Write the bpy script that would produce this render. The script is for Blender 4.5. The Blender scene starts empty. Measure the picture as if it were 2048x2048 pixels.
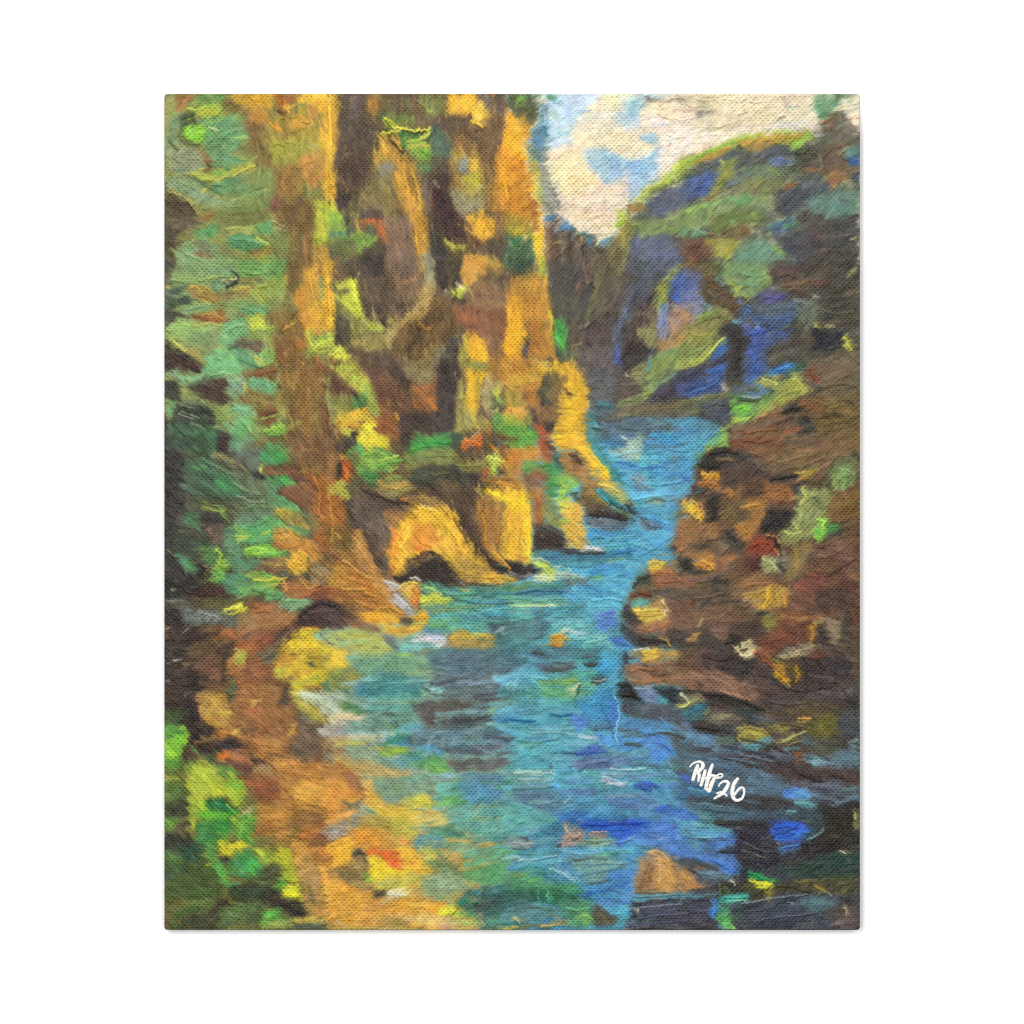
import bpy, math, os
import numpy as np

# ----------------------------------------------------------------------------
# A small brush engine: every dab of the painting is a polygon ("p") or a brush
# stroke ("sN", N = width) in units of 1.86 mm-ish paint pixels.  It lays down
# pigment and paint thickness, which become vertex colour and real relief of
# the canvas mesh.
# ----------------------------------------------------------------------------
DABS = """
@320,180
8a8a48 p 0,0 193,0 193,193 0,193
8f9a62 p 4,4 22,4 22,60 4,60
a09040 s5 5,6 6,30 6,45
9a6a35 p 16,4 38,4 30,12 24,22 18,22
c58a4a s4 34,5 26,13 21,21
7f9a4c p 38,4 68,4 66,18 40,20
5f7f45 s5 44,8 56,12
6a9a5a s5 58,6 66,10
b3c84a p 26,18 40,20 65,14 66,32 55,31 40,28
b0982c s6 43,25 60,24
4a5a35 p 22,26 36,24 36,34 28,42 20,52 36,58 42,60 30,60 20,55
6aa06a p 38,32 66,30 80,25 90,40 95,48 85,58 75,70 95,78 75,85 58,78 48,70 50,58 46,50 48,40
5c8f66 s8 55,40 75,55
74a878 s6 60,68 80,78
8fd53c p 24,46 34,38 46,38 48,48 42,57 28,52
a8e060 s4 30,46 42,44
9ac060 s5 46,36 62,33
a0b85a s4 78,30 85,23
8fc04f p 78,52 96,48 86,58
b5c48a s2 52,40 62,44
b5b47a s2 76,41 83,43
9aa07a p 8,60 30,62 45,70 46,82 30,90 10,88
77906a p 8,30 20,28 20,60 8,58
9a6235 s8 48,66 52,76
6a4a2a s6 52,78 50,86
8fb84a p 60,80 72,86 68,92 58,90
c0bf55 s7 30,88 45,93 60,95 72,92
c8bb50 s9 78,90 88,83 98,80
c0a04a s4 90,90 104,84
7f8f50 p 75,92 120,85 122,115 105,125 70,130 60,125 80,110
5f9570 p 55,100 85,95 100,105 80,112 58,112
a8c070 s3 58,99 75,103
88a078 p 8,92 40,95 45,108 60,118 80,120 70,128 40,122 25,110 8,104
5a6a48 s5 36,95 46,99
b0b050 s4 45,107 50,104
6f8a4a s8 92,110 112,104
4a6038 s3 92,114 110,108
4a4030 p 4,108 20,115 32,122 40,135 28,138 30,145 18,158 12,193 4,193
6c6045 p 8,128 35,138 42,142 28,150 12,150
5c4a38 s6 20,146 14,158
8a7a5a s2 12,162 24,162
a8a065 s3 8,109 20,112 32,120 40,128 42,136
8a5a30 s4 42,138 56,134
5f9a62 p 35,152 55,143 62,150 55,158 42,160
73753f p 62,132 105,122 118,135 100,145 70,148
96a060 s6 45,124 70,128
b0b05a p 72,150 98,144 104,150 95,156 76,156
4f8a68 p 76,157 100,152 118,165 110,170 85,172 74,165
5a9a6c p 100,145 118,140 122,158 110,155
b5c85a s4 104,160 112,165 118,168
7f8a50 p 118,140 140,146 138,170 122,166
d5d5a0 s2 120,140 133,146
b5b080 s2 125,148 136,152
84a070 p 20,168 40,160 60,165 72,180 72,193 16,193
7a4a38 p 38,163 50,165 56,178 46,176
96704a s5 40,176 54,178
7a5a32 s3 98,173 115,169 125,170
a08a3a p 98,176 118,172 115,182 100,184
6f9a50 p 80,184 100,182 130,185 130,193 80,193
86683a p 66,12 78,10 90,25 110,35 120,55 126,80 122,88 105,78 92,56 96,47 88,38 80,36 90,28 70,22
7a5c34 s8 95,42 106,58 115,70
d69a34 p 78,4 122,4 118,18 95,18 80,12
b07a35 p 90,18 118,20 120,36 98,34
c8a044 s5 98,18 116,26
b06a2c p 122,4 146,4 144,12 122,18
f0b340 p 146,4 189,4 188,100 188,120 178,125 172,100 176,75 168,60 174,30 165,20 160,15 148,12
ffc850 s7 160,8 185,9
fbbf4a s6 183,15 182,90
a89438 p 120,25 160,18 172,40 165,60 150,75 120,80 114,50
5c4a3a s3 128,21 133,20
f0b038 s5 134,16 138,20
dc9636 s8 120,36 130,42
d89a3a s7 142,38 155,36
c88a4a s8 160,18 166,30
a5a040 p 118,55 140,50 160,60 150,75 125,78
9a8a48 s6 115,48 140,46
c8b88a s3 158,38 164,36
a89a5a s4 162,58 170,62
b98045 p 145,75 175,65 178,95 160,105 152,90
dc9a48 s6 150,80 160,76
4a3a28 s2 146,84 149,86
9a7840 p 126,82 146,78 155,100 150,114 124,112
7d6038 p 118,116 170,115 164,193 132,193 138,160 116,128
7a5040 p 116,120 126,112 130,128 118,130
6a5038 s7 150,115 140,150
87623a s8 160,150 155,190
f0c060 s4 178,110 184,118
b9b840 p 165,118 190,120 193,140 185,165 164,165 168,135
c8c850 s5 172,128 172,150
6f9a3a p 182,135 193,133 193,150 184,148
5f8a5a s4 188,152 193,156
5f5a48 p 182,165 193,158 193,193 184,193
b58a40 p 164,165 182,168 178,193 162,193
5a4a40 p 189,4 193,4 193,128 189,122
3e3430 s3 191,85 191,120
@670,180
6e5c40 p 0,0 193,0 193,193 0,193
d8a040 p 0,4 6,4 4,50 0,80
5f5142 p 5,4 32,4 36,30 45,40 45,62 30,95 20,115 5,110 2,80 6,50
6a5a58 p 14,4 30,4 30,24 18,30
5a4638 p 5,62 30,60 38,80 28,105 5,108
4c3a30 s12 20,72 15,100
d0b08a s2 10,70 18,68
b0a890 s2 8,111 15,111
3f3630 p 4,112 26,108 24,130 5,126
a87c36 p 34,5 48,5 46,26 40,28 34,20
8a7a44 s5 40,8 62,12
6f7f45 p 46,24 60,20 80,26 85,34 66,40 52,32
5a7048 s5 48,27 58,24
665a48 s8 62,10 74,18
78804a s5 76,10 80,18
7a5a44 s5 84,8 86,22
7f7f48 p 90,5 120,5 118,26 100,30 90,20
9ab04a s4 99,23 104,24
8a9a48 s6 70,30 82,32
f5b43c p 122,4 150,4 152,12 158,14 162,26 150,30 140,26 120,26
ffc04a s8 128,12 146,14
ffd060 p 150,16 158,12 162,26 168,28 164,38 160,44 154,43 150,36 145,40 146,30
e8b048 s4 146,34 152,30
5a4838 p 104,30 146,28 145,42 130,48 105,42
8a7868 p 152,5 165,5 170,24 162,22
c87c48 s3 168,8 172,5
c88050 s3 164,22 168,28
5f5048 p 172,5 186,5 185,20 176,25
7a9a80 p 180,4 188,4 188,12 182,13
5f6a48 p 184,12 193,10 193,26 186,20
7a6040 p 166,28 182,22 180,60 172,90 158,85 155,55 150,50 140,45
8a6a44 p 104,44 128,50 140,48 150,60 140,70 128,62
f0a832 p 184,26 193,28 193,72 184,65 180,50
d88a3a s4 185,22 188,32
e89a30 p 172,68 182,58 193,70 193,120 180,118 172,100
f0a030 s8 184,80 186,110
d0903a p 172,100 193,110 193,130 180,135 170,128
a06a38 s6 176,122 176,135
b5a03a s3 52,32 60,34
9aa838 p 52,30 58,30 66,38 64,43 55,42
d8d040 s4 53,32 58,36
c8c040 s3 62,42 75,41 92,44 100,43
5a7a38 s3 58,44 72,46
4a5a30 s3 78,45 96,46
e0c048 s4 50,48 62,45 70,44
d09840 s3 56,51 66,56 72,66
6a4a38 s2 60,54 68,60 73,67
d8a850 s3 66,50 73,60
3f8a48 s5 72,46 74,60
5a9a48 s4 76,46 90,48
8aa848 p 75,48 95,50 104,62 102,74 90,76 76,60
3f6048 s4 94,52 100,54
c8d048 s3 92,52 99,50 101,42
b0a840 s4 78,62 96,62
8ad040 s4 94,68 102,71
aadc4a s2 93,70 98,66
56705a p 102,42 112,40 125,55 128,70 118,75 104,72
3f4a50 s5 106,40 118,52 121,66
5a7858 s5 124,56 127,72
6a8a58 p 92,78 106,76 105,90 98,90 90,84
c08a3a p 46,50 56,52 70,66 85,80 90,95 96,120 100,160 98,193 86,193 84,160 75,130 65,110 62,95 40,85 44,65
d89a40 s9 70,95 80,115
d09440 s10 82,115 84,140
c88c40 s5 75,72 88,88
e8b058 s6 50,55 56,65
e0a048 s4 65,76 72,84
b8a05a s5 46,70 56,74
8f8a70 p 44,82 62,74 66,84 58,92 42,92
8a9090 s4 54,82 64,80
3a3a40 s2 64,86 66,86
8a7a48 p 40,94 62,92 66,120 62,140 50,130 26,128 24,112
7a6a44 s8 36,105 52,120
9a8448 s6 58,108 62,122
4a4440 p 28,128 50,130 48,138 36,140 26,136
6a6038 p 20,112 30,130 26,138 12,128
8fb048 p 0,130 8,134 10,150 0,150
aac84a s4 2,136 8,140
a0a848 s5 18,132 24,136 22,142
3a4a48 s4 12,136 13,150
3f7a68 p 0,150 12,150 12,154 0,158
c86a3a p 24,140 40,138 54,138 56,165 50,164 46,148 40,146 30,146
d87a48 s4 38,140 52,140
c8643a s5 50,146 52,162
5a6a48 p 32,148 42,146 42,156 34,156
c8a048 s3 24,144 26,152 36,158
b8b048 s3 24,154 44,156
7a9a48 p 0,160 24,152 44,157 42,164 34,172 26,176 8,172
8ac048 s6 28,168 42,160
98c850 s4 26,174 36,168
6a6a40 p 0,160 20,160 25,178 10,185 0,180
8a6a40 p 0,178 8,180 6,193 0,193
4f4638 p 12,186 50,160 56,168 50,193 14,193
3c3630 p 30,180 52,178 48,193 30,193
7a6450 p 50,140 62,135 80,140 84,170 84,193 54,193 56,165
8a6a48 s8 62,140 70,155
9a8a78 s6 66,168 72,178
5f5040 s6 78,156 80,170
4a3832 p 98,90 120,80 124,100 128,120 136,140 138,158 120,162 106,150 102,125
3c2c28 s14 112,105 118,130 124,150
7a6858 p 92,96 102,92 104,120 100,130 94,115
c0b090 s3 106,96 112,104
5f5444 p 104,76 118,70 122,88 104,92
a88848 p 120,74 135,66 150,62 172,90 170,125 156,130 138,120 126,112
b89048 p 122,66 136,58 140,70 124,80
9a9c90 p 132,72 144,70 144,86 132,88
e8b850 p 144,72 152,74 154,86 146,88
f0c058 s4 148,78 150,86
c0b048 p 136,90 156,88 156,112 140,112
c8b838 s6 146,98 150,102
9a9470 p 122,106 140,112 160,112 156,130 134,132 126,118
b8a878 s4 146,112 158,104
908068 s8 134,128 140,136
e8a838 p 148,134 160,130 172,140 170,156 160,163 148,156 140,142
f5b440 s10 154,144 160,154
c89848 p 138,136 150,134 150,156 142,150
704830 p 142,154 158,162 152,168 144,162
c88038 s3 158,162 161,166
5a4a38 p 152,166 180,152 186,160 180,178 160,172
8a6a40 p 172,130 188,130 186,155 172,158
a8a848 p 185,138 193,135 193,155 184,150
c8c848 s3 188,148 193,150
2f5a4a p 184,152 193,156 193,166 186,162
3a3430 p 104,152 120,160 122,180 130,193 100,193 102,170
8a9080 s2 104,145 108,165
c8b848 s5 118,162 130,168 142,168
d0c050 s4 126,172 130,174
5a5034 p 122,174 136,170 138,193 120,193
8a8a70 s4 101,170 98,193
e09a40 p 136,190 142,178 152,175 162,178 180,190 180,193 134,193
f0b058 s4 142,180 152,178
7a4a30 s3 150,182 154,184
b89850 p 160,176 176,182 184,193 170,193
3f5a48 p 180,168 193,170 193,193 184,193
4a4838 s6 164,191 178,192
@1020,180
efe3c8 p 0,0 193,0 193,193 0,193
e5e2d8 p 38,4 100,4 100,30 70,35 66,60 40,64
c4dce6 p 38,4 75,4 95,10 75,24 66,40 64,58 42,64 40,30
a8cce0 s5 45,50 62,46
a0c4dc s5 46,8 60,18
c8dce8 s8 60,12 88,6
b5d0e4 s7 62,24 78,22
f5e8c0 p 80,18 100,8 118,6 128,14 108,20 88,28
f8e4b0 s4 86,20 93,18
b9d0e4 p 118,10 148,4 140,18 138,36 124,40 112,30 120,20
9cbedc p 128,12 142,12 138,26 130,30
c8d8e4 p 108,30 136,36 130,42 112,40
d0dce0 s6 150,6 168,8
fbe5bc p 66,46 90,40 130,44 150,60 128,70 100,64 70,60
f4e4cc p 68,38 110,30 120,38 100,46 76,50
f6e6d0 p 138,20 150,12 193,14 193,70 178,76 160,90 158,50 140,34
fbe6be p 150,14 193,18 193,26 175,34 152,24
c0ae90 s2 174,21 193,22
c8b898 s2 160,27 174,33
d8c4a0 s2 168,10 180,9
a8c4e0 p 138,50 150,46 158,50 154,58 142,56
c8d4e0 s3 164,36 172,38
b0cae4 p 78,64 98,62 116,70 128,78 120,96 104,102 92,90 82,82
9cbce0 p 104,72 116,74 118,88 108,92
a8c4e6 p 122,78 144,72 158,64 159,95 146,105 138,115 130,120 128,104
92b4e0 p 126,80 144,76 146,90 134,95 126,88
c8d4e4 s5 128,98 140,110
98a8c0 s2 120,86 124,82
e0dcd4 s6 150,95 156,88
fae4b4 p 40,66 78,62 82,84 96,96 100,106 92,110 60,112 46,98 44,80
f4e2c4 p 48,100 100,106 128,104 130,120 118,132 112,150 96,160 70,148 54,138
f8e4b4 s8 70,135 105,135
eee0c0 s8 66,120 110,118
b8a888 s2 88,155 100,155 112,152
e8d4a8 s5 92,144 112,146
4f5638 p 0,4 30,4 30,30 24,38 14,40 4,26
7ab04c p 5,8 14,7 16,16 6,17
8a6040 s4 1,6 1,20
6a5f44 s5 14,14 12,26
5a5048 s6 22,10 24,24
7aa088 p 26,4 36,4 34,9 28,9
3f8a5a p 41,4 50,8 49,10 42,10
e0c8a8 s3 25,11 36,11
9ab09a s7 44,18 50,33
b8d0cc s4 38,16 44,22
5f8aa8 p 30,15 40,16 41,40 40,64 35,85 30,75 21,60 20,44 30,34
4a88b8 p 36,30 41,34 41,52 36,50
5a88a0 s6 30,28 30,50
e8e8e0 s2 32,20 30,34 25,40
eef0ea s2 35,20 38,30 38,38
7a9070 p 20,60 30,62 34,88 26,92 20,85
b0a888 s4 36,66 37,82
5f7a78 s4 24,66 32,74
c8b848 p 22,74 30,78 34,100 36,120 30,125 26,95
8a9080 p 34,78 42,90 48,112 56,125 50,128 46,136 34,130 32,100
5a5a58 s2 40,86 44,104 52,124
6a705a s4 36,120 46,130
f0ac28 p 0,24 10,32 14,30 19,44 18,82 24,90 28,110 30,125 36,145 39,193 34,185 26,150 0,140
f8b830 s8 6,40 10,60 12,80
d88a30 p 0,70 14,76 18,100 22,140 0,135
c07a34 s8 6,95 8,130
e09a38 s4 12,30 16,50
a86a34 p 20,110 26,115 30,150 24,155 20,130
a88a38 p 0,132 20,136 24,155 0,160
d0b838 s5 2,150 24,160
e8c030 p 24,154 36,152 39,193 30,190
4a7a4c p 0,155 12,158 16,170 4,172
2f7050 s5 2,160 8,164
4f6a48 p 8,165 24,160 28,180 22,193 0,193 0,178
60a050 s3 34,180 38,193
4f4438 p 38,138 52,140 70,150 96,164 112,162 124,160 120,193 40,193
5f4a38 s8 48,160 52,193
8a6a50 s4 40,145 42,193
3a3028 s4 64,155 64,185
332a24 s4 78,165 82,185
c88a58 s3 76,158 77,165
8a8480 s2 80,170 80,188
40382e s6 94,165 98,180
4a7aa0 p 36,134 48,132 46,142 40,140
5888b0 p 56,138 64,142 68,150 58,150
3f78b8 s4 59,148 67,148
5f88a4 p 78,152 90,158 86,166 80,164
6a8aa0 p 96,160 112,158 108,166 98,166
48604a s3 70,150 94,162
7a7048 p 104,166 124,150 128,138 130,193 108,193
6a5840 s6 90,185 100,178
8a8448 p 118,148 130,130 134,160 124,193 118,193
b09040 s4 122,140 122,165
4f5648 p 128,132 193,100 193,193 124,193
5c6478 p 144,116 193,96 193,125 150,135
565e80 s8 160,112 190,105
505a68 s10 150,122 185,118
60647c p 126,162 160,155 190,170 180,193 122,193
6a7088 s10 140,165 165,178
4a4c50 p 124,178 150,185 145,193 122,193
7a9050 p 130,145 165,140 193,128 193,150 160,156 132,154
8aa058 s6 170,136 190,130
7a8a58 s8 140,145 175,142
8a9048 s5 132,138 140,150
58503c p 176,155 193,150 193,175 182,170
4a68a0 s4 180,182 186,182
98a058 s3 168,193 190,187
a8c048 p 193,70 180,76 170,88 158,98 143,106 140,114 132,122 140,124 160,108 193,92
c0d050 s5 188,76 176,84
8a9a40 s4 150,108 175,98
b0b850 s5 142,110 150,106
6a7058 s4 150,112 185,96
8a6a34 p 125,124 140,120 146,128 134,132 128,130
a08048 s4 130,126 142,128
b0c848 p 116,132 124,130 122,146 112,146 116,138
98c050 s4 114,144 120,140
@1370,180
f2e2c0 p 0,0 193,0 193,193 0,193
f5e4b8 s20 10,12 120,14
f4e4bc s14 10,36 110,30
eedfc8 s10 20,52 80,44
b8a488 s2 4,21 24,23
d8c8a0 s2 55,26 68,23
e6d8cc p 90,36 140,34 150,42 130,46 70,52
dcd8c0 s6 96,34 115,36
8a7a68 s2 99,34 103,30 108,28
e4d4c4 s8 125,30 136,38
8aa8a0 s3 111,19 119,18
c8b49c s4 104,10 110,22
e8d0c0 s5 140,38 148,40
56604a p 0,72 25,66 60,52 110,46 138,44 146,34 152,32 187,40 187,193 0,193
5a9068 p 138,6 146,4 184,4 182,8 168,12 162,20 160,30 145,32 140,22
4a8a58 s6 142,14 156,16
aab890 s5 143,7 160,8
8aa47c s4 146,20 160,12
5f7a54 s6 146,26 156,28
70583c s4 163,5 166,8
ecdfbc p 168,10 184,5 187,8 187,42 178,34 170,26 167,18
c0ccb0 s4 170,12 182,16
a8b8b0 s4 170,24 186,20
88a8b0 s4 168,25 172,30
f0d8b4 s5 176,30 186,28
6a5844 p 152,30 168,20 172,30 165,45 150,45
74604a s5 158,26 160,40
c0c878 s2 165,30 168,34
5f5c4e p 168,26 175,30 186,42 187,60 160,60 150,48
7a9878 s4 160,42 170,36
7a5040 s5 150,34 164,46
a09c94 p 138,44 146,38 150,48 140,52
605c58 s4 140,46 148,42
a8b84a p 0,72 25,64 60,50 78,46 115,42 138,46 138,52 116,64 110,60 90,54 60,60 30,72 10,82 0,90
98c048 s5 4,76 30,64 55,54
a0c848 s4 62,50 85,48
b0c050 s4 95,45 116,44
c0943c p 56,56 70,52 95,46 130,46 126,52 100,56 75,66 64,62
b88a38 s5 10,78 30,72 50,60
d8b050 s4 84,52 104,52
98bc54 p 112,58 136,46 138,52 125,60 118,66 112,64
403c30 s3 58,60 62,62
8c7c40 s4 64,66 80,60
585c58 p 10,82 60,62 90,56 106,60 118,66 118,90 60,100 30,110 0,120 0,92
545c60 s9 75,68 110,64
50585c s9 30,78 60,68
5a68a0 p 0,98 22,88 38,88 38,98 26,112 0,120
6a78b0 s5 6,102 20,92
4a5a90 s8 6,110 24,104
6878a8 p 92,74 106,72 104,82 92,80
58668a s5 100,76 116,78
8a9048 p 40,76 55,74 50,95 30,112 22,118 30,102
a89848 s4 46,88 34,106
a07840 s3 22,118 38,108
98583a s4 23,117 30,114
9a9a48 s4 36,100 50,90
a8b860 s3 38,74 42,84
6a7a5c p 60,84 95,80 110,88 100,98 70,96
88a050 s4 92,86 102,90
7a6050 p 55,105 70,98 85,102 75,112 60,112
687078 s8 50,100 66,92
7a8050 p 60,96 95,92 110,100 95,108 70,112 55,118
9aa058 s4 76,102 86,96
504a40 p 120,64 150,56 160,80 140,95 124,90
544e48 s9 128,74 138,84
2e2c2c s3 117,67 121,70
3a3028 s3 136,66 140,72
b0a880 s2 144,70 148,84
6a5840 p 150,60 187,56 187,90 160,95 146,88
90603a s5 128,86 140,86
8a6a48 s5 140,88 148,84
5a9088 p 168,68 180,58 187,60 187,70 172,72
a0b078 s3 164,70 178,60
3a68a8 p 170,72 187,70 187,82 176,80
2a5ab0 s5 178,76 187,76
2c3048 s3 170,74 176,75
a07848 p 150,92 172,86 174,96 156,106
b08850 s4 156,90 172,90
8a5a40 s5 152,100 166,96
48506a s5 180,92 187,100
c06038 s3 106,107 116,102 121,98
58605c p 120,92 145,90 155,105 140,115 120,105
485878 s6 138,106 152,104
707888 s5 122,98 130,104
484c50 p 100,110 135,104 140,120 115,135 100,130
444844 s9 110,120 130,112
7a9058 p 0,128 20,116 50,112 70,114 90,110 95,124 80,140 40,142 10,150 0,148
88b060 s6 10,126 30,122
6aa060 s7 40,120 68,115
98b858 s5 2,130 16,124
58985c s6 58,122 70,118
a8583a s4 30,134 33,139
6a7a40 p 30,134 60,128 80,135 78,146 50,150 25,156
7c9048 s5 72,132 78,140
5a5a34 s6 40,140 60,136
78a060 s4 50,142 58,136
70a478 p 0,146 14,150 28,154 10,158 0,158
4a6050 s2 6,148 16,152 24,156
b0c8a0 s2 3,144 14,150 22,155
4a4020 s3 23,155 32,158 44,158
a88a48 s3 24,154 34,156
6a5a38 p 40,150 65,142 72,150 60,160 44,160
a0946c s5 66,145 76,144
b0a094 s4 70,150 74,155
a86038 s3 62,150 68,153
6a4a38 p 0,158 30,160 30,175 20,193 0,193
98923c p 22,162 40,158 60,162 48,182 34,176
a8a858 s4 30,174 42,168
5a3c30 s6 8,166 14,180
404448 s6 20,182 30,190
6a9078 p 55,168 80,160 100,170 110,178 90,190 50,193
5a8470 s7 70,178 92,172
78a058 s4 96,168 108,176
8ac048 s4 98,170 106,176
508088 s5 90,145 110,140
486478 p 88,148 104,140 112,130 116,145 100,155
68a060 s4 107,145 114,144
404048 p 100,155 130,150 150,165 130,185 108,178
4a4440 p 120,130 150,128 187,120 187,193 110,193 130,165
648478 p 132,118 160,108 187,110 187,130 160,138 140,132
5a806c s6 150,130 175,124
789080 s5 160,116 185,118
3a4048 s3 166,116 176,120
5a4a44 s9 128,165 150,158
484a40 s8 150,150 180,146
705040 s4 134,152 144,156
3c3a3e s10 160,165 185,155
604a42 s8 130,180 160,172
50687c s5 104,188 124,182
b0a868 s3 175,192 186,186
c0b878 s2 178,160 184,158
303440 s6 182,142 186,150
90a060 s4 84,192 92,190
6a4034 s4 95,192 118,190
@320,530
7f8a50 p 0,0 193,0 193,193 0,193
4a4638 p 4,0 20,0 12,12 18,20 4,25
86a868 p 12,2 60,0 85,0 85,12 66,16 45,20 20,24 8,18
9ab068 s6 12,15 45,14
78a070 s6 60,4 80,10
70a058 p 85,0 135,0 130,12 86,14
4f7a58 s6 108,6 120,6
a8b050 s3 110,1 118,1
e0d4a0 s3 66,17 82,16
c8b880 s3 70,18 76,20
3a4a40 p 70,21 84,16 80,22 72,26
45584a s4 78,8 84,13
6a9068 p 56,16 70,18 68,28 55,28
c8c070 s4 6,22 10,26
3a4a40 p 12,25 30,23 22,30 32,34 30,40 14,46 6,50 5,28
8aa070 s3 14,34 24,34
a88a48 p 30,24 42,22 58,30 66,36 58,42 38,38
b8a858 s4 36,24 56,30
8a7a48 p 60,30 80,28 76,38 64,38
a08a48 p 78,24 100,22 100,32 82,34
94a050 p 100,24 120,14 138,13 136,26 116,40 100,44
b0b44c s8 104,28 110,40
8a8048 s5 84,18 106,14
c89c40 s5 134,14 138,20
7aa068 p 25,45 56,40 64,50 60,54 30,52
82a060 p 66,40 98,38 100,50 80,55 68,50
5f9a60 s6 90,45 110,50
74aa70 p 92,44 115,42 112,52 94,52
4a4436 p 4,50 26,50 30,56 10,64 4,70
905f34 p 32,54 60,47 70,50 70,62 58,62 36,58
c8a048 s4 54,48 60,50
a87238 s5 52,56 66,58
a08050 s6 76,50 88,53
8fb068 p 16,58 28,58 34,68 50,62 68,65 70,70 60,82 40,88 20,82 6,74 8,66
9ac060 s5 20,60 26,64
b8c070 s6 10,72 26,80
b8b060 s3 36,64 44,66
b8b858 s4 12,82 26,92
7a8a58 p 32,72 62,72 62,90 40,98 30,92
78b078 p 70,60 92,55 94,72 85,84 66,86 62,80 68,70
c8d048 p 93,56 106,53 114,52 112,64 120,66 112,74 98,70 94,66
e0e060 s5 98,60 104,66
94a858 p 98,72 118,66 128,66 116,78 100,80
7a6a3c p 116,52 140,40 150,50 130,65 116,63 108,56
a88040 s4 122,52 136,46
6a5a48 p 86,78 105,82 112,86 106,92 90,88 78,86
4a5a50 p 74,86 86,85 84,92 86,98 74,94
a8b050 s4 112,84 120,80
74b878 p 85,90 110,94 122,108 118,110 100,112 84,116 60,122 42,116 46,100 60,92 72,88
70a070 s10 60,95 72,108
5a8a6c p 84,92 96,92 100,102 110,106 95,114 82,106
3a5048 s3 61,102 65,100
d0d060 p 96,94 112,100 114,106 106,106
84b858 p 110,92 122,92 125,104 114,106
a8b048 s3 112,107 124,106
6a5040 s5 90,86 106,90
a89850 p 26,88 42,92 46,104 42,104
332a28 p 4,82 12,86 24,94 34,100 46,110 42,116 30,114 20,105 18,112 6,116
4a2a28 s8 8,98 20,104
4a3030 s8 24,108 40,112
80a890 s6 12,116 20,114
78b080 p 20,118 46,115 60,122 46,128 36,130 22,126
3a3834 p 4,124 20,124 22,132 20,145 4,145
382a26 p 30,130 46,120 68,122 74,128 74,142 66,150 52,146 40,138
4a2a20 s8 52,135 62,142
7a6a40 s3 55,128 66,132
84b088 p 72,122 84,122 90,130 86,140 76,140 72,132
88a888 p 86,116 92,124 92,136 84,138
68a888 p 93,120 112,122 124,126 122,138 110,136 96,128
d0d888 s3 115,122 121,124
c8c868 s3 90,128 92,135
7a5832 p 88,116 104,110 124,107 128,116 124,122 104,121 94,120
8a5a34 s4 100,116 124,113
7a5a32 p 120,78 145,68 155,70 155,90 150,100 130,108 124,104 122,90
86662f p 125,55 150,50 160,70 140,80 126,72
5a4028 s2 148,48 138,54 132,66 120,74
2f2f28 s3 128,130 131,132
8a7038 p 92,134 124,138 142,130 140,150 110,156 98,150 88,144
9a9a50 s6 104,142 120,150
a0a050 s4 120,148 134,152
8a4a30 s4 86,142 90,146
785030 p 105,156 124,150 128,166 112,172 102,166
a0a048 s6 104,164 112,166
a89c48 s6 128,152 138,164
7a6038 p 136,0 160,0 158,14 140,30 134,40 136,20
865f34 p 125,80 155,85 175,100 180,130 185,193 132,193 138,150 130,120
95703c p 128,112 150,118 145,135 130,132
b09050 s6 140,126 144,132
8f6a38 s12 155,130 160,190
6f4030 s10 176,150 180,190
7a5038 s8 172,110 185,112
9a8a40 s6 120,180 150,170
d8a040 p 155,5 175,0 170,14 172,30 185,60 188,72 170,76 158,66 150,40 155,20
c88438 p 142,30 156,20 162,60 158,80 150,55
e08a40 s5 142,40 150,36
6a4a38 s3 172,4 168,10
f0b038 p 177,0 186,0 184,20 188,30 188,66 180,70 176,40
e8a838 s6 168,55 182,66
705040 s3 182,20 186,30
b8702f p 145,80 156,76 156,88 148,90
c0d050 p 156,70 160,66 164,76 165,84 180,72 188,78 186,86 172,90 166,94 158,88 156,80
d4dc50 s5 166,82 172,88
98a048 p 150,92 180,88 176,98 158,98
d0d848 p 186,90 193,88 193,100 182,100
a8b848 s4 186,110 193,108
d0a840 s3 150,103 153,106
a8a060 s4 172,126 180,123
4a3a24 s2 170,127 178,130
9a9858 p 178,136 193,134 193,160 186,170 178,150
b89040 p 186,165 193,160 193,193 186,193
3f3834 s5 191,40 191,84
80b858 s6 190,30 188,36
2f3830 p 18,148 40,146 58,158 60,170 30,180 10,170 16,156
7a9068 s5 28,146 46,150
5f8a60 s6 34,165 50,162
5aa070 s6 10,150 14,146
68a878 s5 10,158 14,152
b0b088 s3 22,158 26,158
7ab080 p 72,150 88,148 98,152 100,160 90,165 84,172 70,160
88c090 s3 90,155 98,160
8aa050 p 60,152 76,150 80,165 66,170 56,162
c8c070 s2 68,152 74,153
70b068 p 84,165 98,162 100,172 94,180 90,190 82,185 80,175
58b858 s6 86,170 88,180
84c04a p 112,178 126,171 135,171 136,178 132,182 118,180
a0d050 s3 128,173 134,172
9ab850 s6 100,180 118,176
68a070 p 66,170 82,172 86,185 104,182 116,184 95,193 70,193 74,182
3f6850 p 10,172 50,172 68,178 58,193 8,193
4f8a78 s8 40,180 60,186
2f3430 p 8,182 30,190 30,193 4,193 4,160
40302c s5 6,160 6,190
382828 p 62,178 74,184 72,193 60,193
7a6838 p 100,184 135,182 134,193 100,193
@670,530
6e5a40 p 0,0 193,0 193,193 0,193
7a5a40 s8 4,2 4,14
c87838 s4 1,25 1,55
5c4e40 p 18,5 60,2 90,0 88,20 80,30 70,45 50,50 32,52 24,30 20,14
4a4038 s9 30,40 48,48
7a6448 p 60,10 85,8 94,18 92,30 76,42 66,30
a07a50 s5 74,20 90,12
98906a p 92,0 108,0 106,16 108,24 96,24
8a9080 s6 102,4 102,14
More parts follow.
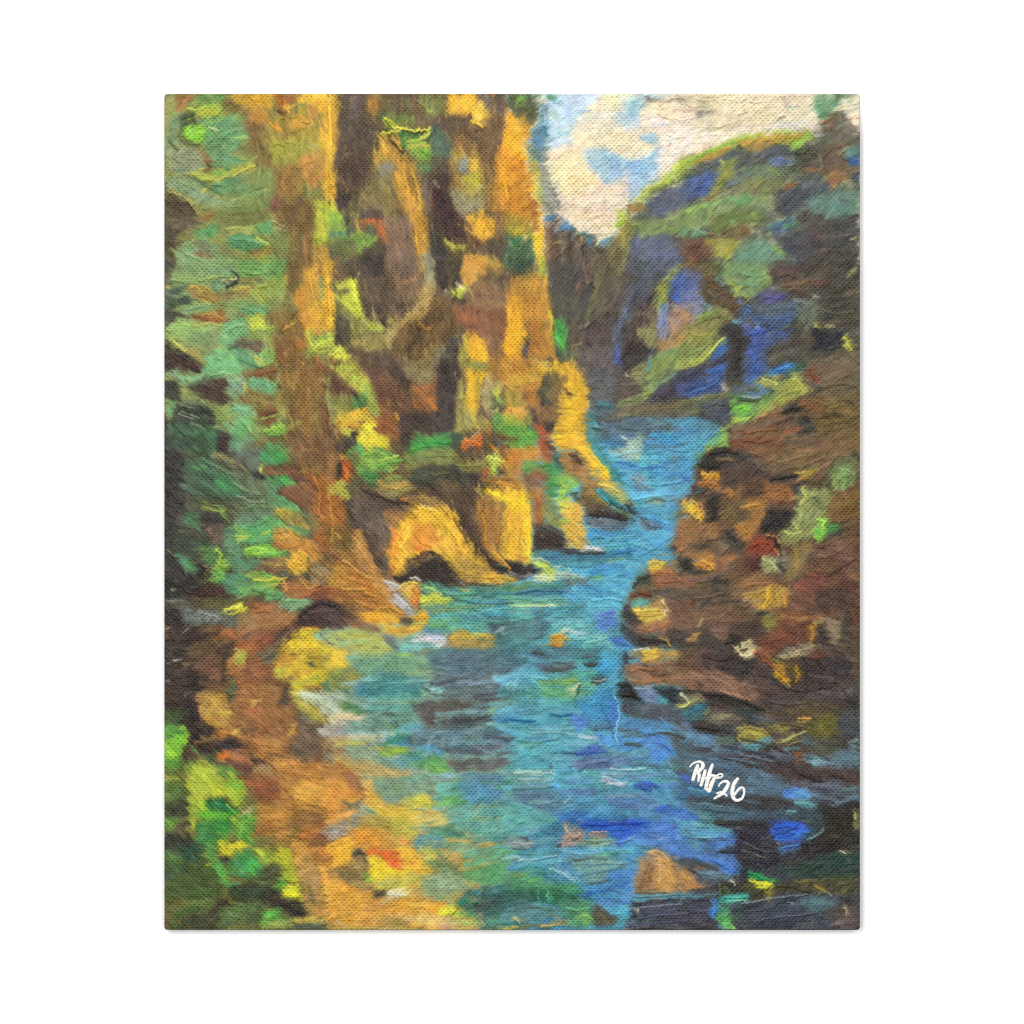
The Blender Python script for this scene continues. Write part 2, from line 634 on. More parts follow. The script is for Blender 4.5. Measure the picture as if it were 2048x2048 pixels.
b0985c p 94,20 108,22 106,35 100,50 92,58 80,64 68,68 66,62 78,52 90,40
c8a060 s4 104,38 94,52
b88c40 s5 92,54 72,62
cfd848 p 14,14 22,14 23,28 26,40 30,54 32,58 22,60 16,55 10,46 4,38 2,20 10,18
e0e040 s4 20,16 22,34
ece048 s4 20,34 24,40
b0b858 s6 6,22 14,30
5a5040 s5 6,28 12,27
8a8448 p 4,40 14,48 22,60 40,60 52,68 48,80 36,76 18,80 6,70 3,55
4f4a42 p 3,50 14,60 16,82 10,84 4,76
9a9858 s10 24,70 36,70
b8c058 p 24,57 42,60 52,66 50,72 42,70 36,66
c8c848 s4 36,64 48,70
b8c060 s2 40,46 43,58
988848 p 15,82 40,76 54,76 56,86 44,92 30,94 20,90
b09a50 s6 20,84 34,88
3a3430 p 46,56 54,54 58,66 54,68 50,64
a8b050 s4 57,60 62,60
b0a848 s3 60,62 68,58
4a3f38 p 3,76 10,84 18,88 22,96 12,95 8,88
5a4838 p 20,90 50,95 55,110 54,120 36,120 30,108 22,104
6f4e38 p 30,108 60,115 76,130 70,150 55,148 42,140 36,122
a89860 p 56,64 70,66 64,80 60,90 54,86 52,76
6e5632 p 66,70 90,50 110,38 118,35 134,44 132,72 122,80 116,90 100,100 80,108 62,104 56,90 64,80
5c4630 s12 92,66 110,50
7f6a40 s8 104,40 112,42
4a3826 s5 90,68 84,84 76,92
8f7a48 p 98,88 120,80 116,96 108,105 96,112 88,112 92,98
8a7850 s8 76,102 88,108
a87a40 s4 100,68 90,62
453a30 p 54,92 64,100 72,112 76,122 70,128 60,118 54,106
3a2a26 p 70,122 84,120 82,132 74,136 70,130
90805a p 72,110 96,112 108,108 108,128 92,130 78,122
a8a060 s5 94,118 102,122
7a7a60 p 106,92 118,84 122,80 130,74 134,80 128,96 112,104 108,110
3e3530 p 122,78 132,80 134,95 120,100 112,102 118,90
453840 p 114,102 134,98 134,124 128,140 130,165 126,180 108,178 108,132 112,120 108,112
3c2e34 s10 118,112 120,125
584a58 s8 118,140 118,165
b0a8a8 s2 129,116 129,121
46382f p 78,156 108,156 118,165 128,175 126,182 90,182 72,180 70,160
33261f s8 85,165 102,168
504458 s6 72,165 76,178
a86838 p 82,130 108,128 108,154 98,158 84,150
d07a30 s5 100,146 107,154
8a5030 s8 88,138 94,148
c8743a s5 86,132 94,138
6a4a34 p 48,140 74,135 82,142 82,156 72,160 56,155 46,150
8f5a34 p 46,150 56,150 60,160 68,160 66,170 68,180 68,190 48,188 44,170
d8b048 s4 65,158 68,166
b08a48 s3 56,145 58,152
c8c84a p 0,84 10,86 12,94 18,98 16,104 24,110 32,120 38,128 40,140 46,150 44,165 38,150 24,136 10,124 0,108
d8e058 s4 2,88 8,96
e0e050 s5 2,100 16,97
a8b858 s5 2,104 16,112
b8cc50 s6 18,122 38,132
9ab050 p 30,130 42,140 46,158 40,165 34,150
6a4a34 p 0,100 8,104 4,108 0,106
5a3c2c p 0,114 10,124 22,134 22,140 6,142 0,138
7a7a40 p 0,138 10,142 20,140 24,150 16,158 0,160
4a8048 p 18,140 32,138 34,152 22,156
b8a048 s6 8,150 14,158
e0c040 p 4,158 32,154 36,160 42,168 42,178 34,172 30,165 16,172 6,176
e8a038 s4 18,160 34,155
e08a30 s5 12,172 24,170
d0a840 s4 8,164 24,166
c8cc48 p 8,176 22,175 16,184 10,182
3a3434 p 4,180 14,185 26,174 24,186 14,193 3,193
e8d840 p 26,170 40,170 44,180 52,188 54,193 36,193 24,190
a8b048 s4 30,192 50,192
5a4a3c p 0,172 4,172 4,193 0,193
d8a040 s3 2,165 2,190
4a8a48 p 80,188 90,180 100,184 110,186 124,178 122,193 78,193
3f9a48 s5 84,189 100,190
c0d060 s3 98,183 105,189
58a848 s3 124,180 122,192
40583c p 108,182 140,180 136,193 110,193
2c2826 p 70,182 80,180 80,192 70,193
3a3224 p 108,0 134,0 134,20 128,25 122,20 118,26 110,18
6a5428 s6 120,4 124,24
3a3028 s4 110,16 122,28
c0d048 p 124,27 140,24 146,26 144,30 138,34 132,37 126,32
d8e048 s4 140,18 138,26
e0d8b0 s3 130,20 140,26
e0d8c0 s2 117,26 122,30
2f2824 p 126,36 140,32 140,38 134,45 128,42
d89a48 p 134,10 142,0 165,0 158,10 152,18 142,22 136,20
e0a048 s6 145,4 145,14
c89840 s3 146,18 152,16
5a4a38 p 160,10 175,2 193,4 193,22 176,28 172,20
8a6a48 p 140,28 160,14 174,18 175,26 190,30 186,48 160,48 140,44 138,34
a87848 s7 160,30 176,34
b08048 s6 164,40 182,40
8a5a38 p 124,44 136,40 160,46 186,46 188,60 180,80 160,78 140,68 132,60
a8643a s8 136,58 152,60
784a30 s8 165,55 180,60
6a5038 s6 164,66 176,72
a87850 s6 156,70 170,82
906848 p 160,74 180,78 182,100 172,104 164,96 156,80
b86c30 s4 176,88 180,92
f0b030 p 142,72 152,74 158,82 166,98 164,104 154,103 142,98 140,86
fcc030 s8 148,80 152,94
c0b850 s4 138,76 140,94
a8a048 p 134,84 140,88 142,100 160,106 168,108 160,114 140,110 134,104
7a7a50 s5 154,108 164,112
e8b030 p 139,110 146,112 154,114 166,116 160,124 156,135 152,150 150,158 142,154 138,150 140,138 143,124
fcc428 s8 148,120 146,140
d8a840 s4 144,155 150,162
a8a050 p 130,140 134,122 140,128 140,140 136,150 148,158 150,170 160,165 168,175 160,178 130,178 130,160
c8b848 s4 146,160 152,176
70683c s4 134,158 140,175
989060 p 158,132 168,130 170,150 166,160 158,150
b0a068 p 160,120 170,118 180,130 175,135 160,132
c0d050 p 170,132 180,130 176,140 174,146
5a6a50 s5 172,146 168,155
e8e4c0 s2 168,160 174,157
d8d870 s2 174,154 174,160
ae7c38 p 166,100 185,95 193,92 193,132 180,130 170,118 164,112
b8863c s6 178,105 190,125
a86a38 s5 170,122 186,124
a07838 p 178,132 193,130 193,154 182,156
7a9a50 s5 175,145 182,150
f0a830 p 186,42 193,36 193,98 184,95 182,80 186,60
f0b838 s6 190,55 189,90
d88a38 s4 184,96 192,104
e89038 p 186,156 193,153 193,162 188,160
6a9a44 p 170,160 182,160 193,165 193,180 178,184 168,176
3f7a40 s6 174,165 180,172
c8c840 s3 186,164 193,168
7a5034 s6 176,186 192,182
c86830 s4 162,176 165,182
c07840 p 146,188 155,182 160,193 136,193 138,189
e8d8a0 s2 146,186 156,178
e0a860 s2 136,190 146,188
d06828 s3 176,192 186,188
4f7a40 s4 184,190 193,186
@1020,530
585048 p 0,0 193,0 193,193 0,193
40503c p 0,0 26,0 22,6 8,8 0,8
5a4630 p 0,6 10,6 8,20 0,25
8ab060 s4 32,4 40,10
c8b848 s4 28,8 38,12
c08a3c p 4,14 22,5 30,10 38,12 42,20 40,60 30,60 10,60 0,50 0,26
e09c3c s8 26,18 26,28
f0b030 s6 38,14 39,34
b87a3c s10 18,30 24,50
f0ac2c p 2,34 12,34 14,60 18,75 12,90 8,100 0,100 0,56
f8b830 s9 6,45 8,85
e89a2c s6 4,92 10,98
c08438 p 16,40 40,42 45,60 46,75 48,90 50,100 30,103 20,96 22,80 16,60
b06c30 p 20,62 32,62 34,90 22,92
d8a838 s5 42,50 45,84
e8c030 s4 44,50 45,62
b88038 s8 36,70 42,95
4a4a40 p 42,0 80,0 80,50 60,62 46,50 42,30
594a42 s10 50,2 54,40
5a5040 p 46,50 62,60 80,55 82,66 70,90 62,90 60,68
6a5440 s9 72,30 72,55
7a5a44 s5 80,3 82,14
a86a48 s3 76,18 72,24
d06a48 s2 72,24 72,28
a87a58 s2 80,18 90,17 92,24
3a302c s3 88,23 90,25
57503e p 92,0 122,0 120,20 112,40 96,60 82,58 86,40 90,24
70784c s6 95,10 90,40 82,58
5f5a44 s8 112,5 106,35
524640 p 120,0 135,0 130,20 118,40 108,70 100,80 82,90 86,70 100,58 112,40
4f4238 s9 108,30 100,60
55585c p 135,0 180,0 165,20 150,30 140,45 125,60 120,80 110,90 112,70 120,40 128,20
5a6070 s10 150,5 130,40
454a68 s6 160,8 168,10
687898 s6 126,45 116,70
605a58 p 84,88 110,88 112,120 110,140 88,142 84,120 72,108
5f5660 s10 96,95 98,125
4a4a60 s6 92,130 98,140
484040 p 120,70 140,40 150,38 155,60 150,78 140,70 138,80 144,90 150,96 140,100 125,110 110,118 118,90
4a3834 s8 140,45 134,75
352c2a p 125,80 140,84 150,92 152,96 135,98 120,100
4a60a0 p 110,84 118,84 119,110 112,108
4458a0 s4 114,92 115,104
6a7080 s6 112,70 110,84
6a5a48 p 146,40 158,38 160,60 152,68 145,60
38303c s5 150,36 148,44
90905a p 138,70 154,64 156,80 152,92 146,86 142,80
7a7850 s8 150,55 154,65
403838 p 120,100 148,97 147,110 130,118 118,120
b0a898 s3 122,116 130,122
8f9058 p 132,112 146,104 144,122 142,136 136,130 130,126
5a5048 p 112,120 130,122 140,134 134,142 118,138
504038 s6 120,130 126,140
54585a p 84,110 112,112 110,150 88,145
8a9448 p 158,20 168,18 182,2 180,12 172,20 168,40 158,60 155,45 157,34
a8b050 s4 166,16 178,6
b0a848 s5 160,24 166,34
4860a8 p 174,16 182,5 190,8 193,20 193,42 175,40 170,38 172,24
3a50a8 s6 180,10 184,18
506cb0 s5 164,44 162,62
8088a0 p 158,48 168,42 172,60 168,78 160,78 156,65
c8b090 s4 174,44 190,48
988068 p 176,42 193,42 193,66 186,70 172,84 170,66
b09068 s5 174,60 176,74
b09058 p 154,84 170,76 190,68 193,66 193,76 172,92 158,96
a89848 s6 180,84 192,74
78884a p 150,100 165,96 193,80 193,104 176,112 165,118 150,124 146,122
94a050 s6 154,104 152,118
6a9a5a s7 160,98 192,84
807a48 s6 170,104 190,96
6a98a8 s5 150,98 148,112
90a858 p 142,136 150,122 176,116 193,104 193,112 180,116 165,124 155,134 145,144 130,152 112,154 116,148 130,144
80a070 s4 150,136 180,116
78a0a0 s3 168,121 184,115
7a8a50 s6 120,148 140,144
a0aa58 s4 144,142 154,134
3c3a48 p 193,110 193,130 186,140 170,146 155,150 148,150 155,138 165,128 182,116
4a3c38 s6 160,142 185,134
3c4470 s4 190,126 192,134
3f5aa0 s4 190,138 192,142
6a6048 p 118,152 150,150 193,144 193,164 150,162 120,160
706a48 s6 150,156 190,150
5a5a48 s6 165,160 193,158
3a5a70 p 86,148 104,146 112,152 104,162 90,160
4a98a0 s4 98,148 106,152
566060 p 88,155 118,152 112,166 92,164
556a74 p 100,164 150,160 193,164 193,193 110,193 90,175
8a8058 s3 110,165 122,160 136,160 144,163
5a5448 s2 104,166 118,166
58a0c0 p 168,166 193,164 193,176 180,174
607880 s8 120,172 160,172
6a8890 s5 150,166 168,170
4aa0d8 p 150,180 193,178 193,190 170,190 150,186
50a4e0 s4 160,183 193,182
58b4e0 s3 178,190 193,188
5880b8 s5 116,186 128,184
d8e0c8 s3 122,185 126,187
c8d8d0 s3 130,190 138,192
4888b8 s4 100,190 112,191
4a8088 p 84,155 92,156 92,175 100,190 96,193 84,193 80,175
5ab0c8 s3 87,168 96,174
1f4a50 s3 89,174 96,177
3a8888 s3 82,160 81,180
e8e8d8 s2 84,146 85,156
e8e0c0 s2 80,128 83,140
f0b82c p 24,102 50,104 66,99 72,108 78,118 82,128 84,140 84,152 81,160 80,175 84,190 84,193 46,193 46,180 52,155 54,150 50,130 60,125 48,120 34,116 20,106
fcc428 s14 70,130 66,165
f8c838 s8 60,170 62,188
d8a838 s6 30,112 56,112
f0d028 s3 52,184 58,186
c09a38 s4 76,120 80,130
d8b060 s5 28,105 44,106
c88a38 p 0,98 12,98 24,104 26,116 14,120 0,120
8a6838 s4 18,104 26,110
b07038 s6 4,110 14,116
d8a83c p 0,120 22,112 34,118 30,135 12,136 0,134
4a3428 s2 4,130 10,130
b07a38 p 14,128 32,122 34,150 24,153 14,148
a07c38 s5 30,130 24,144
50503a p 34,124 42,116 50,120 46,130 40,150 34,148 31,138
806838 p 44,124 56,118 60,122 54,135 52,150 46,152 40,142
98783c s5 50,128 60,118
98703a s4 40,152 52,148
5a4238 s3 56,132 62,136
4a3830 s3 64,138 60,138
846438 p 28,152 48,150 52,158 48,170 36,170 28,160
3a2e28 p 22,154 28,158 30,170 26,168
302824 p 34,170 47,168 46,176 42,180 38,178
a8a040 p 0,136 12,138 16,150 8,154 0,152
e0aa48 p 0,154 14,152 22,156 20,162 12,166 0,162
80803c p 18,160 26,160 24,172 18,172
b0b83c p 0,160 14,165 18,174 0,170
60a040 p 0,170 14,172 28,178 30,193 0,193
80b840 s4 10,180 26,184
8a4a30 s4 0,185 6,184
b85028 p 28,172 34,170 44,180 42,193 32,193 30,182
d06030 s3 30,176 36,186
4a2a20 s3 40,190 48,193
48a048 p 46,58 58,58 62,72 60,88 54,90 48,80
2f7038 s4 48,62 54,72
68b848 s4 50,78 58,88
3a4a38 s5 52,94 60,90
3f4a40 s4 52,97 56,97
606a48 p 56,92 70,88 76,96 68,100 60,100
c0c058 s2 66,88 76,83
c8c080 s2 74,68 84,63
2a2e2c s4 78,67 84,66
@1370,530
54503f p 0,0 193,0 193,193 0,193
6a6238 p 0,0 38,0 34,12 18,12 14,4
5c6488 p 0,2 14,4 18,14 18,26 0,30
4a5c9c s5 1,12 2,26
787c90 p 0,28 16,26 20,38 18,52 6,56 0,45
9090a0 s5 8,40 16,50
b08060 s5 0,48 8,60
7a88a8 s4 6,62 14,54
80a8b8 p 20,42 30,44 28,50 20,50
a88050 p 0,52 6,56 4,66 0,68
5f4a34 p 18,12 30,12 40,25 55,35 62,46 56,54 42,50 28,40 18,28
4a3a28 s3 20,30 30,42
6a6a68 s3 24,28 34,36
6a5034 s6 50,42 60,48
6a8a88 s5 34,14 42,18
78905a p 40,0 88,0 92,20 85,26 72,36 56,32 48,24 42,12
6a9078 s7 60,6 80,14
6c9474 s6 66,20 78,14
a0a048 s6 48,16 58,30
b8b850 s3 60,22 54,32
3a4a34 s2 58,13 72,12
4a5a34 s2 60,26 68,22
a0b050 s6 86,6 92,20
98a050 s4 64,30 70,36
4a4038 p 88,0 130,0 126,14 110,20 95,16
604a3c s6 100,6 116,10
4c4a40 p 130,0 187,0 187,60 150,55 140,35 128,16
a0985c s3 176,8 182,6
7a5a40 p 105,20 128,16 134,22 120,28 108,24
b88c48 s3 126,16 130,19
60403a s8 135,20 155,18
504438 s8 112,30 135,34
786054 s5 175,30 186,28
585468 p 85,26 96,24 112,34 104,42 92,40 76,40 72,34
4a4a78 p 82,30 98,28 108,34 98,40 86,40 76,38
6a5898 s4 90,38 98,38
b8c0b0 s2 92,25 96,24
5c6c78 p 76,42 110,40 125,36 130,46 120,54 104,50 90,56 76,50
606a58 p 120,38 140,36 150,50 138,60 130,70 122,62 116,54
a0a4a8 s3 140,34 145,36
909898 s3 118,38 130,40
2c2e2e s3 122,42 126,44
4a68b8 p 62,46 72,44 70,52 64,56 60,52
6890d8 s3 66,48 70,50
5c78b0 s4 60,40 70,44
485c80 p 56,54 80,52 90,56 110,48 120,54 112,62 100,68 84,66 74,60 64,64 54,60
58688c s5 96,58 114,54
3a4858 s3 82,64 100,68
70a0a0 s4 54,60 62,62
6a5a48 s4 68,60 74,66
485890 p 60,62 80,64 92,70 110,64 115,72 112,80 100,84 88,88 86,100 90,110 84,122 76,128 66,128 62,120 62,95 64,80
4458a0 s12 76,75 74,95
4060a8 s10 76,110 72,124
5868a8 s6 100,78 112,70
88a0d0 s3 76,68 80,66
4060b0 s6 68,94 82,98
3a3c48 s6 110,68 120,72
88884a p 32,46 44,44 50,56 42,62 36,68 36,74 44,76 28,84 12,92 0,96 0,70 10,60 20,52
b09a58 s3 38,54 44,50
c8a878 s3 42,48 44,54
4a3a20 s2 34,50 36,57 44,58 47,54
7a9848 s5 14,56 30,52
6a5a30 s6 38,60 48,62
8a6a34 s6 16,70 22,78
b0a048 s6 0,70 8,72
98a048 s6 6,80 28,74
b8c058 p 44,76 38,82 32,90 26,98 18,104 8,108 0,112 0,104 14,98 26,88
7a9a60 s6 2,100 24,88
a0b050 s4 2,110 18,100
3a3834 p 36,70 46,62 58,64 62,80 64,100 60,125 50,128 44,118 46,95 46,80 38,78
2c2a2a s6 54,90 52,118
383c50 s5 50,86 48,94
3c68b8 p 44,78 45,90 40,98 30,102 28,100 36,88
4a4a60 p 0,112 14,108 28,102 42,100 46,106 30,112 22,118 0,128
332e2c s3 28,108 42,102
3a64b8 p 24,112 42,104 46,108 42,118 30,124 26,116
48588c p 0,128 14,120 30,118 42,120 40,128 38,138 10,142 0,142
4464a8 s8 8,134 30,126
303848 s5 0,122 14,116
a89c90 s5 40,130 46,134
606048 p 0,144 20,142 48,136 46,150 30,160 0,162
808050 s4 0,148 30,140 44,138
44485a p 18,148 46,144 48,160 34,170 16,164
707048 s5 2,158 14,158
4a4838 s5 26,164 44,172
5a90b8 p 0,164 30,166 40,172 38,184 30,190 0,193
58a8d8 s6 0,186 26,188
68b8e0 s5 2,192 30,190
5c8898 s5 10,172 34,174
48a080 s5 34,188 36,180
50b060 s3 38,178 37,188
98b848 p 38,174 50,170 46,176 46,193 36,193 40,182
5a50a8 s1 90,42 91,42
58666c p 48,132 58,128 74,136 84,130 90,136 80,142 66,142 54,140
4a88c0 p 76,124 84,132 90,138 80,138
b0c8b8 s2 60,141 80,142
4a78a0 s4 66,138 86,138
3478c8 p 92,114 106,106 117,106 118,110 110,116 100,120 94,118
4a98d8 s3 104,110 114,107
4a9ab0 p 86,118 92,112 94,118 88,120
48685a p 104,118 120,106 130,106 126,114 118,120 106,124
345a48 s5 118,112 128,108
544c40 p 118,72 130,70 140,84 130,90 112,98 100,100 88,100 96,90 104,84
403830 s6 104,88 128,80
6a6a50 s5 92,100 115,92
50503c s6 100,104 125,98
a8a05c s4 140,64 146,70
b0a878 s3 152,66 160,66
262830 p 136,66 148,70 170,70 168,84 150,92 134,90 138,80
2a2a3a s9 145,80 165,80
24262a s4 150,60 158,58
484048 s6 165,66 184,60
585458 s8 170,70 186,70
b8b848 p 170,76 174,74 180,86 176,94 172,86
a8a850 s3 176,96 180,98
6a5a44 p 130,100 187,92 187,140 150,140 128,130 132,112
783c2c s8 140,112 132,116
90402f s5 132,120 145,124
4a443c s5 135,98 155,96
807058 s6 150,120 186,112
6a4a3c s6 150,108 186,120
504a50 s4 138,130 148,130
a0a050 p 76,124 84,120 96,120 104,126 112,122 120,118 126,126 136,136 130,140 110,146 95,152 80,165 74,168 80,152 95,138 100,134 84,130
b0b060 s5 84,122 100,128
bcb850 s6 108,128 126,134
708a58 s6 94,132 104,128
c8c060 s2 119,118 120,124
e0a050 s3 98,120 100,119
70a04c p 48,144 60,142 78,148 88,140 95,140 88,152 78,160 72,168 60,172 52,165 48,156
70c040 p 50,152 64,148 70,152 66,160 54,162
a8c848 s5 50,166 68,166
3c5038 s3 58,143 66,146 78,144
5a8a48 s4 48,140 58,142
98a048 p 80,154 98,146 112,144 100,152 84,162
6e5238 p 52,172 72,168 95,152 125,142 140,138 150,150 140,165 125,170 120,178 95,188 70,185 50,186 46,180
886040 s7 78,162 98,160
5a4030 s9 95,172 120,168
232426 p 106,152 118,148 123,156 116,160 102,161
7a7068 s2 100,155 112,152
222826 p 124,164 132,160 136,168 126,172 120,170
8a5a34 s8 125,150 145,158
987030 s6 136,146 146,150
786038 p 145,140 187,136 187,193 150,193 140,170
8a7040 s10 160,150 180,160
4a3428 s3 174,146 182,150
5a4c38 s8 150,180 185,175
2f2e28 s5 150,162 166,160
303028 s9 125,180 142,176
423a30 s10 110,188 150,186
504838 s8 150,190 185,188
a85a34 s4 108,180 124,174
703e24 p 50,190 66,184 85,184 108,180 100,193 46,193
8a3c24 s4 50,191 62,188
c88858 s2 60,187 72,178
2a2824 s3 72,178 76,180
3a3828 s3 48,176 52,178
@320,880
4a4a38 p 0,0 193,0 193,193 0,193
2f2a28 p 4,10 25,15 35,40 25,60 20,100 22,130 40,150 40,170 4,170
3a3030 s10 10,50 14,80
3a4a34 p 4,0 50,0 55,15 45,22 40,12 20,10
8ab060 s2 36,7 42,12
30382c s5 38,2 52,4
4f7a60 p 50,0 58,0 60,20 52,18
382a26 p 60,0 75,0 74,14 66,12 60,8
6a8a78 p 76,0 94,0 90,12 100,20 85,18 76,12
6a7050 p 52,12 64,12 84,22 86,30 74,26 60,22
a09a60 s4 56,16 82,24
a89860 s3 58,14 80,22
4a3c38 s6 70,16 92,28
5f6858 p 90,8 115,2 108,20 108,30 96,32 90,20
6a5038 s6 92,8 104,2
4a9a68 p 112,8 130,2 136,12 134,24 126,27 108,24 106,18
48a858 s6 124,18 132,20
6a9a70 s5 114,6 128,8
7a8040 p 134,4 142,8 138,22 132,24
785a38 p 130,0 186,0 190,20 190,45 160,30 140,24 144,10
8a6838 s8 165,5 180,30
96703a s6 186,5 188,40
a07848 s6 145,10 175,12
6a4a30 s6 165,18 182,20
704a30 p 112,30 140,26 165,34 160,44 140,40 115,36
8a5c3c s4 114,36 140,36
c0b040 s3 150,34 160,35
b88040 s6 158,30 170,34
a8642c p 158,36 190,40 188,70 165,75 160,50
9a6a30 s8 175,40 182,70
b8c858 p 113,26 110,38 105,36 108,29
c8d860 s2 112,28 108,35
a0a868 s2 85,27 94,35 98,41
9a9860 s2 86,27 92,33
25241f p 98,36 106,34 112,40 112,44 104,44 98,41
44604f p 28,20 60,24 70,40 90,50 92,62 80,66 60,60 40,64 24,50 26,36
7ab868 s4 40,28 50,30
5a9058 s4 40,32 48,31
4a8a70 p 60,38 74,36 86,48 86,58 72,60 62,52
50a868 s5 62,46 70,50
352c2a s5 48,38 56,44
6a7858 p 76,32 96,40 118,48 122,56 110,64 90,60 80,48
5f8a68 p 112,44 126,46 126,64 116,58
4aa850 p 126,39 140,39 145,46 140,50 128,47 118,44
5cb858 s4 130,42 142,45
4a7a58 p 116,42 128,40 130,50 118,48
7a5436 p 130,50 150,44 165,46 165,72 156,76 142,64 128,55
8a4e34 s6 128,56 150,68
4a3424 s2 144,40 162,44
6a7850 p 78,66 115,60 124,64 122,80 90,90 76,80
5f9a68 p 118,56 130,60 146,70 156,80 150,78 136,74 124,74 116,66
58a05c s4 130,64 150,76
8aa858 s3 140,74 156,82
42482f p 30,60 70,62 74,74 60,78 40,76 28,70
8a9048 s3 45,72 60,77
a8b850 s2 46,68 62,76
98b848 s4 64,72 70,74
70a848 s4 66,76 72,88
3a6a48 p 26,78 40,78 42,92 30,90
4a8a5c s6 30,84 38,92
2f2f2c p 44,78 64,78 66,98 58,100 50,96
5f8068 p 82,80 120,72 124,88 112,96 90,96 80,88
7a9a78 s5 86,86 96,86
5aa068 p 90,92 110,86 124,84 130,88 140,96 124,98 122,110 96,112 84,100
489858 s6 94,98 118,96
a8a040 p 124,76 130,74 145,78 155,86 162,95 148,94 135,88 126,82
7a5a34 s6 134,82 158,90
d0a840 s3 126,74 138,76
c8a040 s3 152,90 160,94
5a9a58 p 132,90 150,92 160,98 158,102 148,102 140,96
84b858 s4 128,91 150,100
c08840 p 122,96 140,94 150,102 160,108 155,125 140,118 126,114 122,106
a86830 s6 124,112 150,114
d8a060 s4 132,100 140,104
8a8040 p 160,78 170,85 172,98 164,100 158,90
a86a30 p 160,70 193,60 193,110 175,120 165,100 172,90
b87a38 s8 175,85 190,88
a05a2c s8 164,108 174,118
8a7040 s8 184,100 190,120
6a4c34 s8 182,115 193,130
6a5c50 p 50,90 68,90 68,108 60,110 52,104
a88868 s3 54,96 60,102
a06a40 s3 54,106 58,110
36402f p 20,100 50,104 56,112 40,118 40,130 22,122
5a8a68 p 70,96 80,92 84,108 92,130 96,140 84,145 70,130 68,112
5f9078 s8 76,110 84,130
84b858 p 80,92 88,96 96,104 92,110 84,112 80,104
c8d848 s4 82,106 94,104
8ac058 s4 82,98 92,100
d8c840 s3 108,100 120,98
4a8a78 s4 90,110 98,110
8ac84a p 90,116 104,112 118,112 128,118 132,122 124,126 104,126 92,123
9ad848 s5 98,116 112,118
70b05c s5 116,122 134,122
4a7a58 p 88,128 104,128 116,128 104,136 92,138
5c8048 p 38,112 58,112 66,118 60,128 48,128 40,122
98c048 s5 62,116 64,124
4a8a50 s8 48,126 58,132
90b848 p 62,128 72,126 76,132 70,138 60,138
78b048 p 56,138 66,138 68,148 62,154 54,152
4a7a68 p 18,122 30,126 36,134 36,144 28,142 16,132
5a9a78 s4 26,132 36,140
a0b060 s2 8,118 16,126
25231f p 38,134 46,132 52,142 50,152 40,150
a07048 s3 50,136 48,150
5a6a40 s4 48,152 46,156
7a5a3a p 100,136 112,130 132,126 136,140 122,143 108,140
a88a48 s5 118,134 136,128
c8a058 s3 122,136 134,132
b0b870 s1 110,130 115,136
6a4a34 s4 108,139 128,141
e0a83c p 140,122 150,118 160,120 158,132 156,142 146,146 140,140 134,134
f0b83c s6 146,126 144,138
c88a38 p 138,118 165,108 174,124 166,132 160,124 148,118
d09040 s6 150,140 170,128
a88860 p 160,138 178,132 184,145 170,156 160,156
8a7858 s6 164,148 176,140
c89040 p 180,140 193,130 193,165 182,160
a0602c s6 175,130 188,136
90b84a p 92,144 104,140 118,144 126,150 128,158 118,162 106,152 96,150
c8c848 s4 100,150 124,148
e0b040 s4 120,150 134,148
d8a840 s4 118,156 132,154
4f8a70 p 66,146 84,140 92,146 96,158 84,168 72,164 64,156
507a78 s6 70,150 82,160
74a858 p 84,156 104,152 116,158 120,162 104,168 90,170
60a060 p 106,158 120,162 132,164 136,168 124,172 112,170
8ac058 s3 110,158 120,164
b0723c p 128,154 150,146 165,156 158,166 140,172 134,166
e0b060 s3 132,150 136,162
5f3a28 s4 124,158 132,160
945432 p 152,166 165,158 180,156 193,160 193,170 170,172
7a4030 s6 160,166 186,162
70a078 p 126,172 150,170 164,172 152,182 138,186 126,180
90b080 s5 140,178 160,174
3a3020 s2 150,180 155,184
231f1e p 4,150 30,148 48,158 60,160 74,170 60,172 30,168 4,172
4a2c26 p 26,166 50,158 64,158 76,168 60,172 30,172
7a9070 s3 12,160 18,162
6a8070 s3 34,158 44,156
5a5a34 p 36,172 60,168 86,172 84,176 66,182 58,182 48,178
70703c s6 52,174 64,176
6a5030 p 84,172 108,166 116,172 105,178 96,176
a8602f p 96,178 122,174 126,184 146,190 140,193 100,193
c07838 s5 116,186 140,190
3a3230 s8 10,178 20,184
2a2422 p 4,182 24,184 26,193 4,193
5f6058 p 20,176 40,180 56,180 64,186 84,188 82,193 26,193
909890 s3 40,182 60,186
7a7c74 s3 8,173 24,172
a0a8a0 s2 60,192 66,190
c8c840 p 64,186 72,180 84,175 94,178 92,184 84,185 76,188 68,188
e0d848 s4 74,182 90,179
8a7848 p 80,188 100,186 104,193 82,193
302e30 s3 72,190 80,188
3a2e2a p 148,190 156,180 168,174 180,172 190,176 193,180 193,193 146,193
6a5848 s2 160,184 190,186
3a3430 s5 190,2 191,40
c8a838 s3 191,20 193,26
@670,880
6a5838 p 0,0 193,0 193,193 0,193
403434 p 3,2 12,2 10,12 3,12
a07848 p 0,14 6,12 8,24 4,26 0,44
c89040 p 6,14 13,12 14,20 8,22
d0602c p 8,22 14,20 18,32 18,38 14,44 8,46 6,44 10,36
e87a38 s4 14,34 16,40
352a24 p 3,22 8,22 8,36 4,38
c8a858 s3 4,46 12,44
6aa04c p 12,10 28,4 32,16 28,26 22,32 18,24 14,16
48a060 s5 26,4 28,14
6a5a44 p 16,16 26,14 28,24 20,26
d8c840 p 30,0 58,0 60,8 48,12 34,14 30,6
e0c840 s5 36,4 54,3
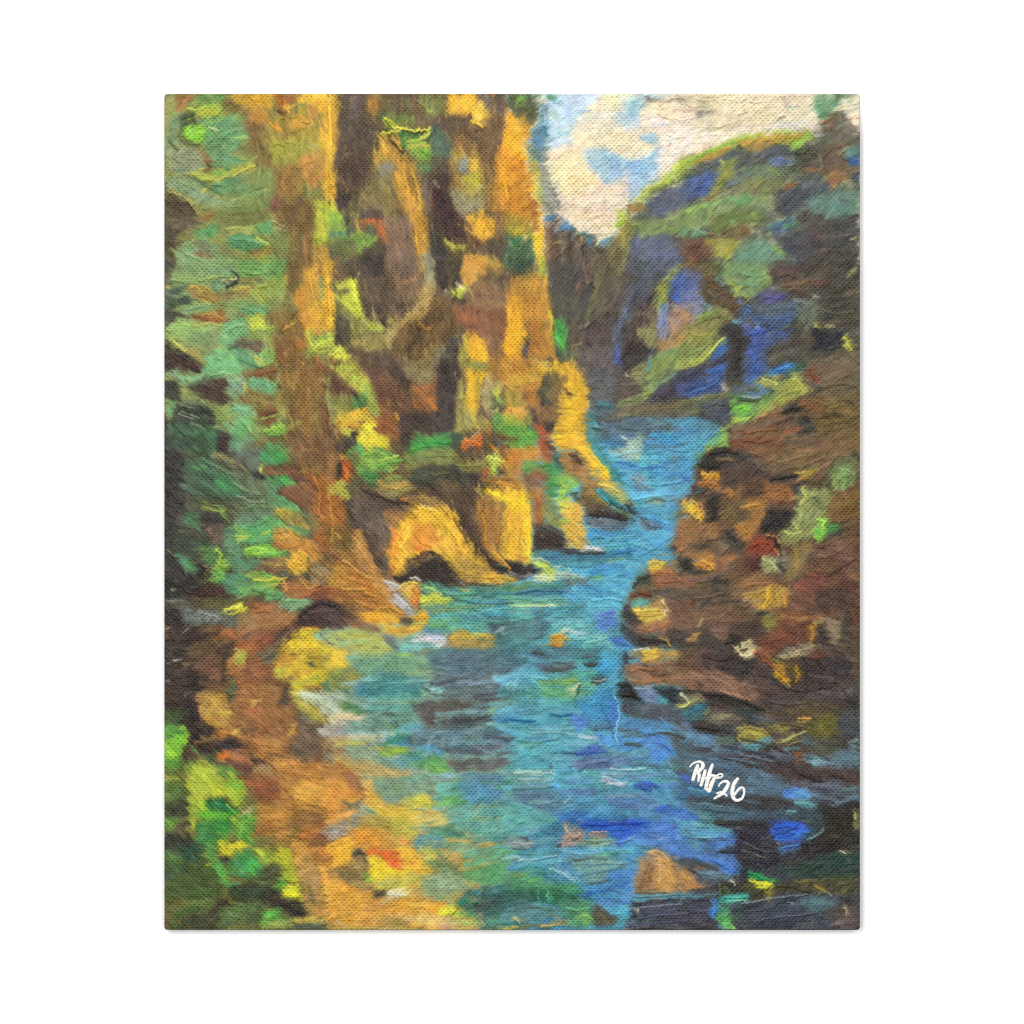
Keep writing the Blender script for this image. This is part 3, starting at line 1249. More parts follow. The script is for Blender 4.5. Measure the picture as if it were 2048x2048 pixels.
70a048 p 30,12 50,10 64,14 70,22 60,32 46,34 34,38 26,36 22,32 30,22
a8c850 s3 34,8 48,11
b0c858 s3 52,24 66,18
84a848 s5 44,22 56,16
4a8a58 s4 44,10 54,12
98b850 s5 30,24 46,22
5a7a48 s6 46,32 60,30
4a8a4c p 28,34 40,32 46,40 42,48 34,46
6a5a34 s5 62,2 74,10
4f4030 p 60,6 76,0 76,14 66,14
48a048 p 78,4 92,0 122,0 122,6 100,10 92,16 80,14 76,8
3fa850 s6 84,4 100,3
7a8044 p 76,14 100,10 124,8 132,16 126,26 108,28 96,26 84,32 74,26
6a7a40 s8 78,20 95,18
96a050 s3 116,12 124,26
3f4034 p 84,32 104,26 122,28 132,26 140,34 150,38 156,36 156,46 140,48 120,42 100,50 84,50 78,42
4a5a40 s8 84,40 104,34
2f2a28 s6 110,38 134,40
3a2e2c s5 148,38 155,44
c8b0a8 s2 133,27 135,30
8a8a48 p 132,24 160,22 162,32 150,34 138,32
a8502f p 156,32 164,26 166,34 158,38
b8c850 p 156,16 164,18 172,12 184,20 180,28 174,32 174,36 165,36 168,28 162,22
d0d860 s4 166,20 180,20
5a4c3c p 124,4 150,8 165,10 160,18 140,20 128,12
c8622c p 134,6 142,2 150,0 157,1 157,8 150,8 146,4 140,10
4a3c30 s4 144,12 152,8
d89a40 s4 166,6 178,14
c0703a s3 166,6 170,10
4a4434 p 176,8 186,6 188,16 182,20
33332f p 174,28 182,28 184,34 178,36
7a5034 s5 176,0 190,3
a87438 p 184,14 193,10 193,42 186,36
8a8048 p 42,46 60,36 76,42 84,52 70,60 58,58 46,54
c8a050 s5 62,50 76,46
c88a58 s6 48,46 52,52
70a048 s5 58,42 70,40
b0b048 p 0,48 10,46 6,60 0,58
9a9a48 s4 6,50 14,48
c8d850 p 6,54 12,54 18,58 12,64 8,62
6a6a44 p 16,44 28,46 26,58 18,56
4a3c38 p 24,56 30,46 40,54 52,62 70,64 80,68 70,76 50,78 40,90 30,100 18,92 14,80 8,66 18,58
3a2e30 s6 12,66 18,84
5f5248 p 20,60 50,66 64,74 60,95 56,115 56,130 58,145 52,148 44,130 36,118 32,105 26,96 18,94
675546 s9 38,80 40,100
5a4c40 s10 42,110 50,135
4a4040 s4 38,116 46,138
7a6a50 s4 44,54 60,60
a87848 p 50,76 74,72 70,86 62,96 58,90
8a6844 s8 54,80 60,88
503f32 p 80,54 110,50 130,54 150,50 152,66 150,90 156,110 162,125 170,138 160,130 148,114 140,100 134,84 128,74 116,70 108,62 90,58 72,62
5a4c38 s9 122,56 142,64
3a2c26 s8 134,78 146,110
44362e s6 148,112 156,122
705c48 s4 146,70 146,90
a8884a p 84,60 100,60 116,66 122,74 104,70 92,66
c89048 s3 86,60 100,62
d88a38 s3 72,64 78,64
f0b43c p 76,72 82,66 92,70 108,70 118,74 128,76 132,84 138,100 148,114 156,126 164,132 166,140 176,142 193,148 192,152 170,156 150,156 140,150 128,138 120,132 110,126 100,120 84,124 76,130 74,140 70,148 62,142 58,130 56,120 60,104 68,90
f8bc30 s8 80,76 78,90
fcc038 s10 112,80 124,96
e8982e s10 88,96 82,110
e08c38 p 84,92 104,92 112,104 104,118 84,116
e07a30 s5 86,114 102,114
e88838 s8 64,100 60,125
f0a038 s8 66,120 62,136
c87a3c s6 62,136 58,146
f8c048 s4 70,110 78,124
d8a040 s10 120,116 150,132
b09448 p 128,126 146,128 165,140 160,152 145,152 134,142
d0a040 s5 140,140 170,146
c8b080 s4 94,70 104,74
5a4c38 p 76,130 84,126 100,120 108,122 96,134 84,140 74,146 72,140
2c2424 p 104,128 112,126 124,132 128,146 134,156 118,156 104,152 90,150 80,152 76,154 66,152 64,148 72,146 88,138
3a2c2c s8 96,142 118,150
3f3a3a s4 104,122 112,130
231d1e s4 66,150 78,148
d8c0b0 s2 100,121 104,121
7a7878 p 127,146 134,148 142,154 138,157 132,154
3a2c22 s3 142,154 158,156
7a6034 p 0,90 14,92 20,105 18,115 8,120 0,115
c0a058 s4 2,100 6,106
5a4a2c s5 8,108 14,115
c88858 s6 20,98 28,104
c08850 p 18,100 28,98 34,115 40,130 48,145 56,152 62,158 60,170 44,160 30,140 20,120
b07c3c p 0,116 18,118 30,136 46,156 62,162 72,180 90,190 80,193 20,193 8,180 0,170
c88838 s12 6,148 50,160
c07a38 s10 20,140 40,165
a86a34 s6 10,162 40,178
d08c3c s9 46,172 66,184
6a4430 s5 0,124 6,132
9a6a3c s5 6,130 30,140
3a2c26 p 0,172 8,178 14,193 0,193
5f4a38 p 6,182 26,180 28,193 12,193
e8a838 p 30,186 48,182 62,188 66,193 28,193
c0b0a0 p 52,150 62,152 70,156 66,164 58,160
e0d0c8 s4 54,154 66,158
d8d0d0 s2 82,148 88,150
e8b858 p 66,158 84,150 90,156 90,168 84,176 74,168
d87838 p 84,156 90,156 92,165 88,180 80,174
e0a860 s4 74,160 80,166
a8a0a0 p 62,166 70,168 82,180 86,184 80,190 70,180 60,174
c0b8c0 s4 66,172 74,180
a8a8b0 s4 78,184 84,188
e8a030 s5 84,190 98,190
c8c040 s4 88,184 96,188
e8e0d8 s2 96,182 101,187
5a9a84 p 92,152 108,152 118,158 140,158 160,157 193,153 193,193 100,193 96,184 92,176 90,165
70b07c s6 94,156 108,160
8ac088 s2 98,158 114,166
c8cc48 p 92,166 110,166 124,172 118,176 100,176 92,178
d8d848 s4 94,170 112,170
98b050 s4 112,174 126,174
508a80 s9 120,162 180,162
4a88a0 s8 130,178 185,172
4a9ac8 s6 150,190 190,186
5098b8 s5 160,180 193,178
a8b888 s3 140,178 170,178
5a8a50 s4 126,180 150,177
84a070 s4 104,184 135,181
c0a850 s3 136,162 144,162
3a6878 s3 180,158 193,160
50a0b0 s6 104,190 140,190
b07c3c p 152,68 160,60 170,62 193,70 193,150 184,142 178,136 170,128 162,116 158,104 156,92 150,86
a87440 s12 170,85 166,105
c08840 s8 165,115 180,125
986840 s6 172,95 190,95
c89040 s6 172,126 186,138
b86a38 s5 160,108 164,116
f0b82c p 158,52 166,48 180,52 193,62 193,70 176,64 164,58
fcd028 s6 170,56 190,62
e8903a p 172,48 180,44 193,48 193,54 180,54
a0783c p 156,42 170,38 193,42 193,46 170,46
c8b060 s4 152,52 160,62
c8a868 s2 178,38 193,42
20282c p 164,128 170,134 182,138 186,142 176,142 166,138
262422 p 188,136 193,134 193,148 190,144
d8d0c8 s2 188,142 192,146
@1020,880
58a0c4 p 0,0 193,0 193,193 0,193
80b04c s6 0,3 26,3
d88a38 p 0,9 30,7 36,16 28,22 14,28 0,30
e09a40 s8 8,12 24,12
c08a40 p 0,28 14,26 10,38 0,40
b8562c p 30,2 38,2 46,14 44,22 36,24 34,14
3a2824 s5 38,4 48,8
8a3c28 s4 36,14 44,16
c87c34 s4 30,22 38,22
74a050 p 14,26 28,22 34,26 40,24 40,38 26,36 12,36
488a44 p 34,26 46,24 56,36 60,42 50,52 46,64 40,60 38,44
8a5036 p 14,36 30,32 44,36 36,46 26,52 14,44
a06038 s5 16,40 34,34
8ab850 p 50,38 62,36 74,46 64,54 58,60 54,70 50,66 52,52
a8d048 s5 56,48 54,60
5a9a4c s6 42,42 52,42
2f4a30 p 46,16 52,18 62,30 60,36 54,32 48,24
e8ac30 p 46,0 82,0 92,16 104,28 112,42 118,50 108,48 96,50 90,46 84,30 76,20 66,10 56,14 50,8
fcc034 s7 80,16 106,38
f0bc3c s5 70,4 84,14
a87438 p 52,14 66,10 80,24 86,36 92,48 94,54 84,50 72,40 60,34 54,24
b88a50 s6 76,36 90,48
4a3028 p 64,16 70,13 78,22 74,30 68,26
7a4a30 s4 66,22 72,32
8a7a3c s4 60,36 74,46
7a6038 p 78,46 92,52 96,62 106,70 112,76 100,78 86,76 80,70 74,60
a08848 s5 84,56 100,72
a8a05c p 96,50 108,48 118,54 126,62 132,70 124,72 114,66 104,58
e0b040 s4 98,50 112,48
b0b060 s4 110,54 126,68
8ab8a0 s2 118,54 136,72
2f7a88 p 94,54 100,52 104,60 114,66 124,74 130,82 122,80 110,74 98,64
4aa0b0 s3 96,54 102,60
2a2a30 p 122,68 128,68 135,74 135,80 132,82 126,76
30343c s4 108,68 126,78
3f302a p 82,70 96,70 112,76 124,78 132,86 126,88 110,86 96,84 84,82 78,76
2f2624 s5 90,78 126,84
b89848 s2 112,74 130,82
5f6068 p 80,84 100,84 116,88 134,88 126,94 108,98 94,94 84,90
7a9098 s3 90,92 120,94
506878 s3 108,96 128,94
3a8088 p 84,0 94,0 100,12 108,24 116,38 122,48 118,50 112,42 104,28 92,16
4a9a90 s4 92,12 108,36
2f7078 s2 104,20 122,46
4a88b8 s6 102,4 130,8
3f78a8 s4 100,2 120,3
5aa0d4 s8 140,8 190,14
4890d0 s6 150,2 185,4
a8c0a8 p 108,14 128,6 140,0 142,12 138,20 124,20
b8d0b8 s3 128,4 140,2
4a80c0 s6 110,28 150,32
3c6cc0 s4 116,24 138,28
3058b8 s3 148,30 165,30
4060c0 s4 184,24 190,30
3a58c0 s5 182,44 189,42
70b0d8 s4 115,32 140,30
4a90c8 s5 150,38 190,36
7a90a0 p 130,36 142,36 148,48 152,52 142,55 134,52 130,44
4a60a0 s2 132,51 140,54 152,52
6a90a0 s4 128,46 148,48
68b0e0 s8 130,60 190,56
5aa4d8 s8 140,76 185,72
7a9078 p 146,64 156,62 166,62 162,68 152,70
5a7068 s2 154,62 167,64
4888b0 s2 156,70 165,70
586878 p 136,80 146,83 160,88 164,92 156,98 148,98 142,90
8a9ca0 s3 142,86 158,92
4a5060 s2 136,81 146,83
4a94d0 s8 150,84 176,96
4aa0d8 s10 86,98 130,110
4890d0 s7 84,104 110,100
5ab0c8 s7 100,114 140,112
52a4dc s8 140,100 170,120
4a94c8 s8 140,120 160,140
fcc02c p 0,52 12,52 20,60 22,70 24,90 25,120 23,132 18,136 10,132 0,126
f8b828 s7 4,58 16,66
e0a040 p 0,75 12,80 14,120 4,125 0,120
d8a048 s8 8,90 12,130
fcc438 s5 18,75 20,115
b87838 s6 2,122 18,128
a87034 p 0,40 14,44 24,52 38,50 38,80 36,94 28,95 24,80 22,64 14,54 4,54
8a5634 s9 30,60 30,88
7a7a3c p 38,60 48,64 52,84 58,92 44,94 38,88
c8c850 p 50,64 60,62 66,66 66,80 60,84 52,78
e0a848 p 62,66 76,66 78,80 80,92 82,110 80,118 70,116 60,112 58,100 54,92 54,82
c89850 s6 70,74 74,110
c0a048 s6 62,95 68,108
e8b058 s5 54,80 70,78
94b048 s5 54,88 64,86
3f4030 s5 66,58 78,70
7a5a30 s4 80,60 82,80
40322a p 25,92 42,92 54,98 58,108 64,116 74,120 60,120 42,118 26,118
352a26 s10 32,104 52,110
5a4830 s5 46,94 56,100
c0a868 s3 58,114 70,114
d0c8c0 p 76,118 84,112 92,114 100,119 90,121
e8e4e4 s3 80,114 88,116
302c30 s3 82,121 104,121
4a7898 p 26,119 60,120 80,122 104,122 90,132 60,134 40,130 28,126
4888a8 s4 28,121 50,124
3f5868 s4 56,120 92,124
406880 s4 60,126 110,124
2a6ca0 p 100,122 118,118 132,116 126,124 110,126
4a88a0 s5 100,126 126,128
8aa880 s3 106,130 122,128
4a90a0 s8 48,128 100,130
4898b0 s6 60,136 84,136
2c2424 p 0,132 10,130 14,136 20,136 24,132 30,136 33,140 24,144 12,150 4,146
3a3030 s4 4,148 12,150
d0a848 s4 0,150 6,150
c0cc58 p 24,130 32,129 40,132 46,138 48,148 42,152 32,150 30,144 34,140
b0c850 s4 34,134 44,142
d8d8a0 s2 24,128 34,127 44,135 50,137 58,133
3a4a34 s2 32,129 46,136
d8d8b0 p 24,144 46,144 50,150 36,152 26,150
9a8880 s4 12,148 30,144
b0c8b0 p 48,142 60,140 76,146 80,148 64,150 50,149
5a6a60 p 50,150 84,149 82,156 60,156
4a7a58 p 0,154 30,154 50,155 60,158 30,160 10,162 0,160
80a860 s3 4,160 16,156
406888 s8 10,165 60,160
4a88a8 s6 50,162 76,158
70a078 p 0,168 40,170 60,172 50,176 0,180
6a9c80 s5 4,170 50,170
c8d890 s2 0,177 40,178 60,176
508890 s6 50,176 80,176
4a9098 s8 0,186 40,186
3f7880 s4 60,182 78,178
6a98a0 s5 0,184 20,186
4a6880 s4 26,186 36,184
5a9a98 s5 50,188 80,190
4898c8 s10 85,160 115,165
4090d0 s9 90,140 130,144
4888d0 s6 96,134 120,136
58b4d0 s8 90,175 120,178
6088d8 p 92,188 100,186 112,182 110,193 92,193
4f70d0 s5 100,190 110,183
68c0e0 s4 110,160 122,165
6a9a50 s3 88,148 98,146
6a5c38 p 182,66 188,60 193,60 193,193 122,193 121,184 124,176 126,168 132,154 140,142 149,136 150,130 158,128 170,134 176,126 172,116 176,110 178,94 181,80
d8b040 p 186,68 193,64 193,80 188,78
e8a840 s4 187,66 188,74
926842 p 181,82 193,80 193,125 182,122 176,112 178,94
a87c50 s6 184,90 186,110
2a2420 s4 174,116 176,120
33332c p 182,128 190,124 193,128 193,144 184,142
58a0a8 s5 166,122 172,128
7ab0b0 s4 145,134 158,130
d8ac38 p 150,131 158,128 166,132 164,140 156,146 150,140
c0a058 s4 152,130 162,132
96643c p 150,145 164,138 174,134 180,140 178,150 166,152 152,150
a0704a s6 160,144 174,142
e8c8a8 s1 160,149 165,155
7a5038 p 152,150 193,145 193,160 170,158 150,158
3f4430 p 132,154 142,144 150,146 150,154 140,160
6a5a30 s4 138,160 148,158
4f2c20 p 128,166 138,160 150,160 152,168 140,170 130,170
55483c p 150,160 180,162 193,160 193,172 170,170 154,166
6a4434 p 168,172 193,172 193,193 172,193
58a098 p 132,172 152,170 150,176 136,180 130,178
b88a50 p 150,174 165,172 168,182 160,184 150,180
d0b048 p 130,182 150,178 162,182 170,186 166,193 142,193 132,190
e0c058 s3 136,184 160,186
c8b0a0 s3 162,184 170,182
33303a p 124,176 130,178 128,186 134,193 122,193
@1370,880
5f4834 p 0,0 193,0 193,193 0,193
58a8d0 p 0,0 28,0 20,10 14,20 10,28 8,50 4,58 0,60
4a90d0 s6 2,15 4,40
3868c0 s4 1,38 4,44
60b080 s4 24,4 40,2
80b060 p 22,8 34,0 48,0 44,6 34,9 24,12
c8b860 s3 24,10 30,9
48804c s4 14,18 22,12
5a7848 s4 16,22 10,30
2b2a26 p 18,20 32,10 50,9 66,10 76,18 62,24 44,28 36,33 20,32 11,28
3a3a34 s6 50,16 66,14
231f1c s4 34,10 52,12
74603f s4 36,21 52,20
6e4832 p 45,4 75,6 84,14 96,20 88,20 72,14 60,9
8a5838 s4 62,6 86,14
6e5638 p 60,0 187,0 187,16 160,18 140,24 110,28 95,24
80603c s7 120,14 160,10
6a4a38 s8 140,4 180,10
504030 s6 88,4 140,3
7a6240 s6 110,20 150,16
5c5c50 s8 72,24 86,32
4a3a30 p 38,30 70,24 95,30 90,40 70,44 50,50 42,50
4c3830 s8 45,42 64,40
d89838 p 15,32 36,34 36,41 22,43 18,39
e8a840 s3 20,35 34,38
b8743c p 14,44 36,42 38,52 20,52
4a3a30 p 10,48 28,52 38,60 24,64 12,62 8,54
604838 s5 30,54 38,66
2a2c24 p 25,62 36,60 37,86 25,90 23,78
3a3a34 s4 14,52 26,60
e0ae3c p 0,68 8,64 14,70 20,82 20,88 12,84 4,79
f8d038 s4 4,70 10,78
e8b880 s3 6,63 14,70
c08a58 s4 18,70 22,84
8a6238 p 42,52 56,54 60,62 52,66 44,62
b87c3c s5 46,52 50,60
6e5a38 p 38,60 60,64 66,80 54,92 40,90
7a6a48 s8 48,70 56,84
54402c p 60,44 90,40 96,48 86,54 74,58 60,56
2b2820 s4 74,60 84,56
a07038 p 66,62 90,60 86,78 80,96 72,106 66,112 56,100 54,90 66,86
b07c38 s7 60,92 72,98
b8803c s4 68,68 84,68
3a3c30 s4 66,76 70,84
a06a3a p 84,46 104,48 118,54 120,64 114,62 96,64 88,62
b87838 s5 112,56 118,64
80503a s5 92,64 114,68
222022 p 90,74 104,72 114,77 116,86 110,94 98,98 86,100 80,98 82,88
2c2a34 s6 96,80 108,88
26241f p 92,40 104,37 122,36 124,40 112,44 100,46 94,46
7a7038 p 120,36 128,32 142,28 144,36 136,42 126,42
c09a38 s4 124,42 140,32
b89840 s2 118,35 128,34
a88c58 s2 118,46 126,40
2f2c30 p 116,48 126,44 132,47 124,52 124,60 118,58
3f3c28 p 130,46 156,42 158,52 140,50
8a9060 s2 140,46 154,46
6a7048 p 150,34 165,20 180,14 187,22 187,40 170,50 158,50
7a9058 p 160,28 178,26 180,46 166,54 158,48
98b060 s4 160,38 164,52
8aa060 s4 166,34 182,38
252a28 s4 182,14 187,20
2f3a2c s3 160,22 158,30
8a6848 s4 148,28 158,22
8a9458 p 120,58 128,50 136,54 150,50 160,58 160,68 154,74 152,86 146,94 136,104 124,108 112,112 104,104 104,96 116,90 120,80
b8c060 s5 128,52 132,62
b0b868 s4 120,62 134,70
a0ac60 s6 124,72 132,86
c8c870 s3 116,88 122,96
6a7048 s6 138,62 150,72
3a4430 s4 138,62 144,68
8a9058 s6 112,100 130,102
a8c068 s3 104,98 120,104
78582f p 154,62 172,54 187,50 187,80 170,84 156,80
8a5c3a s5 156,80 164,88
a07848 s4 170,54 174,64
7a7040 s5 166,70 182,66
8ccc48 p 140,86 148,82 153,84 152,96 148,104 144,110 138,106 136,98 142,92
c8f058 s4 144,86 150,88
6ab83c s4 142,100 150,98
c0d848 s3 140,106 146,108
4a9048 p 153,92 164,88 160,98 152,102
3a5a3a s4 156,100 166,96
303c38 s3 140,114 168,98
2a2a28 s2 166,102 180,93
6e4e38 p 146,112 168,104 187,92 187,193 170,193 120,193 115,160 130,135
7a5840 s9 150,125 180,110
604038 s10 165,140 180,165
7a4048 p 120,152 140,142 150,150 140,162 124,164
6a4038 s8 130,160 118,185
4a3830 p 140,165 165,155 180,165 175,180 150,186 142,180
322a26 s6 146,178 152,182
4a3a20 s6 180,175 186,190
503c2c s5 155,145 175,130
6f5438 s8 150,190 175,186
8a7a50 s3 168,188 172,192
7e6c3c p 110,128 124,112 136,112 128,130 122,145 110,150
a89048 s4 118,120 122,138
a0a870 p 82,125 92,123 98,128 104,136 98,142 88,142 82,138
90985c s5 84,130 94,138
6a6a58 p 98,124 112,122 110,140 106,148 100,140
3c3838 s4 100,134 108,142
7a8868 s3 106,120 108,128
7a2f20 p 66,116 74,106 82,103 92,106 96,114 98,122 84,124 72,124 66,122
96402a s5 76,110 92,118
2a1c1a s4 90,104 98,112
221e1c p 94,106 102,104 104,114 104,122 98,118
d8a868 s2 88,101 98,105
c8b070 s2 100,102 104,110 104,119
c89060 s3 96,118 102,122
7a9a60 s3 104,100 106,108
4f2c24 p 62,124 78,122 78,134 72,142 64,140
3a2420 s4 74,134 80,140
70482f s6 54,128 66,122
3f3c34 p 36,98 52,96 62,114 58,122 50,118 40,106
7a7460 s5 36,110 46,116
6a5238 p 20,104 40,100 42,112 24,116
b0783a p 8,126 20,120 32,124 32,140 20,142 8,140
d09040 s4 20,128 30,134
e09a3c s3 26,138 31,140
b87038 s6 40,128 50,126
94503a s4 36,134 46,138
28281f p 0,124 6,126 5,142 0,144
2a2c24 s4 8,142 26,141
8a6440 p 0,88 30,90 40,94 36,104 20,104 8,110 0,110
4a3c34 s4 4,112 24,116
9a6c48 s5 0,96 6,108
7a5640 s6 4,150 24,148
5c4638 s10 6,165 26,175
363430 p 28,148 46,150 48,160 36,170 28,164
6e5848 s4 30,144 44,146
8a6a48 p 50,160 62,150 76,144 96,148 94,158 76,162 60,168 52,170
9a6a38 s7 64,152 84,148
5a3a22 s2 64,155 90,156
b08a40 p 62,168 80,158 96,156 112,158 112,172 100,180 86,182 72,178
e8b038 s5 90,158 88,178
d8a038 s4 80,180 90,176
d08a34 s6 106,170 110,178
b09838 s5 98,164 102,180
8a7a60 s4 66,172 80,174
a08060 s3 60,178 80,180
7a6a54 s6 60,184 80,182
2f2c2a s4 76,188 90,185
8a8048 s6 88,190 104,182
7a5034 s6 105,190 120,188
a08c58 s3 14,192 20,188
34302c s4 64,192 80,190
6e5438 s8 20,185 50,180
2b3030 s4 18,180 30,165
@320,1230
7a5636 p 0,0 193,0 193,193 0,193
2f2726 p 4,0 26,0 36,14 60,20 70,30 60,60 50,80 38,90 36,120 36,150 30,160 4,160
3a332c s14 10,40 20,90
3a322c s10 14,20 40,24
d8c8c0 s1 14,50 20,47
b0a8a0 s2 16,50 22,48
c8c0b8 s1 6,15 10,13
d0c8b8 s1 24,20 30,15
a0a0a0 s1 5,71 8,69
5f6a60 p 26,0 80,0 84,14 70,16 56,10 40,8 28,6
9aa09a s3 30,3 60,2
e0e0d8 s2 48,8 52,6
b0b8b0 s2 60,5 66,4
a8b848 s3 70,0 76,0
98744c p 82,4 100,2 120,0 148,0 140,8 126,16 110,22 96,26 84,22 82,14
b87c3c s7 104,6 140,3
a06a3a s7 86,18 116,8
6a4a3c s4 90,22 102,20
c8703c p 64,16 70,14 76,16 80,24 76,26 70,22 66,20
b87038 s4 57,28 68,24
6a5636 p 28,36 40,30 66,24 80,28 60,40 44,46 32,44
594430 s5 38,36 60,32
40362f p 66,34 78,28 80,36 74,44 70,60 66,74 64,55
6b4e3a p 40,46 60,40 66,44 66,66 56,68 44,62 37,57
946040 s4 58,60 64,62
5a4636 s5 40,74 62,72
8a8058 s3 26,54 36,51
8a4e34 p 100,16 120,14 126,30 112,38 100,34 98,24
a05838 s6 112,24 118,32
a85c34 p 80,34 90,26 100,28 106,36 96,44 84,40
8a5a34 p 74,46 84,34 100,38 120,55 122,62 110,70 100,90 92,110 80,95 82,75 70,62 70,55
a87440 p 72,50 80,40 90,46 88,62 74,62
c0b858 p 80,36 92,38 92,50 86,54 78,50 80,44
a0b840 s4 88,38 86,48
9a683c s8 100,56 110,70
c07040 s4 82,64 90,64
6f6450 p 104,40 126,32 128,46 120,52 108,48
4a5244 s4 110,48 124,42
c8b088 s1 106,49 122,38
504036 p 148,2 193,0 193,14 170,12 150,14 136,26 124,40 120,30 128,18
3f302a s6 150,6 190,5
6a584c s5 128,28 140,16
e0a040 s4 152,15 168,13
d8b838 p 140,20 155,14 170,14 186,24 193,34 193,56 176,76 160,80 146,92 136,80 136,70 124,64 120,58 128,40 134,28
ecc83a s9 144,30 166,32
d8c840 s6 150,20 164,16
b88838 p 126,44 140,40 146,46 134,56 124,54
b8b048 p 122,56 136,56 132,68 122,66
c8c040 s4 126,64 130,60
e8b838 s5 146,52 158,58
d09a38 s5 150,64 164,58
4a4028 s2 140,42 144,42
404a48 s3 157,52 164,54
b0b040 s6 146,76 170,66
e0c040 s4 175,36 192,46
8ab08a p 164,20 180,14 193,20 193,36 180,32 170,26
78a890 s6 172,22 190,24
98c0a0 s3 180,29 193,34
4a7058 p 180,66 193,56 193,84 178,82 174,76
e87c40 s4 86,72 85,78
5f6a48 p 72,70 80,66 82,80 76,92 71,90
3f4434 s4 74,82 73,94
3a3028 p 120,104 130,88 136,72 138,80 138,94 132,96 126,96
6a6038 s4 140,66 142,74
a0703e p 82,80 120,70 132,80 128,92 118,106 100,115 80,112 76,100 80,92
b8603c s6 90,84 92,106
c87048 s5 96,100 100,110
d8a858 s5 98,96 108,90
c8a850 s3 104,86 116,84
b85a34 s6 94,104 104,100
9a7848 s8 110,78 126,80
b8904a p 42,86 56,80 64,84 70,90 72,102 75,106 72,115 66,122 60,118 46,112 43,100
e0b050 s6 56,92 70,104
e8b848 s5 64,106 73,104
c87838 s6 52,112 66,112
d8a048 s4 44,100 44,110
c07838 s4 66,90 70,86
60483a s4 40,84 56,80
7a7464 s3 26,85 40,83
2b2322 p 36,96 41,96 44,112 56,120 60,128 50,132 36,140 30,130 31,110
5a4a42 s3 38,118 50,124
9a8a70 s1 38,116 48,118
b87838 p 58,118 72,118 78,124 84,130 74,135 62,130
8a6838 p 36,138 50,128 60,124 72,134 60,137 46,136
c88a48 s2 38,137 56,132
d8b058 s4 78,128 88,120
3a302a s5 92,126 104,122
302620 s3 86,118 88,122
241f22 p 42,136 66,134 72,128 80,132 84,138 92,142 84,145 72,146 66,152 44,150 38,142
9c6a38 p 74,116 96,112 120,100 146,100 148,122 146,132 138,142 130,150 118,156 108,154 98,148 94,140 84,134 88,124
8a5a30 s8 110,120 140,114
b88040 s7 104,136 130,140
c09040 s5 138,128 146,116
b0743a s5 108,146 128,146
b8803c s4 100,150 112,154
8a4c28 s5 108,126 122,120
a06a38 s7 124,106 144,104
5a3a28 s3 128,115 134,114
c86a38 s3 110,138 114,136
4a4438 s3 98,150 100,156
a87448 p 74,146 86,143 96,150 100,158 96,164 84,160 76,154
c07c4c s4 78,154 94,158
6a6040 s3 82,146 92,150
e07a30 p 61,150 68,145 76,152 70,155 62,155
e0a058 s2 64,156 69,158
4a5a34 p 44,154 62,144 60,156 70,160 78,166 60,170 48,164
5a4036 p 80,162 94,160 100,168 90,176 84,172
7a4034 s5 82,168 90,176
3a3430 s4 98,156 112,158
8a6248 s8 112,160 120,164
a88a58 p 98,164 112,160 122,168 120,178 106,176
c88c44 p 118,158 140,150 160,160 193,155 193,193 130,193 126,178
d89848 s8 150,180 180,185
e09a40 s7 170,188 193,190
c87c44 s6 140,156 156,165
b88848 s6 125,170 140,176
8a4a34 p 92,180 104,174 112,184 128,186 126,193 96,193
a0503a s5 98,180 106,184
704030 s5 116,190 126,188
6a5a48 p 146,100 160,104 172,118 170,128 176,140 168,150 160,156 150,154 140,146 146,134 148,118
4a4838 s7 142,142 158,152
8a6a50 s6 150,124 166,135
88887a s5 152,108 162,112
3f3c34 s2 160,122 174,117
b8a850 p 140,82 150,88 165,98 178,108 176,116 165,114 152,102 142,92
c8b050 s4 150,94 170,106
b0c0a0 p 148,88 162,82 193,84 193,112 182,110 172,100 158,94
c8d8c8 s5 158,86 180,90
a8c8b0 s6 170,98 192,104
e0e0c0 s3 148,84 154,84
a8a090 p 170,122 193,110 193,130 180,132 170,128
b8b8b8 s4 172,126 180,128
a88858 p 176,134 193,128 193,160 184,154 178,144
40582f p 4,105 24,100 20,112 10,118 4,118
78a060 s1 18,115 30,102
62a23c p 4,116 18,118 28,122 30,130 24,140 20,156 22,165 10,168 4,166
8ccc38 p 4,134 20,128 30,126 28,138 18,150 8,154 4,150
b0d840 s4 22,122 28,122
c8dc48 s4 6,140 14,152
c8d840 s4 26,128 28,136
4a8c3c s6 12,122 22,124
52962f s8 8,160 18,158
48a048 s3 34,140 42,152
6ab860 s1 36,142 44,153
4a3a28 p 24,140 34,144 40,154 30,158 24,155
4a6a30 p 20,160 36,156 44,160 30,172 20,170
a8b838 p 28,164 42,158 60,160 64,166 60,172 70,174 80,178 90,178 93,190 90,193 34,193 30,180
c8c840 s6 50,164 54,180
b8c83a s6 34,166 44,170
5f9a3a p 62,162 76,164 82,172 72,176 62,172
c8d048 s4 74,170 78,176
6aa83a p 68,178 84,176 92,182 92,190 80,188 70,186
68b848 s3 80,184 92,186
d8d038 s5 56,190 72,190
8a9c30 s6 40,184 52,186
5a6a2a p 4,168 20,170 32,176 30,190 24,193 4,193
c0c848 s4 6,174 20,176
70c048 s3 6,178 10,180
2f6a4a s6 8,188 24,186
@670,1230
7a9c88 p 0,0 193,0 193,193 0,193
5a4840 p 0,0 20,4 12,16 0,16
8a6040 p 10,4 30,4 46,14 40,20 20,14
e8a838 p 26,4 44,0 60,0 70,4 68,10 52,12 34,8
d08a30 s4 40,6 56,5
e0a83c p 46,14 64,12 80,12 92,8 94,14 84,20 66,24 48,22
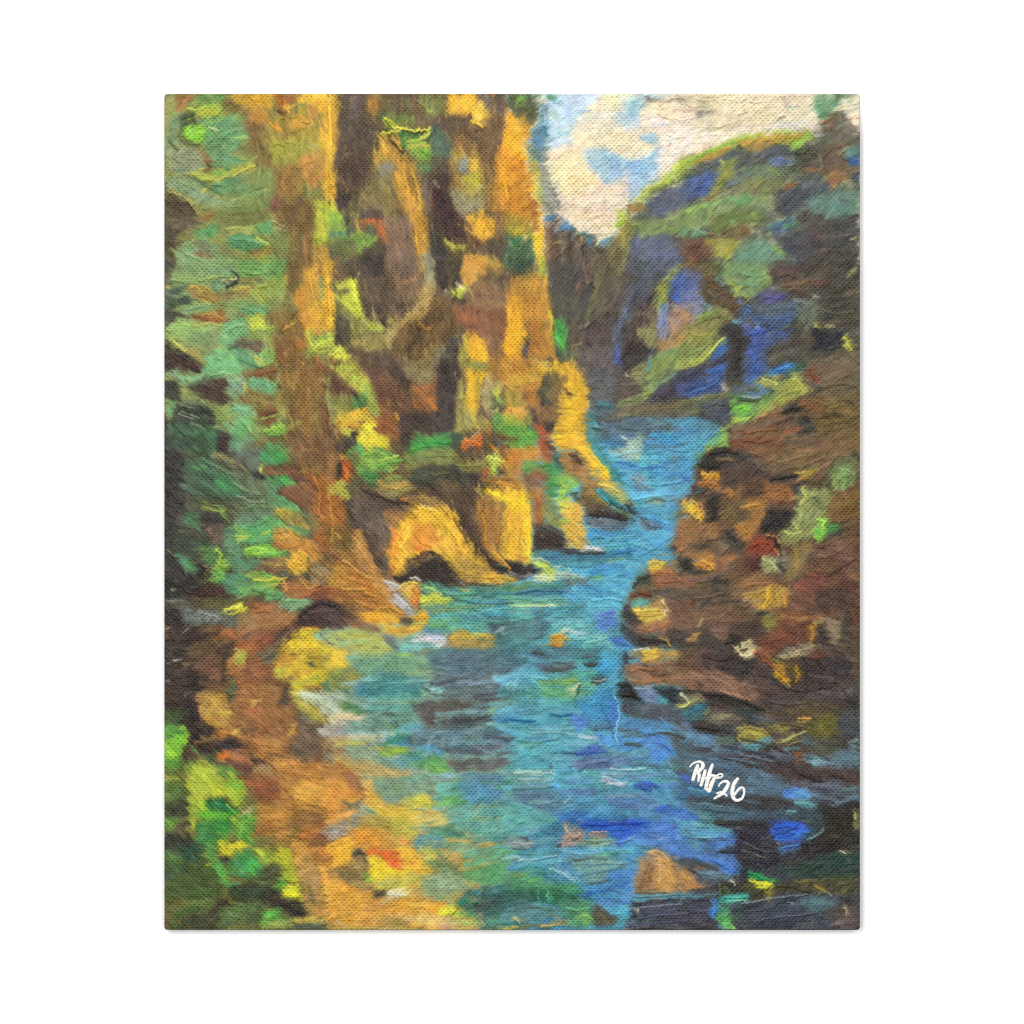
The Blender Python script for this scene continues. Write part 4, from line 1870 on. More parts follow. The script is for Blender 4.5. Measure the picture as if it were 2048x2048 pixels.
c88830 s4 60,16 84,18
4a4432 p 70,4 78,2 84,9 78,11 70,9
d8a030 p 84,4 94,0 102,2 98,8 86,10
d8d040 s3 84,10 96,8
b0b058 p 0,20 20,14 44,20 58,30 60,40 40,46 20,40 0,34
c8b848 s6 0,22 30,22
a8b868 s6 30,32 54,36
90b888 s4 8,30 40,26
3a4a38 s2 42,34 46,36
6c7a78 p 48,20 56,16 64,22 70,32 64,38 58,32 54,26
5a605c s5 56,26 66,34
e0b838 p 0,36 10,38 10,48 20,52 6,58 0,60
f0c838 s5 0,44 8,54
9a9848 p 0,58 14,56 30,62 20,72 0,82
7a8040 s8 2,74 12,78
6a9478 p 12,46 60,42 90,46 100,60 70,70 40,66 24,62
8a9c68 s7 24,44 50,46
78a070 s7 70,44 96,50
6a9068 s7 30,54 60,56
88a870 s5 74,62 100,60
98c048 s4 70,42 82,42
7ab0b0 p 66,34 82,30 110,30 112,36 90,40 74,40
80c0c0 s3 70,36 110,34
e0dcd4 p 82,30 94,20 120,22 122,30 112,33 96,28
b0cce0 s4 100,22 118,26
f0e8e0 s3 88,28 100,24
4a88a0 p 95,12 110,12 124,16 110,20 98,18
6aa870 p 102,4 130,4 130,16 112,16 100,12
5aa098 s10 125,8 165,6
58a8a8 s6 140,14 165,16
508090 s6 140,4 190,3
405860 p 164,10 193,6 193,18 170,20
c8ccc8 s3 174,18 184,13
3a6a70 p 168,22 193,20 193,34 172,32
4a8088 s5 172,34 190,36
c8983c p 122,28 126,20 140,18 150,22 166,20 170,26 160,27 146,25 136,28
f0b838 s4 156,20 166,24
a88848 p 120,30 140,26 166,27 172,32 166,36 140,36 122,34
7a6a50 s2 120,30 124,20
6a7a60 p 84,40 100,34 110,36 100,42 88,44
4f7078 p 100,40 130,36 170,36 193,36 193,60 150,66 120,62 104,56
607078 s8 120,46 160,44
384848 s3 134,48 156,50
7aa0a8 s4 112,56 130,59
5a9098 s6 104,44 120,40
58686c p 104,60 193,54 193,90 180,95 150,92 120,90 100,78 104,68
6a8088 s7 120,66 160,64
7890a0 s5 120,74 170,72
485054 s4 104,74 134,70
78b8d0 p 170,66 193,58 193,76 176,78
60a8d0 s6 178,70 193,66
4a7888 s3 170,82 193,80
4a8890 p 20,72 60,62 100,70 96,76 70,80 30,78
3f7890 s6 50,62 66,66
98bcb0 s4 6,74 44,70
90c0b8 s3 60,74 100,70
3f8088 p 20,76 60,74 94,76 94,90 60,90 24,88
4a9090 s8 50,82 90,80
98a890 p 0,84 12,86 16,94 10,98 0,96
5a8a48 p 2,96 14,92 26,100 34,104 20,106 6,100
3f7858 s4 16,98 32,104
70a898 s8 40,90 80,88
5fa098 s9 40,100 80,100
6aa088 s8 60,110 84,112
d8c898 p 0,104 18,104 32,106 30,112 14,112 0,116
e0c898 s4 4,108 28,108
b8b098 s5 0,118 16,114
6a9080 p 14,116 34,108 60,104 80,106 78,124 50,128 20,124
3f4a40 s2 44,112 50,106 64,106 66,118 60,122
7a9a90 s5 52,112 62,116
4f7050 s4 42,122 48,112
70a058 s3 52,118 64,122
60a8c0 p 66,118 84,114 94,120 90,126 76,128 66,124
98b0a0 p 6,124 40,124 62,126 50,136 20,134
c8b870 s6 0,132 40,134
d0c050 s4 2,138 30,138
c8c090 s4 10,130 50,130
58504c p 82,98 94,92 118,90 160,92 165,100 140,108 112,106 104,116 100,120 90,112 84,104
5c6068 s6 96,104 104,118
403c3c s3 100,108 106,117
7ac0c8 p 97,78 110,76 118,82 112,84 102,82
c0e0d8 s2 100,79 114,82
404440 s3 96,78 104,84 116,86
5a6870 s7 120,88 170,86
4a4c50 s4 150,86 174,84
5a4c58 s4 162,90 176,90
7098a8 s4 110,106 165,104
88b0b8 s3 120,104 160,102
6898a8 s6 150,98 190,95
5ca0cc s8 176,104 193,100
484c54 p 112,114 136,108 166,108 170,112 160,116 142,118 128,124 116,124
3c3c40 s5 130,114 160,110
4088c0 p 170,106 193,108 193,116 172,116
3474b0 s3 176,112 193,112
60a4d0 s8 172,122 193,128
587080 p 84,122 120,120 160,118 186,130 188,142 160,150 130,152 118,146 100,142 84,142
607c8c s8 90,130 110,128
708c98 s7 120,128 160,122
7aa0b0 s6 130,138 170,138
505458 s6 120,144 160,148
484c50 s3 165,128 186,134
6a7074 s7 150,142 184,142
505458 s4 176,150 186,148
605c58 p 120,154 150,156 180,152 188,158 170,166 150,168 126,166
4c5058 s6 140,158 165,156
6a808c s8 150,174 186,170
5a6c78 s8 170,180 193,178
3a78a8 p 56,134 68,128 80,132 80,138 70,141 54,138
3a8a58 p 50,140 68,128 76,130 62,139 54,141
2f9a58 s3 52,140 66,132
303840 s3 80,132 84,138
4a88c0 p 86,140 100,140 118,146 116,152 104,148 90,144
e0b048 s4 38,144 52,144
80a83c p 50,144 70,141 80,142 78,148 60,150 50,150
b8c838 s4 64,146 76,146
4a8878 p 72,148 96,144 110,150 112,160 96,160 80,156 70,152
4080a0 s4 76,156 92,154
c8d8d8 s2 62,154 68,151
6aa0a0 p 62,154 78,158 88,164 70,164 60,160
5a9a4c p 84,160 104,152 116,156 122,164 110,170 96,168
78b048 s4 98,164 118,166
88b0b8 s2 98,168 99,140 106,128 122,124
405058 s1 100,150 99,168 102,184 106,193
c0c8b8 s2 99,168 98,174
90a888 p 10,140 40,142 50,152 44,158 20,152
b8a468 p 0,150 20,154 50,160 80,168 82,174 60,178 40,174 10,164
d8b868 s6 46,170 76,170
c89c50 s7 6,160 30,164
6a9078 s6 46,154 60,162
c08044 p 0,158 8,160 24,170 30,186 32,193 0,193
a86838 s6 4,176 24,186
e08c38 s5 4,190 26,190
8a5a3c s3 8,170 20,172 26,184
d0a858 p 26,172 42,178 42,193 32,193
7a9c74 p 42,174 70,178 96,174 100,185 90,193 42,193
a8a860 s6 60,188 88,190
70b08a s5 70,176 94,174
b8c0a0 s4 76,172 98,168
68b0b0 s8 110,185 150,188
88b8c8 s6 110,172 150,172
5090c0 s6 134,180 156,186
78a8c0 s6 150,188 190,190
6ab898 s7 110,180 126,184
8a9a98 s5 102,176 114,178
@1020,1230
58a0b4 p 0,0 193,0 193,193 0,193
5aa0a0 s10 4,4 26,3
4f7878 p 0,10 24,4 40,0 42,20 30,26 14,30 0,28
485c68 s8 28,4 34,14
3f4f58 s3 18,28 40,20
78b8c8 s8 44,8 80,6
70b0b0 s6 50,12 85,12
5f8ad8 p 94,4 112,0 114,12 104,16 96,12
4a6ad0 s5 100,10 108,6
60a8e0 s5 114,2 118,12
d0ccb0 s3 54,20 58,15 66,16
c8d8d8 s4 62,18 80,20
d08a28 p 44,22 50,19 56,19 64,26 60,30 54,34 46,35 42,32 43,27
f0a830 s3 46,24 58,24
b07828 s4 44,32 54,33
a89050 s2 34,33 42,31
6098a8 s8 10,28 38,34
4a7888 p 0,34 44,36 96,36 96,44 60,46 20,46 0,44
587080 s6 20,44 70,42
3a3c38 s3 26,41 36,41
4a6a60 s3 0,48 20,48
80c0c0 s5 70,24 110,22
70b8c0 s6 80,32 110,30
5fa8a0 s4 80,36 100,26
4a80c8 p 106,24 124,20 130,32 124,38 114,32
4268c0 s5 118,26 126,32
4a9cd0 p 96,46 116,36 118,60 110,70 96,66 90,56
52a8d8 s8 100,44 114,46
485058 s3 78,44 96,44
404848 p 80,51 94,50 92,55 86,56 82,54
58686c p 20,52 66,50 72,56 60,62 36,62
40484a s3 36,57 60,60
605858 s3 50,58 64,55
60a8c8 s8 6,62 30,66
58a890 s8 62,62 90,62
6a9860 p 32,70 50,68 66,64 74,66 70,74 48,76 34,75
8aa858 s3 34,72 44,73
98c050 s4 58,72 68,70
68a878 p 34,78 60,76 90,70 94,78 80,88 50,92 34,88
a8b880 p 58,80 72,76 72,84 62,88
d0c8a8 s2 66,80 72,76
2f4a40 s2 75,75 70,86
c8d8d8 s1 68,80 69,90
305858 s2 70,88 71,98
4a9868 s6 40,86 66,90
38383a p 87,69 94,67 104,67 102,73 96,75 88,73
b0a89c s2 91,72 102,70
4a98c8 s10 84,80 112,80
3a80c0 s8 90,88 108,86
3a8cc8 p 72,94 110,86 116,100 108,112 84,108 74,104
5aa0b8 s10 10,90 60,92
4a8890 s8 0,84 30,86
5090a8 s10 10,102 60,100
2f78a0 s4 44,108 64,107
1f6098 s4 0,112 28,114
4a98b0 s8 30,114 70,112
4488c8 s8 80,112 108,112
5078d0 p 66,106 80,108 82,124 72,124 66,116
6aa0b8 s8 20,124 64,122
60a8c8 s8 6,132 40,132
4a88b8 s4 16,134 40,132
4a7cc8 p 106,88 116,92 118,110 120,118 110,120 106,108
78b8f0 s1 112,87 117,96 117,108 115,118 113,126 115,136 118,139
40608a s1 96,94 106,114 110,130 116,138
4a78a8 p 80,118 110,116 110,124 88,124
38485c s3 90,125 110,119
5090d8 p 90,128 118,126 140,130 150,140 130,146 100,140
70a8c8 s8 60,138 100,140
a8c0d0 s5 76,130 94,134
3f5fa8 p 66,148 84,142 92,140 106,147 90,150 74,151
4a58b0 s4 68,150 86,150
405078 s2 46,148 70,148
60b0c8 s8 8,146 50,150
78b8b8 s6 6,140 30,138
68a0b8 s8 40,154 70,155
5a6c94 p 64,160 84,150 110,152 130,158 112,166 80,166
586088 s6 76,162 104,158
3f4c78 s2 76,167 82,161
6888a8 s8 110,150 150,152
4a70b0 s4 134,152 150,156
88c0d8 s2 131,146 143,154
58b0d0 s8 10,160 40,160
a8c8b8 s6 4,170 44,168
88a8a0 s6 6,178 44,176
708890 s4 10,184 40,182
b0c8b8 s1 47,160 48,180
3a5060 s2 42,158 46,164
60a8e8 s6 48,178 54,186
5f98c8 s8 60,176 90,180
5a80b8 s8 50,190 90,190
88a8c8 s6 100,172 130,172
b8d8d8 s3 108,166 146,166
a8b0c8 s4 100,178 120,184
d8c8c8 s2 104,182 124,181
4a7898 s5 122,160 160,160
506a78 s4 130,160 172,164
6a88b8 s6 130,174 175,170
3f64c8 p 134,180 150,177 160,184 150,187 138,184
3458b0 s4 136,184 154,186
5078c8 s6 160,186 186,180
4a8cb8 s6 150,191 193,188
3858c0 s4 186,176 193,170
2a282a p 122,0 132,0 142,6 140,12 130,10 124,8
3a3c40 p 118,10 126,6 134,20 140,30 136,36 126,24 120,18
7a5840 p 126,8 150,8 168,4 170,0 193,0 193,20 160,22 140,20 130,16
c8a848 p 132,0 166,0 164,4 150,6 140,4
b87848 s5 146,10 170,7
c8a890 s1 168,0 166,6
90684a s6 140,16 180,12
3a302a p 130,18 150,22 165,20 172,14 193,16 193,36 160,36 138,35 134,24
b09058 s3 162,22 170,26 172,32
2e2826 s5 140,28 158,28
b08848 s3 188,28 193,26
a88848 p 130,40 138,36 150,35 180,40 188,44 180,48 150,52 142,50 138,46 128,46
e8c040 p 142,37 156,36 158,44 150,48 142,46
e0a850 s3 142,49 152,49
f0e8d0 s2 135,37 148,35
7aa090 s4 128,43 138,40
3a4038 s3 128,47 136,45
c09048 s4 160,42 184,44
404048 p 120,42 126,38 128,46 124,60 118,66 118,56
85603f p 126,54 140,50 160,50 193,46 193,76 170,76 150,74 132,76 126,68 124,62
a0744a s7 130,58 150,68
5a4030 s5 140,56 170,62
6a4a38 s6 150,54 185,52
a87850 s5 140,72 175,70
a8644a s4 186,68 193,66
1f1a1c p 117,74 126,69 132,76 134,82 140,88 142,94 130,92 120,90 118,84
8088a8 p 133,76 150,75 156,78 160,95 145,92 138,84
6080c8 s6 150,84 158,92
b0c0d0 s2 134,78 152,78
242a2c p 156,78 172,76 186,84 193,94 190,97 178,98 166,90 158,84
4a5058 s3 176,88 188,96
c8d0b0 s2 184,84 192,92
d0c068 s4 180,98 193,94
4c4c54 p 120,90 140,94 165,95 180,100 193,102 193,124 175,118 150,114 130,110 122,104
3a3030 s5 122,98 126,108
58606c s6 140,100 170,104
586468 s6 170,112 190,106
3a7078 s4 184,104 193,102
4f80b8 p 120,110 145,114 170,116 176,124 150,122 120,122
5a94d8 s4 164,112 172,120
485058 s4 118,122 142,125
362c2a s3 174,122 193,126
5084d8 p 140,122 160,122 170,132 178,146 174,156 160,158 148,145 142,138
4a74d8 s6 160,136 174,148
5a98d0 s6 124,130 148,140
4a5860 s4 120,128 150,130
444a38 p 124,138 134,136 140,140 130,142
50585c p 165,126 193,126 193,156 182,152 175,140
404448 s5 178,134 193,140
5888b0 s5 150,158 168,162
484438 p 174,164 186,164 190,168 188,174 182,173
b0c8e0 s1 170,152 174,166
5c6060 s5 174,156 192,158
@1370,1230
4a3c32 p 0,0 193,0 193,193 0,193
6a5038 p 0,0 60,0 80,2 60,10 30,12 0,14
6a6050 s6 0,12 16,8
e0c078 s3 14,12 18,4
d0a050 s4 2,28 14,20
b88848 s3 12,26 17,18
7a5c4c p 30,12 48,8 48,24 40,30 30,24
3a332c p 18,18 30,20 40,30 60,30 50,40 30,40 16,30
4a3a30 p 50,8 80,4 84,18 78,30 60,24 50,16
5a4a40 s6 60,6 80,14
26241f p 48,20 60,22 56,34 46,32
8a8038 p 84,2 100,2 100,14 88,18 82,10
7a5030 p 100,0 150,2 140,10 120,14 100,12
9a7038 s5 100,4 145,4
6e3c2a p 90,18 110,6 130,12 134,26 120,30 100,36 90,44 82,46 76,40 82,24
84402c s7 90,24 100,34
7a4028 s8 84,44 94,54
a0522f s6 80,36 92,46
602f28 s6 118,22 130,26
3a2824 s4 120,10 136,8
b07828 p 132,12 140,8 144,12 140,28 134,30
c09a38 s3 140,10 140,20
262420 p 142,12 150,12 150,28 140,28
a0a060 s4 140,8 152,4
807458 p 150,4 168,4 168,24 160,34 154,26 152,12
a08c60 s5 158,16 164,26
3a342f p 168,0 178,0 176,20 168,22
6e4430 s8 182,2 183,20
5a4424 s6 183,30 182,60
5c5044 s8 168,36 180,50
c8b888 p 54,34 62,28 70,26 76,34 74,44 66,46 58,42
9a9878 s4 64,30 72,34
e0d0a0 s2 56,36 62,42 70,44
2c2824 s2 62,40 66,37
e0a078 s3 72,40 77,38
8a8468 p 100,42 112,34 130,30 144,32 136,38 120,44 106,46
c0a880 s4 124,38 140,33
d0b890 s3 112,44 126,40
5a3028 p 130,40 145,36 154,40 148,48 136,46
843c3a s3 138,46 150,42
8a9038 s4 96,48 104,54
b08030 p 95,54 106,50 110,62 112,72 106,72 98,66
d09828 s4 98,66 110,70
c8a040 s2 104,72 112,78
5a4a26 p 108,50 122,46 126,60 120,74 114,72
a07a30 s4 120,56 122,70
a8a068 s4 106,46 122,44
322a28 p 126,50 160,44 176,48 178,70 150,74 126,72
40343a s8 150,56 170,62
6a5e54 s4 134,66 160,68
4a3c30 s6 134,50 145,54
302826 p 36,40 50,40 74,46 70,64 60,70 46,64 36,56
2a2826 s5 22,50 26,58
5a4434 p 0,34 20,36 30,48 20,60 0,56
8a6850 p 0,62 30,58 60,70 80,74 78,92 60,92 36,82 10,80 0,74
a87860 s4 0,66 20,68
74583f s7 30,70 70,84
986a54 s3 44,84 70,92
2e3428 s3 14,72 18,74
4a3a34 p 70,58 92,62 104,76 116,82 140,84 120,100 90,96 80,84 70,70
5c4c44 s6 84,70 100,82
34302a s4 84,62 94,66
4a4444 p 92,86 120,84 150,82 160,76 187,72 187,90 150,92 130,100 104,104 94,100
5c4f4c s6 100,94 125,92
8a6a58 s2 158,80 164,78
7a746c s5 168,84 178,80
302c28 s4 120,82 160,76
262622 s9 178,90 186,100
2a2620 p 14,82 40,84 66,94 84,100 76,106 50,100 30,92 18,90
8a8858 p 0,88 18,86 22,92 6,98 0,102
d0c878 s2 2,96 14,90
3a6478 p 0,102 20,92 26,96 22,110 10,116 0,112
2a7898 s4 4,106 20,94
a8a058 s4 22,106 26,98
605c50 p 22,110 30,102 50,104 60,108 50,116 40,120 24,116
98906a s4 30,110 52,106
3a4440 p 40,96 70,98 84,106 80,114 64,114 54,106
50504e p 74,108 92,108 100,116 90,120 78,118
8a8c90 s2 78,110 88,112
5a4a34 p 110,96 150,90 166,96 165,110 140,112 120,112 104,106
6a5830 s8 130,104 160,104
5a5640 s6 150,96 164,100
e09850 p 122,111 126,109 135,110 134,113 126,114
e8b080 s2 126,111 132,110
b8a050 s2 121,114 128,116
68642c p 136,112 165,106 164,126 150,134 136,130 126,122
7a7434 s6 140,122 158,124
4a3a34 s5 114,118 124,122
4a5050 p 164,102 187,100 187,130 165,130
3a403c s7 166,118 184,122
2e2a2c p 6,118 20,116 46,118 50,124 40,130 26,128 10,124
4a3c48 s3 12,118 30,120
484c58 p 40,118 56,116 58,126 50,130 42,128
50789c s4 0,116 10,120
5a86b4 p 0,124 10,124 30,130 34,138 24,142 6,138 0,138
6c98c0 s5 6,130 24,134
5c7068 p 30,132 46,130 56,134 50,140 34,140
4a6a50 s3 32,138 50,132
9a9040 p 54,122 66,118 76,122 90,126 94,132 80,136 60,136
a8a048 s4 60,124 90,130
b0a050 s3 78,122 84,122
7a7838 p 84,116 104,118 112,122 104,128 90,122
58909c p 60,138 76,134 90,130 98,134 90,140 78,146 66,144
60a0b0 s4 74,140 90,134
50545c s4 94,138 102,126
5a5040 s3 80,142 88,138
a8a858 s4 106,136 128,126
d0d088 s1 110,140 128,134
505448 p 126,128 150,132 175,136 165,148 145,150 130,140
464038 s6 140,140 170,138
50686c s5 128,136 140,138
303428 s3 88,146 96,142
506878 p 30,140 60,140 70,146 60,150 40,150 24,146
3c4450 s4 10,142 30,146
303038 s3 14,146 24,147
4f6a80 p 0,140 14,146 36,152 60,160 90,170 110,176 120,193 40,193 0,193
4a6072 s8 10,150 40,154
3c3c44 s4 36,152 60,156
80989c s2 54,156 70,154
4a6478 s8 40,160 80,170
6088a8 s6 70,176 100,186
4a4c54 p 60,150 90,148 110,152 120,160 110,165 80,160
6a7480 p 92,146 112,146 110,156 96,154
5a8088 s4 108,144 124,142
6a4a34 p 116,148 126,146 128,158 118,160
7a4a28 s4 118,150 124,150
4a4044 p 116,158 150,164 180,170 187,168 187,180 160,172 120,165
5a7480 p 130,150 150,152 187,138 187,164 160,164 136,160
6a9cb0 p 130,154 145,152 155,160 140,162
88b0b8 s3 134,158 150,158
6a8890 s5 160,156 185,152
7aa0a8 s4 176,136 187,134
3a302e p 90,152 110,158 118,165 134,168 146,174 140,178 124,174 110,176 100,168 92,160
302624 s6 126,172 144,174
4a382f p 160,168 187,172 187,184 170,180
2c2422 s4 156,172 170,175
505860 p 114,178 140,178 160,176 187,184 187,193 120,193
707c88 s5 140,182 165,184
485058 s4 134,182 150,190
3f60a8 s4 110,188 120,186
4a70c8 p 104,188 120,184 132,190 130,193 106,193
6a9090 s4 170,188 187,184
3a6a9c p 0,180 20,180 36,188 30,193 0,193
3c60c0 s4 0,170 6,176
5aa0c0 s4 4,186 20,190
303848 s5 30,164 36,172
@320,1510
6a6a34 p 0,43 193,43 193,193 0,193
5f7a38 p 4,38 24,40 30,50 20,58 4,54
6f8a48 s5 8,44 20,40
3a3c2c p 4,52 28,40 32,60 24,70 8,70 4,68
6a7a50 s3 14,54 20,50
5a8a3c p 4,68 18,66 24,70 16,78 8,82 4,80
7aa848 s4 8,72 14,76
504a34 p 18,72 32,66 32,84 24,88 16,86
7a8058 s4 22,72 30,70
25261f p 4,82 16,84 26,90 30,84 34,90 30,100 4,100
3a5034 p 4,98 40,92 50,100 40,115 4,105
2f5a40 p 24,100 42,96 42,110 34,118 24,114
4a7038 p 4,104 20,104 26,115 18,122 4,118
6a9440 s6 12,108 18,112
c0d0c0 s1 33,106 37,112
3a5030 p 4,118 50,116 64,130 64,150 30,155 4,150
4a5a28 p 4,136 40,122 56,124 66,140 60,150 4,155
5f6028 s7 30,126 50,116
6a6a30 s5 44,108 52,104
3f4a26 s8 10,140 50,140
4a6030 s5 20,148 60,145
c8c838 p 32,40 50,44 44,52 40,60 36,60 30,80 34,70
8aa838 p 30,50 46,44 50,50 38,64 36,78 32,78
a8b838 p 36,10 60,12 60,30 48,45 32,50 30,30
d8d038 s6 50,24 58,44
c8cc38 s6 70,40 82,48
a0b838 p 66,40 88,36 90,44 82,56 74,48
9ccc30 p 42,52 50,48 52,58 44,66 42,60
b8d830 s4 44,52 50,52
1f6a3c p 48,52 54,45 64,46 76,54 84,58 76,63 64,60 54,56
2f8a48 s4 56,52 72,58
184a30 s3 50,50 54,46
58b8a0 s1 60,52 72,56
5ab030 p 42,62 54,58 66,62 84,60 80,66 62,70 50,72 42,66
78c838 s4 46,66 70,64
c8c038 s4 38,68 35,82
3f8a44 p 38,74 56,70 64,80 60,94 48,98 38,90
58a060 s5 44,80 46,90
358a3c p 58,70 76,68 78,80 72,90 62,88
4a8a34 s5 62,84 74,82
a8b838 p 76,66 86,64 88,74 80,78 76,74
d0c838 s3 80,70 84,74
5f9a3c p 84,66 102,60 100,86 104,98 96,98 84,90 78,82
3f7a34 s5 92,88 102,98
78b040 s4 86,84 90,72
a8a868 p 86,56 100,54 106,58 96,66 88,64
d8b898 s3 90,60 96,60
4a8838 s3 88,68 100,62
6a6a34 p 88,46 100,40 104,52 96,56
6a4a34 p 94,34 102,42 104,54 100,50
b89060 s1 98,36 103,44 104,56
4a8a40 p 50,96 62,88 64,100 58,110 52,118 50,110
6aa03c s4 52,102 52,114
d0c030 p 62,92 70,88 74,96 84,94 92,94 94,100 84,104 74,108 64,108 60,102
e0d438 s4 82,96 92,98
c8c830 s5 66,94 70,104
b89838 s4 62,108 70,109
3a2f28 p 60,110 72,108 72,116 68,118
389048 p 72,114 82,106 94,104 104,108 110,120 104,128 96,126 84,126 76,120
48b050 p 92,116 104,112 108,122 100,128 92,124
60a078 s5 80,114 90,120
2f7a48 s6 76,126 96,132
78b8a0 s2 84,124 90,126
5aa848 p 52,116 60,110 70,120 73,130 72,140 66,138 60,124 54,120
78b850 s4 66,130 70,138
c8b838 s3 50,120 56,114
389a68 s5 72,142 82,138
80b8a0 s2 80,140 86,138
6a6a34 p 104,86 122,86 124,100 114,104 104,98
90a838 p 102,100 118,100 124,106 116,118 108,114 104,108
c8d038 s5 106,104 112,108
c0b830 p 118,112 130,98 140,102 146,118 148,135 152,150 144,140 132,128 126,120
a8b830 s7 132,104 138,124
98b838 s6 130,130 140,132
6ab83c p 120,142 130,132 136,136 132,146 124,146
d8d830 p 130,146 136,138 144,140 152,150 154,160 146,156 138,154 130,153
e8e030 s5 134,148 148,152
4a4a30 p 99,132 104,126 112,120 122,118 130,120 133,126 130,134 120,140 110,136
5c5a44 s5 112,130 126,124
6a8050 s4 106,136 118,138
363a28 p 72,142 96,136 120,140 126,146 120,158 100,160 84,160 74,152
2f4a34 s8 80,148 110,144
322c26 p 108,150 120,146 126,145 130,154 144,154 150,154 148,160 154,166 160,172 152,175 140,174 126,166 112,160
241f1e s5 130,160 152,172
a0a090 s1 113,156 118,162
5a7038 p 30,158 50,152 62,150 64,156 56,166 44,168
6f8440 s5 36,160 58,154
3a2c26 p 64,154 74,154 76,160 64,164 56,172 50,170
5a7240 p 66,164 80,160 104,156 110,156 104,166 94,178 80,182 64,184 60,180
6a8848 s5 86,160 104,160
708a50 s5 74,170 90,176
3a3c2a p 24,172 54,170 66,166 60,188 20,188
3a6030 s7 16,172 40,162
3a5a34 s8 14,182 20,186
6a5030 s6 7,176 8,187
383c2c s6 70,184 84,180
a0a888 s1 56,178 60,173
90a078 s1 42,172 44,168
4a5a34 p 94,166 110,158 114,168 104,184 94,186
5cae44 p 110,170 118,166 130,168 126,176 116,182 108,180
70c058 s3 112,178 122,170
5a6a3c s5 128,172 144,178
8aa04c p 108,182 130,176 142,178 142,184 110,187
d0b048 p 140,176 160,174 174,172 172,180 150,182
4a5a48 p 144,184 160,180 172,180 180,187 144,188
d8d8b0 s2 173,182 176,176
e0d0a0 s2 178,178 181,186
b87c3c p 104,24 140,10 193,10 193,185 176,187 176,174 162,172 156,160 152,140 144,112 134,98 124,92 104,84 102,64 106,56
905030 p 96,24 108,20 130,28 124,48 112,50 104,42
a85838 s5 96,30 104,34
703c2c s5 114,36 124,38
6a4034 p 80,8 92,8 98,16 92,24 84,18
d89a44 p 142,30 193,24 193,60 178,56 160,52 146,50
e0a848 s6 150,40 180,34
b8803c s8 110,60 150,54
d09040 s7 112,68 140,62
a8743c s8 105,78 135,80
a05c30 s4 102,86 110,80
c08850 s6 120,92 140,84
90683c p 140,68 170,60 176,72 160,80 146,78
b86c38 s5 150,82 172,74
c87838 s5 150,88 168,84
8a6038 p 158,88 176,82 188,92 178,98 160,100
a8a098 p 172,82 180,77 190,82 192,86 186,90 178,86
c0c0c8 s2 184,82 192,86
b09878 s3 176,78 188,78
d09848 p 142,92 158,96 160,112 150,120 144,108
c88a44 s7 160,105 180,100
e0a040 s8 182,100 190,120
e08850 s4 172,104 178,112
a88848 p 148,116 156,106 162,110 172,130 174,150 166,165 158,170 156,150 150,130
8a7040 s4 158,108 156,120
9a8858 s6 162,130 166,160
6a5c40 s5 160,140 164,158
b89868 s5 164,120 172,140
e8a848 p 170,118 188,120 193,140 193,160 178,160 176,140
e0a050 s8 180,150 190,185
5a5048 s5 188,124 192,132
d09450 s6 168,168 180,172
@670,1510
b89a58 p 0,43 193,43 193,193 0,193
dc9038 p 0,26 10,28 28,38 30,46 18,50 10,48 6,56 0,60
8a6040 p 8,24 18,20 26,32 30,42 24,46 16,36
b87040 s5 18,38 28,40
f0a838 s3 12,46 18,50 21,44
58543c p 6,50 12,50 18,54 28,48 26,56 14,60 6,64
d89848 p 6,62 10,56 16,60 22,60 16,68 0,76 0,64
a0a080 p 20,56 32,50 42,58 40,66 22,66
4a8a80 s3 34,58 40,61
8a8a70 p 0,76 22,64 40,66 34,76 14,82 4,90 0,92
a8a0a0 s4 0,86 10,78
d8d8e0 s1 0,83 3,82
b8b4b8 s3 0,90 4,88
e0a848 p 32,34 42,36 54,48 52,54 42,58 32,52
d8b050 s6 38,48 52,56
7a9a84 p 42,26 60,26 96,24 104,40 80,48 56,52 50,48 42,40
8a9a60 s7 56,36 80,36
5fa888 s6 74,28 96,24
5a7068 s4 96,38 104,42
c0b048 p 70,50 84,42 96,40 104,44 110,52 108,55 96,56 84,58
d8c048 s5 86,46 100,50
8aa048 s3 94,55 110,53
d8b048 p 42,58 60,54 84,58 92,62 92,72 70,70 50,68
d0983c s6 52,60 60,66
c8b868 p 86,64 112,62 120,68 104,78 88,76
d0c078 s5 96,70 108,70
b8a848 p 44,68 80,70 92,74 90,88 70,88 56,80
c0b858 s6 60,74 80,82
98a070 s5 82,78 100,82
98c8a0 s2 84,57 100,59
a88e40 p 26,66 50,66 60,80 54,90 40,86 24,76
d89038 p 18,80 40,76 54,82 56,96 40,102 24,100 16,92
c08838 s7 40,86 52,92
c89448 p 54,88 76,84 80,96 66,100 52,98
d8b858 s6 60,90 76,92
e8b038 p 0,92 16,88 20,100 18,112 16,118 0,122
f0b840 s8 4,98 8,112
c09048 s4 20,102 24,96
3f3c38 p 18,104 30,100 32,108 24,110 18,110
8a7448 p 18,110 32,108 36,124 30,134 40,144 30,145 12,136 0,132 0,124 16,116
584a38 s4 30,106 34,116
6a5a3c s5 6,126 28,134
c0a058 s6 20,116 28,126
e0622c p 32,104 40,100 52,102 68,102 72,112 74,120 66,122 56,116 48,108 38,106
f08038 s3 34,104 52,106
d87838 s5 56,104 70,110
e8b038 p 66,102 78,99 88,106 100,114 102,124 90,128 74,122 72,112
b89030 s3 72,112 80,108
e8a03c s6 78,116 98,118
f0d030 p 37,108 46,108 54,116 62,122 70,124 84,124 70,130 52,134 40,134 36,124
d0a030 s4 40,110 48,114
f8dc30 s6 42,124 60,126
